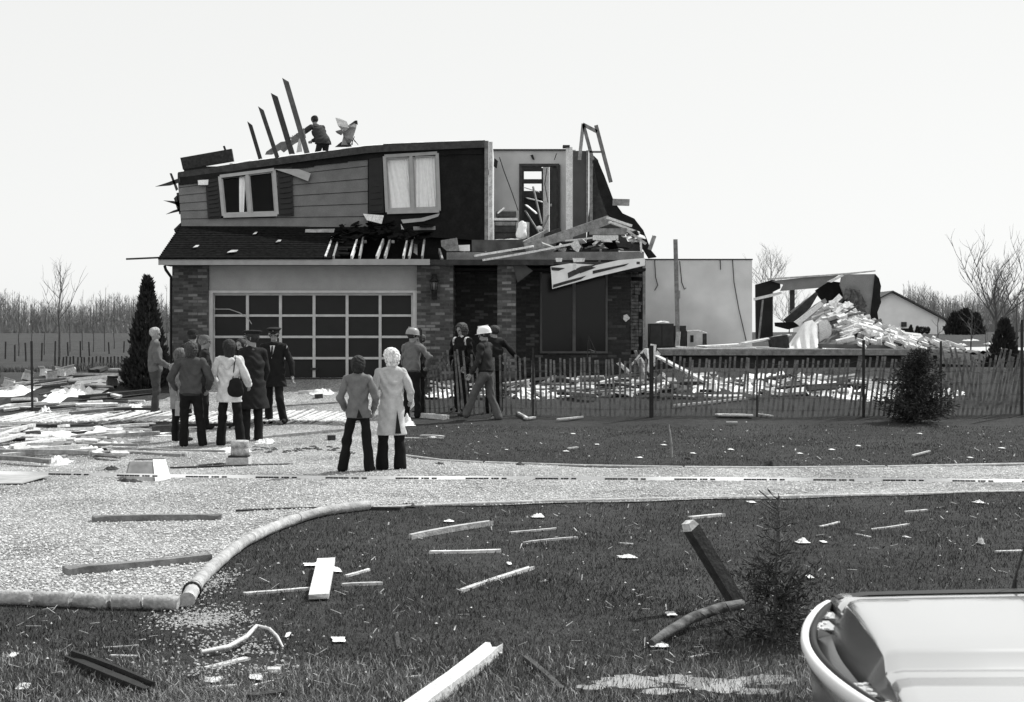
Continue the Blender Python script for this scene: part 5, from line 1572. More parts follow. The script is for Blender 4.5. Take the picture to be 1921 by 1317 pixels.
# at the fence
person("man in pale hard hat and grey sweater with hand on hip", at_feet(772, 784), 1.80, -34, .15, None, hair=.03, head=(-28, 5), cap="hardhat", cap_v=.30, hem=.54, trouser=.013, spine=(0, .05),
    arms=(((-.2, .15, -1), (0, .5, -.8)), ((.80, .02, -.72), (-.55, .45, -.62))), legs=(((-.08, .08, -1), (-.05, -.1, -1)), ((.08, .1, -1), (.05, -.05, -1))), fat=1.05, bell=1.2)
person("man in dark clothes facing the hard hat with the grey sweater", at_feet(789, 778), 1.66, 100, .02, None, hair=.05, head=(20, 0), trouser=.014, arms=(((-.2, .1, -1), (0, .8, -.4)), ((.2, .1, -1), (0, .8, -.4))))
def jersey(root, J, pel, chest, neck, h_, W):
    for s in (-1, 1):
        for q in (0, .035):
            a = J["shL" if s < 0 else "shR"]
            mb = MB()
            pts = [W((a[0] * (.72 + q * 4), a[1] + .075 * math.cos(t), a[2] + .004 + .073 * math.sin(t) - (.06 * max(0, -math.sin(t))))) for t in np.linspace(-.7, 2.6, 12)]
            mb.tube(pts, .010, 6); mb.build("stripe", cloth(.75), root)
person("man in dark jersey with white shoulder stripes behind the slat fence", at_feet(866, 773), 1.84, 140, .012, None, hair=.06, hairstyle="bushy", head=(-5, 8), trouser=.013, collar=.55, extras=jersey, fat=1.05,
    arms=(((-.25, .05, -1), (.2, .5, -.8)), ((.25, .05, -1), (-.3, .6, -.6))))
person("man in white hard hat and dark sweater striding past the fence", at_feet(912, 788), 1.86, 68, .035, None, hair=.04, head=(15, 8), cap="hardhat", cap_v=.85, hem=.535, trouser=.105, spine=(0, .06), shoes=.03,
    arms=(((-.12, .15, -1), (.0, .55, -.9)), ((.12, .0, -1), (0, .4, -.9))), legs=(((-.05, .56, -1), (-.03, .40, -1)), ((.05, -.12, -1), (.04, -.40, -1))), bell=1.3)
person("man in dark jacket reaching an arm out behind the white hard hat", at_feet(927, 774), 1.80, 20, .016, None, hair=.04, head=(40, 0), trouser=.014, hem=.48,
    arms=(((-.3, .05, -1), (.0, .6, -.8)), ((.78, .15, -.72), (.62, .45, -.62))))
# man on the roof deck
person("man in dark shirt and knit cap bending on the torn roof", (X(606, 41.3), 41.3, deckpt(606, .76, 0).z), 1.80, 36, .05, None, hair=.03, head=(10, 20), cap="knit", cap_v=.03, trouser=.03, spine=(-.20, .50), sleeve_w=1.25,
    arms=(((-.85, .55, -.75), (-.55, .75, -.35)), ((-.05, .75, -.9), (-.4, .9, -.4))), legs=(((-.12, .35, -1), (-.06, -.3, -1)), ((.12, .3, -1), (.06, -.3, -1))), hem=.47, fat=1.22)
# bags held by two of them
g = G(336, 829)
mb = MB(); a = P(336, 762, g.y - .32)
mb.hexa([a + Vector(q) for q in ((-.07, 0, -.16), (.08, 0, -.16), (.08, .05, -.16), (-.07, .05, -.16), (-.06, 0, .08), (.07, 0, .08), (.07, .05, .08), (-.06, .05, .08))])
bo = empty("handbag", tuple(a + Vector((0, 0, -.16))), "pale flat bag hanging at the hidden person's side", "bag"); mb.build("pouch", cloth(.45), bo)
mb = MB(); mb.tube([a + Vector((-.04, .025, .08)), a + Vector((-.02, .03, .3)), a + Vector((.03, .03, .3)), a + Vector((.05, .025, .08))], .008, 6); mb.build("strap", cloth(.3), bo)
g = G(430, 837); a = P(441, 722, g.y - .12)
v_, f_ = blob([(tuple(a + Vector((-.03, 0, -.11))), tuple(a + Vector((.05, 0, -.11))), .088, .088, 1, .55), (tuple(a + Vector((-.02, 0, -.02))), tuple(a + Vector((.04, 0, -.02))), .085, .08, 1, .5), (tuple(a + Vector((-.02, 0, .06))), tuple(a + Vector((.03, 0, .06))), .05, .05, 1, .5)], .012, .08, wr=.005)
bo = empty("handbag", tuple(a), "dark slouchy shoulder bag on the white hooded jacket", "bag"); mesh_np("pouch", v_, f_, cloth(.015), bo, True)
mb = MB(); mb.tube([a + Vector((-.04, .0, .07)), a + Vector((-.01, .02, .36)), a + Vector((.0, .10, .62)), a + Vector((.03, .2, .3)), a + Vector((.05, .04, .07))], .009, 6); mb.build("strap", cloth(.015), bo)
# ------------------------------------------------------------------ things torn off the house, boards
def jag_board(mb, a, b, w, t, up=(0, 0, 1), roll=0.0, taper=1.0):
    """slightly warped board whose ends are splintered along the grain"""
    a, b = Vector(a), Vector(b); d = b - a; L = d.length; d.normalize()
    sd = d.cross(Vector(up))
    if sd.length < 1e-3: sd = d.cross(Vector((0, 1, 0)))
    sd.normalize(); n = sd.cross(d).normalized()
    if roll: q = Matrix.Rotation(roll, 3, d); sd = q @ sd; n = q @ n
    nc, nr = 4, 6
    w0, w1 = random.uniform(-.012, .012) * L, random.uniform(-.008, .008) * L
    je = min(.06, .07 * L)
    j0 = [random.uniform(0, je) if random.random() < .6 else random.uniform(0, .01) for _ in range(nc + 1)]; j1 = [-random.uniform(0, je) if random.random() < .6 else -random.uniform(0, .01) for _ in range(nc + 1)]
    top, bot = [], []
    for r_ in range(nr + 1):
        f_ = r_ / nr; c = a.lerp(b, f_) + sd * w0 * math.sin(f_ * 3.1) + n * w1 * math.sin(f_ * 3.1)
        for k in range(nc + 1):
            e = (j0[k] if r_ == 0 else 0) + (j1[k] if r_ == nr else 0)
            p = c + sd * w * (k / nc - .5) * (1 + (taper - 1) * f_) + d * e + sd * (random.uniform(-.03, .03) * w if k in (0, nc) else 0)
            th = t * (.55 if r_ in (0, nr) and abs(e) > .03 else 1)
            top.append(p + n * th / 2); bot.append(p - n * th / 2)
    N_ = len(top); C = nc + 1
    fs = []
    for r_ in range(nr):
        for k in range(nc):
            i = r_ * C + k
            fs.append((i, i + C, i + C + 1, i + 1)); fs.append((N_ + i, N_ + i + 1, N_ + i + C + 1, N_ + i + C))
        i = r_ * C; fs.append((i, N_ + i, N_ + i + C, i + C)); i += nc; fs.append((i, i + C, N_ + i + C, N_ + i))
    for k in range(nc):
        fs.append((k, k + 1, N_ + k + 1, N_ + k)); i = nr * C + k; fs.append((i, N_ + i, N_ + i + 1, i + 1))
    mb.add(top + bot, [f[::-1] for f in fs])
def debris_board(label, a, b, w, t, m=None, name="board", cat="board", group=None, roll=0.0, j=.03, up=(0, 0, 1), taper=1.0):
    mb = MB(); jag_board(mb, a, b, w, t, up, roll, taper)
    return thing(mb, name, m or W_PALE, label, cat, group)
def flat(label, pa, pb, w, t=.03, m=None, lift=None, **k):
    """board lying on the ground between two photo positions"""
    l = t / 2 - .004 if lift is None else lift
    return debris_board(label, G(*pa, l), G(*pb, l), w, t, m, **k)
BLACKW = mat("black_wood", .016, .8, .4, 9, .3, 40)
PALE2 = mat("sunbleached_wood", 0.58, 0.75, 0.22, 14, 0.35, 40, rnd=.15)
def crumple(label, px, py, wx, wy, h, m=INSUL, name="insulation_scrap", cat="insulation", seed=0, group=None, Yfix=None, nu=16):
    c = G(px, py) if Yfix is None else P(px, py, Yfix)
    kx = c.y / F
    rd = random.Random(seed + px * 7 + py)
    ph = [rd.uniform(0, 50) for _ in range(3)]; ang = rd.uniform(-.5, .5)
    def fn(u, v):
        a, b = u - .5, v - .5
        e = 1 + .35 * noise.noise(Vector((math.cos(math.atan2(b, a)) * 1.3 + ph[0], math.sin(math.atan2(b, a)) * 1.3, ph[1])))
        x = c.x + (a * math.cos(ang) - b * .2) * wx * kx * e; y = c.y + (b + a * math.sin(ang) * .3) * wy * e
        n_ = noise.noise(Vector((u * 4 + ph[0], v * 4, ph[1]))) + .6 * noise.noise(Vector((u * 9 + ph[2], v * 9, ph[0])))
        ed = max(0, 1 - (2 * math.hypot(a, b)) ** 3)
        z0 = gz(x, y) if Yfix is None else c.z
        return Vector((x, y, z0 + .015 + h * kx * ed * max(.10, .30 + .5 * n_) * .85))
    mb = MB(); mb.grid(fn, nu, nu)
    return thing(mb, name, m, label, cat, group)
DARKCLOD = mat("dark_clod", 0.03, 0.95, 0.5, 12, 0.6, 30)

# foreground lawn -------------------------------------------------------------
for lb, a, b, w_, t_, m in (
    ("thick white beam lying across the road verge, longest on the near lawn", (760, 1350), (928, 1222), .105, .055, PALE2),
    ("dark double plank lying in the grass by the road", (128, 1243), (280, 1306), .05, .045, BLACKW),
    ("second dark plank paired along the double plank", (136, 1239), (290, 1300), .022, .06, BLACKW),
    ("long grey round pole lying at the top of the near lawn", (768, 1012), (924, 985), .055, .05, W_PALE),
    ("split white lath with one upright nail on the lawn", (805, 1039), (940, 1036), .05, .03, PALE2),
    ("pale splintered lath pointing up to the lone grey pole", (862, 1113), (998, 1068), .045, .03, PALE2),
    ("long thin lath running under the short white plank", (456, 1117), (590, 1106), .04, .025, PALE2),
    ("thin broken lath sticking out beyond the short white plank", (640, 1100), (718, 1097), .03, .025, PALE2),
    ("short grey stick just above the crossed boards", (648, 1083), (694, 1070), .03, .02, W_PALE),
    ("thin white stick with a curled end on the lawn's far part", (955, 1001), (1045, 993), .03, .02, PALE2),
    ("thin white lath below the curled stick", (980, 1020), (1084, 1010), .03, .02, PALE2),
    ("small white board lying above the leaning post", (1294, 974), (1357, 968), .06, .03, PALE2),
    ("white tapered splinter on the lawn between spruce and drive", (1634, 995), (1705, 985), .03, .02, PALE2),
    ("short splinter just before the tapered one", (1537, 989), (1574, 980), .025, .015, PALE2),
    ("thin grey splinter below the short one", (1603, 1003), (1634, 1009), .025, .015, W_PALE),
    ("pale flat stick at the far lawn edge", (1696, 962), (1740, 958), .035, .02, PALE2),
    ("white lath running out of the picture by the antenna", (1868, 1037), (1925, 1035), .04, .02, PALE2),
    ("dark thin rod lying in the verge grass by the puddle", (985, 1238), (1055, 1300), .03, .03, W_DARK),
    ("small dark block with a pale top in the verge", (500, 1262), (528, 1262), .06, .03, W_PALE),
    ("long thin pale stick low in the verge", (370, 1294), (445, 1288), .02, .015, PALE2),
    ("thin pale stick continuing towards the dark block", (475, 1289), (512, 1280), .02, .015, PALE2),
    ("broad faded board half sunk in the verge grass", (385, 1256), (465, 1236), .05, .015, W_PALE),
    ("faint grey stick in the grass above the dark planks", (190, 1217), (262, 1212), .015, .012, W_PALE),
    ("thin grey lath above the dark planks' far end", (205, 1231), (258, 1232), .018, .012, W_PALE),
    ("dark board end peeping in at the bottom verge", (462, 1316), (530, 1308), .06, .04, W_DARK),
    ("white splinter low in the verge by the white beam", (760, 1273), (792, 1270), .02, .015, PALE2),
    ("grey splinter in mid lawn", (1160, 1020), (1188, 1022), .03, .015, W_PALE),
    ("short pale stick beside the leaning post's foot", (1318, 1145), (1352, 1140), .03, .015, PALE2),
    ("thin pale sticks under the little spruce", (1290, 1235), (1330, 1228), .02, .012, PALE2)):
    o = flat(lb, a, b, w_, t_, m)
g = G(606, 1128)
mb = MB(); mb.beam(g + Vector((-.03, 0, .03)), G(612, 1068) + Vector((0, 0, .07)), .135, .035, j=.02); thing(mb, "plank", PALE2, "short broad white plank lying across the thin lath", "plank")
crumple("crumpled white scrap curled over the plank's top end", 622, 1072, 40, .16, 14, CLOTHW, "cloth_scrap", "scrap", 1)
crumple("flat pale scrap beside the plank's top end", 588, 1062, 34, .14, 5, CLOTHW, "cloth_scrap", "scrap", 2)
mb = MB(); mb.beam(G(924, 1032) + Vector((0, 0, .03)), G(924, 1032) + Vector((0, 0, .08)), .008, .008); thing(mb, "nail", METALD, "upright nail in the split white lath", "nail")
# bent white branch
mb = MB(); mb.tube([G(378, 1233, .03), G(430, 1226, .04), G(462, 1214, .06), G(482, 1206, .10), G(505, 1208, .09), G(520, 1213, .06), G(531, 1221, .02)], [.012, .014, .014, .013, .011, .009, .006], 6); thing(mb, "bent_branch", PALE2, "bent pale branch arching over the verge grass", "branch")
# long dark log with pale top by the spruce
mb = MB(); mb.tube([G(1222, 1216, .03), G(1250, 1203, .05), G(1300, 1180, .07), G(1350, 1168, .09), G(1392, 1160, .09)], [.02, .03, .035, .033, .03], 8); thing(mb, "fallen_limb", mat("limb_bark", .10, .9, .6, 14, .5, 30), "thick fallen limb reaching from the small spruce", "limb")
crumple("pale splintered tip at the fallen limb's end", 1235, 1214, 34, .1, 5, PALE2, "splinter", "splinter", 3)
# leaning post
g = G(1398, 1142)
mb = MB(); top = P(1297, 991, g.y - .10); bot = Vector((g.x, g.y, g.z - .05))
mb.beam(bot, top, .082, .082, (0, 1, 0), .55)
d = (top - bot).normalized()
thing(mb, "leaning_post", W_DARK, "square dark post, its end lightened as sunlit, leaning over the small spruce", "post")
mb = MB(); mb.beam(top + d * .002, top + d * .05, .081, .081, (0, 1, 0), .55, taper=.55)  # end face: the sun on it is put into a paler colour
po = [o for o in S.objects if o.name == "leaning_post"][0]
pc = mb.build("end", PALE2); pc.parent = po; pc.matrix_parent_inverse = Matrix.Translation(-po.location)
mb = MB(); mb.prism([G(740, 1194, .02), P(735, 1196, G(740, 1194).y), P(748, 1197, G(740, 1194).y), P(757, 1212, G(740, 1194).y), P(752, 1226, G(740, 1194).y), G(745, 1222, .01)], (.02, .05, 0)); thing(mb, "bark_curl", W_DARK, "curled dark strip standing in the near grass", "bark strip")
for i, (px, py, w_, h_, lb) in enumerate(((1008, 972, 26, 16, "torn white tuft standing on the far side of the near lawn"), (1178, 1048, 36, 10, "flat white scrap left of the leaning post"), (1505, 1020, 26, 20, "white paper scrap caught behind the small spruce"), (1545, 1019, 12, 6, "tiny white scrap beyond the spruce"), (842, 980, 20, 8, "pale lump above the grey pole"), (1840, 1022, 10, 34, "upright white splinter on the lawn"), (1836, 945, 18, 12, "white scrap at the drive's edge"), (635, 1204, 28, 8, "low white scrap in the verge grass"), (540, 1195, 10, 7, "little white lump in the grass"), (400, 1280, 34, 10, "pale scrap in the verge near the bent branch"), (1410, 944, 16, 5, "white scrap under the drive edge"), (25, 1233, 18, 8, "pale stone in the corner verge"), (44, 1292, 26, 8, "flat pale stone low in the corner verge"), (1700, 1010, 12, 5, "tiny pale chip on the lawn before the car"), (1520, 1085, 20, 6, "pale chip under the spruce twig"), (480, 1275, 30, 9, "white crumb patch beside the dark block"), (955, 1060, 10, 4, "tiny white crumb on the lawn centre"), (1258, 1155, 20, 6, "pale curl of bark by the limb"))):
    crumple(lb, px, py, w_ * .9, .12, h_ * .75, PAPER, "scrap", "scrap", i)
# scattered crumbs nobody could count
n = 420
yy = 7 + 20 * rng.random(n) ** 1.3; xx = rng.uniform(-1, 1, n) * .37 * yy
k = ~in_drive(xx, yy); xx, yy = xx[k], yy[k]
tag(octa_field("litter", xx, yy, ground(xx, yy) + .02, rng.uniform(.004, .012, len(xx)) * (.5 + yy / 22), mat("pale_litter", .5, .9, .4, 30)), kind="stuff")
for c_, rx, ry, nn in ((G(385, 1165), .30, .42, 900), (G(425, 1215), .35, .35, 380), (G(420, 1260), .5, .2, 200), (G(405, 1095), .13, .5, 350)):
    a = rng.normal(0, 1, nn) * rx * .5 + c_.x; b = rng.normal(0, 1, nn) * ry * .5 + c_.y
    tag(octa_field("spilled_gravel", a, b, ground(a, b) + .015, rng.uniform(.005, .011, nn), mat('spilled_pebble', .30, .9, .5, 23)), kind="stuff")

# log edging of the drive --------------------------------------------------------
LOG = mat("edging_log_bark", 0.36, 0.9, 0.30, 9, 0.5, 40, (1, 1, 1), rnd=.12)
loglab = ["end log of the drive edging, cut by the frame", "second log along the bottom of the drive", "third log along the bottom of the drive", "fourth log along the bottom of the drive, before the corner", "weathered corner log beside the banded log end"]
cut_px = [(-90, 1130), (66, 1136), (138, 1139), (207, 1142), (268, 1143), (338, 1145)]
for i in range(5):
    a, b = G(*cut_px[i], .045), G(*cut_px[i + 1], .045); d = (b - a).normalized() * .012
    mb = MB(); mb.tube([(a + d).lerp(b - d, t) + Vector((0, 0, random.uniform(-.004, .004))) for t in np.linspace(0, 1, 6)], [.052 * random.uniform(.94, 1.05) for _ in range(6)], 12)
    thing(mb, "edging_log", LOG, loglab[i], "log", "logs edging the gravel drive")
cv = smooth_line([(352, 1140), (368, 1110), (400, 1075), (455, 1030), (520, 997), (600, 970), (690, 957)], 8)
cuts_ = [0, 7, 17, 26, 36, 48]
cvlab = ["pale log curving up from the banded corner of the drive", "second pale log up the drive's curve", "third pale log round the drive's curve", "fourth pale log near the top of the curve", "last pale log of the curve beside the long dark plank"]
for i in range(5):
    seg = cv[cuts_[i]:cuts_[i + 1] + 1]
    pts = [G(*p, .05) for p in seg]
    mb = MB(); mb.tube(pts, [.049 * random.uniform(.90, 1.08) for _ in pts], 12); thing(mb, "edging_log", LOG, cvlab[i], "log", "logs edging the gravel drive")
mb = MB(); c = G(360, 1122, .05); d = (G(*cv[4], .05) - G(*cv[3], .05)).normalized(); mb.tube([c - d * .012, c + d * .012], .066, 14); thing(mb, "log_band", METALD, "dark band round the corner edging log", "band")
def thin_edge(px, lbs, rr, m=LOG):
    for i, lb in enumerate(lbs):
        pts = [G(*p, rr * .8) for p in px[i]]
        mb = MB(); mb.tube(pts, rr, 8); thing(mb, "edging_log", m, lb, "log", "logs edging the gravel drive")
PL = mat("pale_edging", .46, .9, .2, 8, .3, 40)
thin_edge([[(700, 956), (850, 949), (1000, 944)], [(1005, 944), (1200, 940), (1395, 936)], [(1400, 936), (1550, 933), (1700, 930)], [(1705, 930), (1950, 924)]],
          ["slim edging log at the near side of the drive, after the curve", "slim edging log along the near side of the drive's middle", "slim edging log behind the small spruce's tip", "slim edging log at the near side running out of the frame"], .020, PL)
thin_edge([[(762, 857), (830, 866), (905, 870)], [(910, 870), (1100, 876), (1280, 879)], [(1285, 879), (1440, 880), (1660, 878)], [(1665, 878), (1800, 875), (1960, 872)]],
          ["slim edging log round the far corner of the drive", "slim edging log along the far side of the drive's middle", "slim edging log behind the dark clod on the drive", "slim edging log at the far side running out of the frame"], .020, PL)

# drive -------------------------------------------------------------------------
flat("thick grey timber alone on the open gravel", (172, 980), (417, 977), .09, .07, W_MID)
flat("long weathered timber sloping up to the curved logs", (118, 1082), (397, 1056), .10, .08, W_MID)
flat("long dark plank lying along the top of the curved logs", (442, 962), (752, 957), .05, .035, W_DARK)
flat("short stick near the long dark plank", (540, 970), (556, 974), .03, .02, W_MID)
for lb, a, b, w_, t_, m in (("long dark board under the stacked blocks", (318, 880), (548, 873), .08, .03, W_DARK), ("dark board running behind the stacked blocks", (262, 846), (425, 850), .10, .05, W_MID), ("grey board under the onlookers' feet", (240, 852), (345, 858), .12, .06, W_MID), ("dark strip of board beside the block stack", (372, 876), (418, 872), .1, .03, W_DARK),
    ("long grey pole running from the officers to the women", (487, 824), (655, 808), .06, .05, W_MID), ("dark lath beyond the long grey pole", (505, 766), (640, 757), .06, .05, W_MID), ("white roll lying in front of the garage door", (560, 740), (618, 735), .10, .08, PALE2), ("short dark stick near the two women", (605, 811), (655, 808), .06, .04, W_DARK), ("pale broken beam at the fence's end", (772, 782), (838, 787), .16, .09, PALE2), ("pale lath at the edge of the lawn by the coat", (755, 822), (832, 823), .06, .02, PALE2), ("small dark brickbat behind the two women", (614, 827), (630, 827), .12, .1, W_DARK), ("small dark brickbat before the garage", (590, 748), (606, 747), .14, .1, W_DARK)):
    flat(lb, a, b, w_, t_, m)
for i in range(44):
    px = random.uniform(465, 660); py = 846 + 3 * math.sin(px * .05) + random.gauss(0, 3)
    crumple("dark clod of dirt strewn beside the concrete drum", px, py, random.uniform(5, 18), .12, random.uniform(2, 6), DARKCLOD, "dirt_clod", "clod", i, "dirt clods strewn beside the concrete drum", nu=6)
# stack of round block and square block
g = G(444, 874)
root = empty("concrete_block", tuple(g), "square grey concrete block with a dark slab under the drum", "block")
mb = MB(); s_ = g.y / F
mb.box((g.x - 20 * s_, g.y, g.z), (g.x + 22 * s_, g.y + .25, g.z + 15 * s_)); mb.build("block_body", STONE, root)
mb = MB(); mb.box((g.x - 17 * s_, g.y + .02, g.z + 15 * s_ + .003), (g.x + 20 * s_, g.y + .22, g.z + 18 * s_)); mb.build("slab", W_DARK, root)
root = empty("concrete_drum", (g.x + 2 * s_, g.y + .16, g.z + 18 * s_), "stained pale drum shaped chunk standing on the square block", "concrete drum")
rr = 17 * s_
mb = MB(); mb.lathe([(0, 28 * s_), (rr * .6, 28 * s_), (rr * .62, 27 * s_), (rr * .95, 28 * s_), (rr, 26 * s_), (rr * 1.02, 15 * s_), (rr * .98, 14 * s_), (rr * 1.03, 13 * s_), (rr * 1.02, .004), (0, .004)], (g.x + 2 * s_, g.y + .16, g.z + 18 * s_), 20); mb.build("drum_body", mat("stained_concrete", .42, .9, .5, 14, .5, 60), root)
# open box, sun and shade put into the colours of its sides
g = G(285, 906); s_ = g.y / F
root = empty("open_box", tuple(g), "splayed open grey box, one side lightened as sunlit, on the gravel", "box")
A = lambda px, py, dy: P(px, py, g.y + dy)
mb = MB(); mb.prism([A(232, 906, .05), A(291, 906, .05), A(286, 866, .28), A(242, 866, .28)], (0, .02, 0)); mb.build("front_panel", mat("box_grey", .26, .85, .25, 9), root)
mb = MB(); mb.prism([A(292, 908, .02), A(322, 905, .35), A(310, 862, .60), A(286.5, 862, .30)], (.0, .02, .0)); mb.build("side_panel", W_WHITE, root)
mb = MB(); mb.prism([A(232, 906, .05), A(242, 866, .28), A(250, 864, .62), A(240, 900, .62)], (.015, 0, 0)); mb.build("back_panel", W_MID, root)
mb = MB(); mb.beam(A(252, 862, .5), A(308, 861, .62), .05, .02); mb.build("rim", W_MID, root)
for px, py, w_, h_, lb in ((208, 882, 26, 16, "dark clod lying beside the open box"), (240, 905, 46, 14, "dark crumpled scrap in front of the open box"), (1447, 876, 42, 20, "big dark clod on the far edge of the drive"), (975, 873, 15, 9, "small dark clod on the far edge of the drive"), (825, 872, 18, 7, "dark lump on the drive past the two women"), (768, 950, 24, 10, "dark tuft on the near edge of the drive"), (8, 890, 12, 8, "dark lump at the drive's far end by the flat sheet"), (1290, 860, 10, 5, "dark chip in the grass above the drive")):
    crumple(lb, px, py, w_, .25, h_, DARKCLOD, "clod", "clod", px)
mb = MB(); q = [G(-40, 912, .02), G(40, 912, .025), G(95, 900, .05), G(60, 893, .03), G(-40, 896, .02)]; mb.prism(q, (0, 0, .012)); thing(mb, "flat_sheet", mat("grey_sheet", .36, .85, .15, 6), "grey flat sheet lying at the edge of the gravel", "sheet")
mb = MB(); g = G(1260, 858); mb.tube([g, P(1259, 830, g.y), P(1255, 796, g.y)], [.02, .016, .006], 5); thing(mb, "stake", W_MID, "thin stake standing in the lawn before the slat fence", "stake")

# debris heap beyond the drive on the left ---------------------------------------
hp = [
    ("long white board at the very front of the heap", (0, 862), (180, 852), .10, .05, PALE2), ("grey board sloping out of the heap's front", (0, 870), (95, 878), .10, .06, W_MID), ("grey pole along the heap's front edge", (-20, 856), (170, 858), .09, .07, W_MID),
    ("white stud crossing the frame at the heap's near side", (-10, 836), (60, 815), .10, .05, PALE2), ("wall frame rail of the fallen stud wall", (-20, 818), (60, 808), .10, .06, PALE2), ("second rail of the fallen stud wall", (-20, 809), (62, 812), .10, .06, W_PALE),
    ("third rail of the fallen stud wall", (-20, 827), (38, 822), .10, .06, PALE2), ("diagonal stud of the fallen wall frame", (-10, 832), (62, 806), .10, .06, W_PALE), ("long dark board under the flat snow fence", (40, 805), (440, 803), .10, .05, W_DARK),
    ("top rail of the fallen frame against the flat fence", (-20, 803), (90, 799), .09, .05, PALE2), ("dark board by the grey haired man's feet", (130, 782), (290, 768), .12, .06, W_MID), ("long pale board behind the lone steel post", (20, 768), (90, 762), .12, .05, PALE2),
    ("dark edge board of the lawn along the heap's back", (150, 752), (300, 738), .20, .08, W_DARK), ("white board resting on the heap top near the evergreen", (205, 715), (245, 706), .2, .06, PALE2), ("pale long sheet board along the heap top", (148, 706), (232, 706), .5, .05, W_PALE),
    ("short dark slab sticking up on the heap top", (176, 702), (192, 696), .3, .1, W_DARK), ("white sill lying on the heap before the evergreen", (205, 698), (236, 697), .3, .06, PALE2), ("thin white lath in mid heap", (105, 768), (155, 764), .08, .03, PALE2),
    ("thin grey lath across mid heap", (88, 776), (150, 770), .06, .03, W_MID), ("dark lath by the man's shoes", (200, 776), (300, 775), .08, .05, W_DARK), ("pale lath before the man's shoes", (230, 788), (330, 783), .07, .04, W_MID),
    ("white rail beyond the crumpled sheet", (200, 806), (290, 800), .07, .04, PALE2), ("grey stud along the white crumpled sheet", (180, 827), (300, 820), .10, .07, W_MID), ("dark beam at the end of the white crumpled sheet", (285, 818), (335, 815), .14, .12, W_DARK),
    ("grey stud through the heap's near part", (20, 848), (120, 834), .10, .06, W_PALE), ("pale stud under the dark flap", (60, 855), (165, 847), .09, .06, PALE2)]
for lb, a, b, w_, t_, m in hp:
    flat(lb, a, b, w_, t_, m, lift=t_ / 2 + .03 + .03 * random.random())
for i in range(95):                                   # smaller splintered boards no one could tell apart
    t = random.random()
    py = 712 + 150 * t; px = random.uniform(-10, 120 + 150 * (1 - abs(t - .45)))
    if 776 < py < 804: py += 30
    if py < 735: px = random.uniform(0, 225)
    a = G(px, py); k_ = a.y / F
    ang = random.gauss(.05, .35); L_ = random.uniform(18, 90) * k_
    b = a + Vector((math.cos(ang), math.sin(ang) * 1.2, 0)) * L_; b.z = gz(b.x, b.y)
    lf = random.uniform(.03, .14 if py < 770 else .07)
    mb = MB(); jag_board(mb, a + Vector((0, 0, lf)), b + Vector((0, 0, lf * random.uniform(.3, 1.6))), random.uniform(.05, .16), random.uniform(.02, .05), (0, 0, 1), random.gauss(0, .3))
    thing(mb, "splintered_board", random.choice([PALE2, PALE2, PALE2, W_MID, W_PALE, W_DARK]), "splintered board lying in the debris heap beside the drive", "board", "splintered boards of the debris heap")
sheets = [("large white crumpled sheet spread over the heap's near side", 145, 817, 190, 1.8, 12), ("white sheet trailing towards the onlookers' feet", 245, 812, 150, 1.0, 9), ("white crumpled sheet behind the lone steel post", 20, 737, 110, 2.2, 14), ("bulging pale sack on the heap before the distant fence", 152, 740, 44, 1.6, 22), ("white sheet rising over the heap's middle", 105, 745, 70, 2.2, 12),
    ("crumpled white sheet along the heap top", 170, 725, 90, 2.5, 8), ("pale bag by the grey haired man's shoes", 252, 770, 46, .8, 14), ("white fluff at the grey haired man's heel", 290, 778, 24, .5, 9), ("white lump at the heap's front tip", 108, 872, 46, .5, 16), ("torn white sheet under the dark flap", 170, 848, 60, .8, 12), ("small tent shaped white scrap near the steel post", 84, 776, 24, .5, 12),
    ("white flat sheet at the heap's far end", 45, 757, 90, 1.5, 5), ("white crumpled paper by the hooded person's feet", 225, 838, 56, .7, 14), ("white fluff beside the block drum", 440, 848, 60, .5, 9), ("white scrap right of the drum", 497, 831, 34, .5, 10), ("white crumple in front of the garage door", 605, 738, 44, 1.0, 8), ("torn white rag at the lawn corner behind the long coat", 762, 797, 34, .6, 18),
    ("white foam pieces below the boards' ends", 60, 845, 60, .9, 8)]
for i, (lb, px, py, w_, wy, h_) in enumerate(sheets): crumple(lb, px, py, w_, wy, h_ * 1.9, CLOTHW if i < 6 else PAPER, "crumpled_sheet", "sheet", i, nu=28)
crumple("dark flap curling over the torn white sheet", 170, 846, 66, .5, 16, DARKCLOD, "dark_flap", "flap", 3)
crumple("long dark mound of torn felt in the heap", 40, 755, 130, 1.2, 20, DARKCLOD, "felt_mound", "felt", 5)
for i, (px, py, lb) in enumerate(((15, 728, "white block at the heap's far end"), (50, 716, "tilted white carton on the heap by the steel post"), (85, 708, "dark sided white carton on the heap"), (97, 712, "squat pale carton on the heap"), (113, 706, "pale open carton before the distant fence"), (135, 706, "pale pointed carton before the distant fence"), (210, 728, "dark chest on the heap near the evergreen"), (232, 722, "torn crate on the heap beside the evergreen"))):
    c = G(px, py); k_ = c.y / F; s_ = 9 * k_
    mb = MB(); mb.box((-s_, -s_ * .8, 0), (s_, s_ * .8, s_ * 1.5)); mb.prism([(-s_, -s_ * .8, s_ * 1.5 + .003), (s_, -s_ * .8, s_ * 1.5 + .003), (s_ * 1.2, -s_ * 1.2, s_ * 1.8), (-s_ * 1.1, -s_ * 1.3, s_ * 1.9)], (0, 0, .015))
    o = mb.build("carton", W_DARK if i == 6 else PAPER); o.location = c + Vector((0, 0, .03)); o.rotation_euler = (random.uniform(-.3, .3), random.uniform(-.3, .3), random.uniform(-.8, .8)); tag(o, lb, "carton", "cartons on the debris heap")

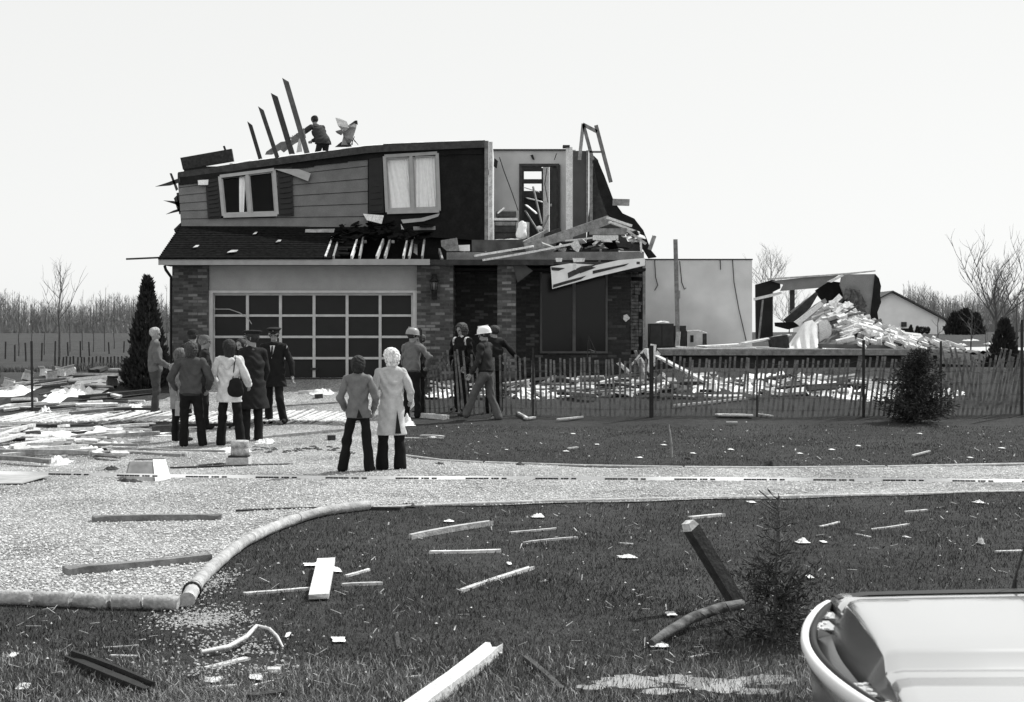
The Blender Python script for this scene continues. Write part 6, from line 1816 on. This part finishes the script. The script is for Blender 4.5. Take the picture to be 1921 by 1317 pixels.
# behind the slat fence -------------------------------------------------------------
def fsheet(lb, poly, lift=.03, m=CLOTHW, name="white_sheet", cat="sheet", seed=0):
    """crumpled flat sheet on the ground inside a photo outline"""
    pts = [G(*p) for p in poly]; c = sum((p for p in pts), Vector()) / len(pts)
    vs = []; rings = 16
    n_ = len(pts) * 8
    ol = []
    for i in range(len(pts)):
        for k in range(8): ol.append(pts[i].lerp(pts[(i + 1) % len(pts)], k / 8) + Vector((random.uniform(-.08, .08), random.uniform(-.1, .1), 0)))
    mb = MB(); V = [c + Vector((0, 0, lift + .08))]
    for r_ in range(1, rings + 1):
        for p in ol:
            q = c.lerp(p, r_ / rings); q.z = gz(q.x, q.y) + lift - .03 + .13 * noise.noise(Vector((q.x * 2.6, q.y * 1.3, seed))) + .16 * noise.noise(Vector((q.x * 6.5, q.y * 4, seed + 9))) + .07 * (1 - r_ / rings)
            V.append(q)
    FF = [(0, 1 + k, 1 + (k + 1) % n_) for k in range(n_)]
    for r_ in range(rings - 1):
        o = 1 + r_ * n_
        FF += [(o + k, o + n_ + k, o + n_ + (k + 1) % n_, o + (k + 1) % n_) for k in range(n_)]
    mb.add(V, FF, False)
    return thing(mb, name, m, lb, cat)
fsheet("large white sheet behind the fence, below the wing wall", [(1385, 705), (1470, 700), (1480, 720), (1500, 735), (1450, 741), (1380, 736), (1350, 728)], seed=1)
fsheet("long white sheet behind the fence under the brick heap", [(1480, 702), (1540, 706), (1580, 725), (1660, 745), (1560, 745), (1500, 742), (1475, 725)], seed=2)
fsheet("broad white sheet reaching the bushy young spruce", [(1590, 740), (1640, 718), (1690, 730), (1665, 752), (1610, 752)], seed=3)
fsheet("white sheet past the bushy young spruce", [(1752, 738), (1790, 731), (1815, 738), (1790, 748), (1750, 748)], seed=4)
fsheet("white sheet strip behind the fence below the brick end", [(1290, 728), (1350, 714), (1390, 716), (1350, 736), (1300, 738)], seed=5)
fsheet("small white rag behind the fence corner post", [(1212, 720), (1250, 716), (1262, 728), (1225, 738)], seed=6)
fsheet("white strip of sheet behind the striding man", [(945, 740), (1010, 735), (1080, 735), (1085, 745), (1000, 750), (950, 748)], seed=7)
fsheet("white sheet low behind the striped jersey", [(800, 738), (870, 735), (880, 745), (805, 750)], seed=8)
for lb, a, b, w_, t_, m in (("white plank sloping from the floor deck down behind the fence", None, None, .12, .05, PALE2), ("thin white batten lying flat behind the fence", (1265, 766), (1400, 752), .06, .04, PALE2), ("white board leaning low beside the fence corner post", (1175, 744), (1220, 736), .14, .05, PALE2), ("pale board behind the fence near the picture window", (1100, 722), (1180, 716), .12, .05, PALE2),
    ("broken grey board behind the fence's middle", (990, 718), (1060, 712), .14, .06, W_MID), ("grey rafter end behind the fence's middle", (1000, 735), (1040, 712), .1, .06, W_PALE), ("long dark beam lying behind the white sheets", (1590, 722), (1690, 732), .14, .1, W_DARK), ("white batten along the top of the long white sheet", (1590, 714), (1660, 722), .08, .05, PALE2), ("dark plank poking out of the white sheets", (1440, 718), (1475, 712), .2, .08, W_DARK),
    ("dark broken panel among the white sheets", (1360, 725), (1385, 718), .25, .06, W_DARK), ("white board lying in the lawn just before the fence", (1343, 783), (1412, 784), .22, .03, PALE2), ("thin white splinter beside the white board by the fence", (1420, 781), (1450, 785), .06, .02, PALE2), ("wavy white splinter in the lawn", (1362, 797), (1384, 797), .06, .02, PALE2), ("white lath in the lawn before the fence's middle", (1045, 792), (1094, 787), .07, .03, PALE2),
    ("white lath propped at the fence foot by the striding man", (972, 779), (990, 790), .05, .03, PALE2), ("white chip at the foot of the propped lath", (985, 790), (1003, 788), .08, .03, PALE2), ("pale splinter on the lawn beside the drive corner", (790, 822), (832, 824), .07, .02, PALE2), ("small white splinter in the middle of the far lawn", (1065, 847), (1084, 845), .04, .02, PALE2), ("thin white stick at the far side of the lawn by the bushy spruce", (1710, 861), (1745, 852), .03, .02, PALE2), ("white chip under the bushy young spruce", (1672, 786), (1690, 786), .1, .03, PALE2)):
    if a is None: debris_board(lb, P(1232, 668, 33.0), P(1325, 717, 30.6), w_, t_, m)
    else: flat(lb, a, b, w_, t_, m, lift=t_ / 2 + .04)
for i in range(150):
    px = random.choice([random.uniform(800, 1230), random.uniform(1230, 1700)]); py = random.uniform(722, 748) if px < 1230 else random.uniform(712, 752)
    a = G(px, py); ang = random.gauss(0, .5); L_ = random.uniform(.12, .8)
    b = a + Vector((math.cos(ang), math.sin(ang), 0)) * L_; b.z = gz(b.x, b.y)
    lf = random.uniform(.03, .18)
    mb = MB(); jag_board(mb, a + Vector((0, 0, lf)), b + Vector((0, 0, lf * random.uniform(.2, 1.4))), random.uniform(.06, .22), random.uniform(.02, .06), (0, 0, 1), random.gauss(0, .4))
    thing(mb, "broken_piece", random.choice([PALE2, PALE2, W_WHITE, W_MID, W_DARK]), "broken piece of house lying between slat fence and wreck", "debris piece", "broken pieces behind the slat fence")
# mixed rubble at the broken brick end
for i in range(26):
    px = random.gauss(1215, 18); py = random.uniform(668, 735); Yq = np.interp(py, [668, 735], [35.2, 31.5])
    a = P(px, py, Yq); zg = gz(a.x, a.y); a.z = max(zg + .03, min(a.z, zg + .9 * max(0, (Yq - 32) / 3.2)))
    d = Vector((random.uniform(-.3, .3), random.uniform(-.2, .2), random.uniform(-.35, .35)))
    mb = MB(); mb.beam(a, a + d, random.uniform(.06, .2), random.uniform(.02, .08), (random.random(), random.random(), .5), j=.04)
    thing(mb, "wreck_chunk", random.choice([PALE2, W_WHITE, W_DARK, W_DARK, W_MID]), "chunk of wreckage heaped below the broken brick end", "debris chunk", "wreckage below the broken brick end")
mb = MB(); mb.beam((X(1216, 33), 33.0, gz(X(1216, 33), 33)), P(1226, 646, 33.2), .14, .03, (0, 1, 0)); thing(mb, "board", PALE2, "white board standing upright at the fence corner post", "board")

# on the floor deck of the lost wing --------------------------------------------
for nm, q, m, lb in (("cabinet", (1219, 607, 1264, 655), mat("cabinet_dark", .035), "wide dark cabinet against the pale wing wall"), ("cabinet", (1266, 611, 1287, 650), W_DARK, "narrow dark cabinet beside the standing stud"), ("stove", (1289, 621, 1318, 652), mat("stove_enamel", .42, .5), "small pale stove with a dark oven mouth")):
    Yc = 37.2 if q[0] == 1219 else 37.9
    root = empty(nm, (X((q[0] + q[2]) / 2, Yc), Yc, DZ), lb, nm)
    mb = MB(); mb.box((X(q[0], Yc), Yc, DZ + .003), (X(q[2], Yc), Yc + .55, Z(q[1], Yc))); mb.build("case", m, root)
    mb = MB()
    if nm == "stove":
        mb.box((X(1319, Yc), Yc + .02, DZ + .003), (X(1326, Yc), Yc + .5, Z(626, Yc))); mb.build("side", W_DARK, root)
        mb = MB(); mb.box((X(1295, Yc), Yc - .015, Z(642, Yc)), (X(1301, Yc), Yc - .001, Z(629, Yc))); mb.build("vent", BLACKP, root)
        mb = MB(); mb.tube([(X(1289, Yc), Yc, Z(621, Yc)), (X(1310, Yc), Yc - .02, Z(620, Yc)), (X(1327, Yc), Yc + .1, Z(625, Yc))], .02, 6); mb.build("rim", W_WHITE, root)
    else:
        xm = (q[0] + q[2]) / 2
        for a, b in ((q[0] + 1, xm - .6), (xm + .6, q[2] - 1)):
            mb = MB(); mb.box((X(a, Yc), Yc - .02, DZ + .06), (X(b, Yc), Yc - .002, Z(q[1] + 2, Yc))); mb.build("door", m, root)
crumple("white heap of cloth on top of the wide dark cabinet", 1243, 606, 26, .3, 7, CLOTHW, "cloth_heap", "cloth", 1, Yfix=37.4)
for lb, a, b, Ya, Yb, w_, t_, m in (("long pale board sloping onto the deck towards the bed sheet", (1392, 644), (1482, 628), 37, 38, .16, .04, PALE2), ("second sloping board just above the first on the deck", (1400, 641), (1470, 629), 37.6, 38.4, .10, .04, W_PALE), ("white board flat on the deck's front edge", (1232, 655), (1310, 652), 36.4, 36.6, .25, .04, PALE2), ("pale panel lying on the deck beside the stove", (1312, 650), (1390, 646), 37.0, 37.2, .8, .05, PALE2),
    ("white strip along the deck edge's middle", (1320, 655), (1420, 653), 36.3, 36.3, .2, .03, W_WHITE), ("white sheet board before the bed sheet", (1400, 650), (1478, 655), 36.8, 36.6, .4, .03, PALE2), ("narrow white shard on the deck by the stove", (1268, 650), (1345, 655), 36.6, 36.4, .12, .03, W_WHITE), ("upright pale shard leaning on the narrow cabinet", (1270, 652), (1273, 622), 37.0, 37.1, .12, .02, W_PALE),
    ("dark low crate by the bed sheet", (1445, 645), (1476, 640), 37.6, 37.6, .5, .35, W_DARK), ("white crumpled strip before the brick heap's slab", (1545, 656), (1600, 658), 36.3, 36.3, .35, .08, CLOTHW)):
    debris_board(lb, P(*a, Ya), P(*b, Yb), w_, t_, m)
# on the porch roof, below the open room --------------------------------------------
for lb, a, b, Ya, Yb, w_, t_, m, up in (
    ("long thin white board jutting over the porch beam", (890, 480), (1002, 462), 34.0, 34.6, .09, .05, W_WHITE, (0, 0, 1)), ("longest thin white board jutting over the porch beam", (905, 488), (1085, 455), 33.9, 34.6, .10, .05, W_WHITE, (0, 0, 1)),
    ("wide grey rafter climbing across the open room", (985, 466), (1143, 412), 34.8, 35.6, .05, .22, W_MID, (0, 0, 1)), ("short grey joist pair below the open doorway", (982, 458), (1028, 435), 35.2, 35.8, .06, .14, W_MID, (0, 0, 1)), ("dark joist next to the grey joist pair", (990, 458), (1052, 432), 35.4, 36.0, .06, .14, W_DARK, (0, 0, 1)),
    ("white board at the top of the broken porch roof", (1138, 408), (1185, 424), 35.2, 35.4, .10, .06, W_WHITE, (0, 0, 1)), ("second white board down the broken porch roof", (1142, 416), (1200, 438), 35.0, 35.2, .12, .06, W_WHITE, (0, 0, 1)), ("third board falling towards the brick end", (1176, 432), (1212, 458), 34.9, 34.9, .10, .06, W_PALE, (0, 0, 1)), ("grey board with a white edge lying over the porch", (1105, 434), (1176, 434), 35.0, 35.0, .06, .16, W_MID, (0, 0, 1)),
    ("broken board end over the brick end", (1218, 470), (1228, 442), 35.4, 35.5, .10, .04, W_MID, (0, 1, 0)), ("grey board end sticking out to the sky", (1149, 379), (1181, 380), 36.2, 36.0, .05, .17, W_MID, (0, 0, 1)), ("white strip under the porch debris", (1160, 472), (1206, 473), 34.5, 34.5, .05, .03, W_WHITE, (0, 0, 1)),
    ("white post strip at the end of the porch debris", (1203, 472), (1202, 452), 34.6, 34.6, .05, .04, W_WHITE, (0, 1, 0)), ("pale board among the porch debris", (1060, 452), (1130, 444), 35.0, 35.0, .12, .04, W_PALE, (0, 0, 1)), ("white board among the porch debris", (1112, 446), (1160, 446), 34.8, 34.8, .06, .12, W_WHITE, (0, 0, 1)),
    ("grey slanting board before the white post", (1046, 446), (1058, 436), 35.8, 35.8, .1, .04, W_WHITE, (0, 0, 1)), ("thin lath leaning in the open doorway", (1008, 446), (1030, 402), 37.0, 37.6, .04, .04, W_MID, (0, 0, 1))):
    debris_board(lb, P(*a, Ya), P(*b, Yb), w_, t_, m, up=up)
for i in range(46):
    px = random.uniform(1030, 1205); py = random.uniform(max(440, 470 - (px - 1030) * .2), 470)
    a = P(px, py, random.uniform(34.7, 35.6)); d = Vector((random.uniform(-.35, .35), random.uniform(-.25, .25), random.uniform(-.08, .12)))
    mb = MB(); mb.beam(a, a + d, random.uniform(.06, .25), random.uniform(.02, .06), (random.gauss(0, .5), random.gauss(0, .5), 1), j=.04)
    thing(mb, "porch_fragment", random.choice([W_WHITE, W_PALE, W_MID, W_DARK, SHINGLE, SHINGLE]), "fragment of roof heaped over the broken porch", "roof fragment", "roof fragments heaped over the porch")
for nm, poly, Yq, m, lb in (("roof_scrap", [(827, 451), (857, 446), (861, 471), (838, 471), (828, 462)], 34.5, W_MID, "jagged grey scrap standing on the porch edge"), ("white_block", [(860, 460), (881, 459), (881, 471), (862, 471)], 34.6, CLOTHW, "small white block on the porch edge"), ("insulation_clump", [(1070, 458), (1082, 448), (1090, 462), (1085, 474), (1076, 468)], 34.5, INSUL, "grey clump of insulation hanging over the porch beam")):
    mb = MB(); pxpoly(mb, poly, yflat(Yq), .12); thing(mb, nm, m, lb, nm.split("_")[-1])
# furniture left in the open room
Yc = 36.6
root = empty("dresser", (X(950, Yc), Yc, Z(452, Yc)), "pale topped dresser in the open upper room", "dresser")
mb = MB(); pxbox(mb, 928, 414, 968, 452, Yc, .5); mb.build("case", W_DARK, root)
mb = MB(); pxbox(mb, 926, 409, 971, 413.5, Yc - .03, .56); mb.build("top", W_WHITE, root)
for a in ((929, 416, 967, 423), (929, 425, 967, 436), (929, 438, 967, 449)):
    mb = MB(); pxbox(mb, *a, Yc - .02, .018); mb.build("drawer", W_MID if a[1] < 424 else W_DARK, root)
mb = MB(); mb.tube([P(930, 402, Yc + .2), P(934, 402, Yc + .2), P(968, 402, Yc + .25)], [.08, .10, .09], 12); thing(mb, "rolled_rug", W_DARK, "dark rolled bundle lying on the dresser", "rug")
mb = MB(); mb.beam(P(934, 400, Yc + .05), P(946, 390, Yc + .1), .06, .03); thing(mb, "board", W_WHITE, "short white stick poking up over the rolled bundle", "board")
v_, f_ = blob([(tuple(P(978, 440, 36.2)), tuple(P(980, 422, 36.3)), .14, .11, 1, .6)], .03, .02, wr=.012); o = mesh_np("pillow", v_, f_, CLOTHW, None, True); tag(o, "white pillow slumped at the edge of the open room", "pillow")
mb = MB(); pxpoly(mb, [(984, 416), (993, 417), (993, 446), (982, 446)], yflat(36.5), .05); thing(mb, "panel", W_PALE, "grey panel standing behind the white pillow", "panel")
crumple("flat white scrap on the floor under the pillow", 955, 451, 50, .3, 4, PAPER, "scrap", "scrap", 9, Yfix=35.95)
mb = MB(); mb.lathe([(0, .12), (.06, .1), (.08, .04), (.05, 0), (0, 0)], P(1012, 432, 36.6), 12); thing(mb, "bowl_lamp", CLOTHW, "small round white lamp on the open room's floor", "lamp")

# roof: standing rafters, boards and torn sheets -----------------------------------------
rl = ["shortest of the four rafters standing on the roof", "second standing rafter, lower than its taller neighbours", "third standing rafter, second tallest of the four", "tallest standing rafter, next to the man on the roof"]
for lb, a, b, w_ in zip(rl, ((489, 300), (521, 298), (550, 296), (578, 294)), ((470, 236), (491, 208), (516, 183), (537, 155)), (.10, .11, .15, .14)):
    Yq = 38.4
    mb = MB(); p0, p1 = P(*a, Yq), P(*b, Yq + .3); d = (p1 - p0).normalized()
    mb.beam(p0, p1, w_, .05, (0, 1, 0)); s_ = d.cross(Vector((0, 1, 0))).normalized()
    mb.prism([p1 + d * .003 - s_ * w_ / 2 + Vector((0, -.024, 0)), p1 + d * .003 + s_ * w_ / 2 + Vector((0, -.024, 0)), p1 + d * .16 - s_ * w_ * (.5 if (s_.x > 0) else -.5) + Vector((0, -.024, 0))], (0, .048, 0))
    thing(mb, "standing_rafter", W_DARK if a[0] < 560 else mat("rafter_grey", .11, .8, .3, 8), lb, "rafter", "rafters standing on the torn roof")
mb = MB(); pxpoly(mb, [(497, 290), (500, 284), (527, 266), (545, 264), (548, 258), (570, 240), (574, 258), (552, 270), (532, 286), (526, 281), (510, 290)], yflat(38.9), .03); thing(mb, "torn_sheathing", W_MID, "torn grey sheathing strip slanting behind the standing rafters", "sheathing")
mb = MB(); pxpoly(mb, [(556, 286), (560, 262), (564, 258), (567, 284)], yflat(38.8), .03); thing(mb, "cloth_scrap", CLOTHW, "white rag hanging below the tallest rafter", "rag")
mb = MB(); pxpoly(mb, [(338, 296), (434, 279), (438, 302), (343, 318)], yflat(37.2), .12)
o = thing(mb, "roof_panel", mat("roof_panel_dark", .035, .9, .4, 14, .4, 40), "dark slab of roof standing at the roof's low end", "roof panel")
mb = MB(); mb.beam(P(423, 282, 37.3), P(420, 274, 37.3), .05, .05, (0, 1, 0)); thing(mb, "peg", W_DARK, "short peg sticking up over the dark roof slab", "peg")
for i, (poly, m, lb) in enumerate((([(629, 221), (637, 222), (650, 228), (655, 240), (648, 246), (640, 243), (634, 236)], W_MID, "crinkled grey sheet blown up over the roof edge"), ([(642, 246), (652, 236), (666, 226), (670, 226), (668, 240), (661, 262), (656, 272), (640, 272), (644, 256)], W_MID, "folded pale sheet standing beside the man on the roof"), ([(629, 246), (640, 243), (645, 247), (640, 254), (632, 250)], W_MID, "small torn flap beside the folded pale sheet"), ([(628, 276), (640, 266), (656, 268), (660, 276)], W_DARK, "dark crumple at the foot of the folded pale sheet"), ([(664, 228), (670, 226), (671, 234), (665, 232)], W_DARK, "dark tip of the folded pale sheet"), ([(636, 217), (642, 215), (643, 217), (638, 219)], W_DARK, "dark scrap floating above the crinkled sheet"))):
    if i == 5: continue
    mb = MB(); pts = [P(a, b, 38.4 + .004 * (a - 650) + .12 * math.sin(a * .9 + i)) for a, b in poly]; mb.prism(pts, (0, .05, .01)); thing(mb, "torn_sheet", m, lb, "sheet")
mb = MB()
for a, b in (((661, 258), (672, 272)), ((661, 258), (661, 272)), ((664, 264), (670, 269)), ((665, 256), (658, 274))): mb.beam(P(*a, 38.6), P(*b, 38.6), .018, .018, (0, 1, 0))
thing(mb, "wire_frame", METALD, "thin wire frame at the foot of the folded sheet", "wire frame")
# ladder like frame over the open room
root = empty("truss_frame", tuple(P(1115, 285, 37.8)), "broken truss frame standing against the sky over the open room", "truss")
for a, b, w_ in (((1087, 300), (1094, 232), .09), ((1112, 300), (1095, 236), .09), ((1146, 342), (1118, 235), .10), ((1093, 233), (1120, 247), .09), ((1106, 285), (1128, 285), .05)):
    mb = MB(); mb.beam(P(*a, 37.8), P(*b, 37.8), w_, .05, (0, 1, 0)); mb.build("strut", W_MID, root)
# far lawn scraps and field scraps
for i, (px, py, w_, h_) in enumerate(((810, 822, 20, 6), (1062, 848, 14, 6), (1200, 860, 14, 6), (1300, 852, 12, 6), (1371, 845, 14, 8), (1500, 852, 12, 5), (1610, 838, 10, 5), (1560, 845, 12, 5), (1726, 815, 10, 5), (1820, 860, 10, 4), (1245, 836, 12, 4), (950, 845, 8, 3), (1120, 835, 10, 4), (1075, 815, 10, 3), (1880, 842, 12, 4))):
    crumple("small pale scrap dotted on the far lawn", px, py, w_ * .8, .12, h_ * .6, PAPER, "lawn_scrap", "scrap", i, "pale scraps dotted on the far lawn")
for i, (px, py) in enumerate(((1814, 634), (1827, 633), (1804, 642), (1858, 640))):
    crumple("white scrap blown onto the field by the leaning sapling", px, py + 6, 12, 1.2, 7, PAPER, "field_scrap", "scrap", i, "white scraps on the field")
for px, py, h_, lb, sd_ in ((1455, 640, .9, "dry bush seen through the ruin", 61), (1460, 945, .2, "dry weed tuft at the drive edge", 62)): pass

mb = MB()
for a, b in (((1100, 692), (1104, 630)), ((1104, 630), (1121, 668)), ((1104, 630), (1112, 690)), ((1103, 655), (1117, 660))): mb.tube([P(*a, 33.6), P(*b, 33.7)], .010, 5)
thing(mb, "rod_frame", METALD, "thin bent rods standing before the picture window", "rods")
# ------------------------------------------------------------------ the parked car in the corner
CAR = Vector((0.80, 4.02, 0.06))
ROT = Matrix.Rotation(R(-5.5), 3, "Z")
car = empty("parked_car", tuple(CAR), "pale shiny car with long flat bonnet parked at the road edge", "car")
PAINT = bpy.data.materials.new("silver_paint")
cn, cb_ = nodes_of(PAINT)
cb_.inputs["Base Color"].default_value = (.76, .76, .76, 1); cb_.inputs["Metallic"].default_value = .9; cb_.inputs["Roughness"].default_value = .20
cb_.inputs["Coat Weight"].default_value = .6; cb_.inputs["Coat Roughness"].default_value = .04
CHROME = mat("chrome", .85, .08, .03, 4, metal=1.0)
RUB = mat("black_rubber", .02, .8)
WPAINT = mat("white_bumper_paint", .78, .35, .05, 6)
def sec(x, hz, wd, edge=.06, crown=1.0):
    """half section of the bonnet and wings, from the sill up to the middle"""
    k = wd / .92
    return [(wd - .02, .22), (wd, .42), (wd, hz - .28), (wd - .006, hz - .20), (.885 * k, hz - .115), (.86 * k, hz - .080), (.80 * k, hz - .062), (.70 * k, hz - .052), (.60 * k, hz - .0455), (.505 * k, hz - .043), (.50 * k, hz - .050), (.49 * k, hz - .043), (.42 * k, hz - .044), (.402 * k, hz - .040), (.378 * k, hz - .010), (.366 * k, hz - .003), (.35 * k, hz), (.2, hz + .005), (0, hz + .006)]
stations = [(.19, .930, .86), (.20, .942, .87), (.23, .950, .885), (.45, .958, .90), (.9, .972, .92), (1.55, .985, .92)]
def loft(sts, name, m, cap=True):
    rings = []
    for x, hz, wd in sts:
        h = sec(x, hz, wd)
        rg = [(x, -y, z) for y, z in h] + [(x, y, z) for y, z in h[::-1][1:]]
        rings.append(rg)
    n_ = len(rings[0])
    mb = MB(); vs = [tuple(CAR + ROT @ Vector(p)) for r_ in rings for p in r_]
    fs = [(i * n_ + k, (i + 1) * n_ + k, (i + 1) * n_ + k + 1, i * n_ + k + 1) for i in range(len(rings) - 1) for k in range(n_ - 1)]
    fs = [f[::-1] for f in fs]
    mb.add(vs, fs, True)
    if cap: mb.add([tuple(CAR + ROT @ Vector(p)) for p in rings[0]], [tuple(range(n_))])
    return mb.build(name, m, car)
loft(stations, "bonnet", PAINT, True)
CW = lambda *p: tuple(CAR + ROT @ Vector(p))
# body behind the bonnet: doors, boot
mb = MB()
prof = [(1.552, .22), (1.552, .925), (3.9, .95), (4.1, .95), (5.05, .93), (5.12, .70), (5.1, .3), (4.9, .22)]
mb.prism([CW(x, -.90, z) for x, z in prof], ROT @ Vector((0, 1.80, 0))); bdy = mb.build("body", PAINT, car)
# cabin
mb = MB()
def cab(x, w_, z): return CW(x, w_, z)
q0 = [(1.62, .80, .965), (2.28, .64, 1.36), (3.35, .64, 1.37), (3.98, .80, .965)]
for (x0, w0, z0), (x1, w1, z1) in zip(q0[:-1], q0[1:]):
    pass
mb.add([cab(1.62, -.80, .965), cab(2.28, -.64, 1.36), cab(3.35, -.64, 1.37), cab(3.98, -.80, .965), cab(1.62, .80, .965), cab(2.28, .64, 1.36), cab(3.35, .64, 1.37), cab(3.98, .80, .965)], [(1, 2, 6, 5)]); mb.build("roof", PAINT, car)
GL = mat("car_glass", .02, .05, .05, 2, spec=.6)
for nm, f in (("windscreen", (0, 1, 5, 4)), ("rear_window", (2, 3, 7, 6)), ("side_window", (0, 3, 2, 1)), ("side_window", (4, 5, 6, 7))):
    vs_ = [cab(1.62, -.80, .965), cab(2.28, -.64, 1.36), cab(3.35, -.64, 1.37), cab(3.98, -.80, .965), cab(1.62, .80, .965), cab(2.28, .64, 1.36), cab(3.35, .64, 1.37), cab(3.98, .80, .965)]
    mb = MB(); mb.add([vs_[i] for i in f], [(0, 1, 2, 3)]); mb.build(nm, GL, car)
# nose: sloping header behind the bumper bar, bowed in plan
def bow(y): return .16 * (abs(y) / .8) ** 2 if abs(y) < .66 else .109 + (abs(y) - .66) * .45
ysn = np.linspace(-.86, .86, 35)
def sweep(name, prof, m, par, closed, ends=False, k=1.0, smooth=True, ys=ysn):
    mb = MB(); m_ = len(prof)
    vs = [CW(x + bow(y) * k, y, z) for y in ys for x, z in prof]
    q = m_ if closed else m_ - 1
    mb.add(vs, [(i * m_ + c, i * m_ + (c + 1) % m_, (i + 1) * m_ + (c + 1) % m_, (i + 1) * m_ + c) for i in range(len(ys) - 1) for c in range(q)], smooth)
    if ends: mb.add(vs[:m_], [tuple(range(m_))]); mb.add(vs[-m_:], [tuple(range(m_))[::-1]])
    return mb.build(name, m, par)
NOSE = mat("nose_dark_reflection", .045, .22, .06, 5, spec=.55)  # dark colour carries the grass the nose would mirror
def top_z(y):
    q = sorted(sec(.19, .930, .86)[3:], key=lambda p: p[0])
    return float(np.interp(abs(y), [p[0] for p in q], [p[1] for p in q]))
mb = MB(); ysn_ = np.linspace(-.85, .85, 61); vs = []
for y in ysn_:
    b_, t_ = bow(y), top_z(y)
    vs += [CW(.192, y, t_ - .001), CW(.178 + .15 * b_, y, t_ - .022), CW(.128 + .55 * b_, y, min(.845, t_ - .04)), CW(.124 + .6 * b_, y, min(.83, t_ - .05))]
mb.add(vs, [(i * 4 + c, i * 4 + c + 1, (i + 1) * 4 + c + 1, (i + 1) * 4 + c) for i in range(60) for c in range(3)], True); mb.build("nose", NOSE, car)
sweep("header", [(.126, .843), (.062, .822), (.058, .78), (.075, .45), (.2, .25)], mat("header_dark", .05, .25, .1, 5, spec=.5), car, False, k=.8)
bp_ = sweep("bumper", [(.055, .85), (.045, .83), (.034, .832), (.026, .850), (.027, .863), (.034, .871), (.047, .870)], WPAINT, car, True, True, ys=np.linspace(-.74, .74, 31))
sweep("strip", [(.0555, .82), (.0555, .871), (.070, .868), (.075, .82)], RUB, bp_, True, True, ys=np.linspace(-.74, .74, 31))
for s in (-1, 1):
    for yq in (.40, .58):
        mb = MB(); c = CW(.105 + bow(yq) * .6, s * yq, .825); mb.box((c[0] - .035, c[1] - .07, c[2] - .03), (c[0] + .03, c[1] + .07, c[2] + .03))
        hl = mb.build("headlight", CHROME, car)
        mb = MB()
        for _ in range(9):
            a = Vector(c) + Vector((random.uniform(-.03, .025), random.uniform(-.06, .06), .031)); mb.lathe([(0, .004), (.007, .003), (.010, 0)], a, 5, smooth=False)
        mb.build("lens", mat("lamp_lens", .7, .1, .1, 5, spec=.8), hl)

for x in (.85, 4.15):
    for s in (-1, 1):
        c = CW(x, s * .79, .29)
        wl = MB()
        n_ = 28; vs, fs = [], []
        prof_ = [(.16, -.09), (.29, -.10), (.31, -.06), (.31, .06), (.29, .10), (.16, .09)]
        for k in range(n_):
            a = 2 * math.pi * k / n_
            for r_, o_ in prof_: vs.append((c[0] + r_ * math.cos(a), c[1] + o_, c[2] + r_ * math.sin(a)))
        for k in range(n_):
            for q in range(6): fs.append((k * 6 + q, k * 6 + (q + 1) % 6, ((k + 1) % n_) * 6 + (q + 1) % 6, ((k + 1) % n_) * 6 + q))
        wl.add(vs, fs, True); w_o = wl.build("wheel", RUB, car)
        mb = MB(); mb.tube([(c[0], c[1] - .08, c[2]), (c[0], c[1] + .08, c[2])], .16, 20); mb.build("rim", CHROME, w_o)
mb = MB(); mb.tube([CW(.80, .80, .90), CW(.805, .80, .945), CW(.95, .82, 1.45)], [.012, .004, .0025], 6); mb.build("antenna", METALD, car)
# matt band on both wing tops, a dark reflection put into colour
WINGREFL = mat("dark_wing_reflection", .03, .55, .2, 8, spec=.15)
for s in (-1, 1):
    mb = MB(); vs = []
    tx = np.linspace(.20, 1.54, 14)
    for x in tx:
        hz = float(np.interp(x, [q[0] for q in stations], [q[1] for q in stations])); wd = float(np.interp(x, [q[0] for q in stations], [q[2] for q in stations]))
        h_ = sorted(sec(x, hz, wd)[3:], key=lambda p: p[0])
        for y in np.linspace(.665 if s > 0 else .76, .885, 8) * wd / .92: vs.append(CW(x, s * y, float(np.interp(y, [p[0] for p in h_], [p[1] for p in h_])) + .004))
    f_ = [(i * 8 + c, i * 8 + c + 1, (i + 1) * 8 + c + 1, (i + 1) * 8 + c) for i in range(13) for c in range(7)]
    mb.add(vs, [q[::-1] for q in f_] if s > 0 else f_, True); mb.build("wing_reflection", WINGREFL, car)
# seams of the bonnet
for s in (-1, 1):
    mb = MB()
    pts = [CW(x, s * .5, np.interp(x, [.23, .45, .9, 1.55], [.950, .958, .972, .985]) - .0475) for x in np.linspace(.26, 1.5, 12)]
    mb.tube(pts, .004, 5)
    mb.build("bonnet_seam", RUB, car)
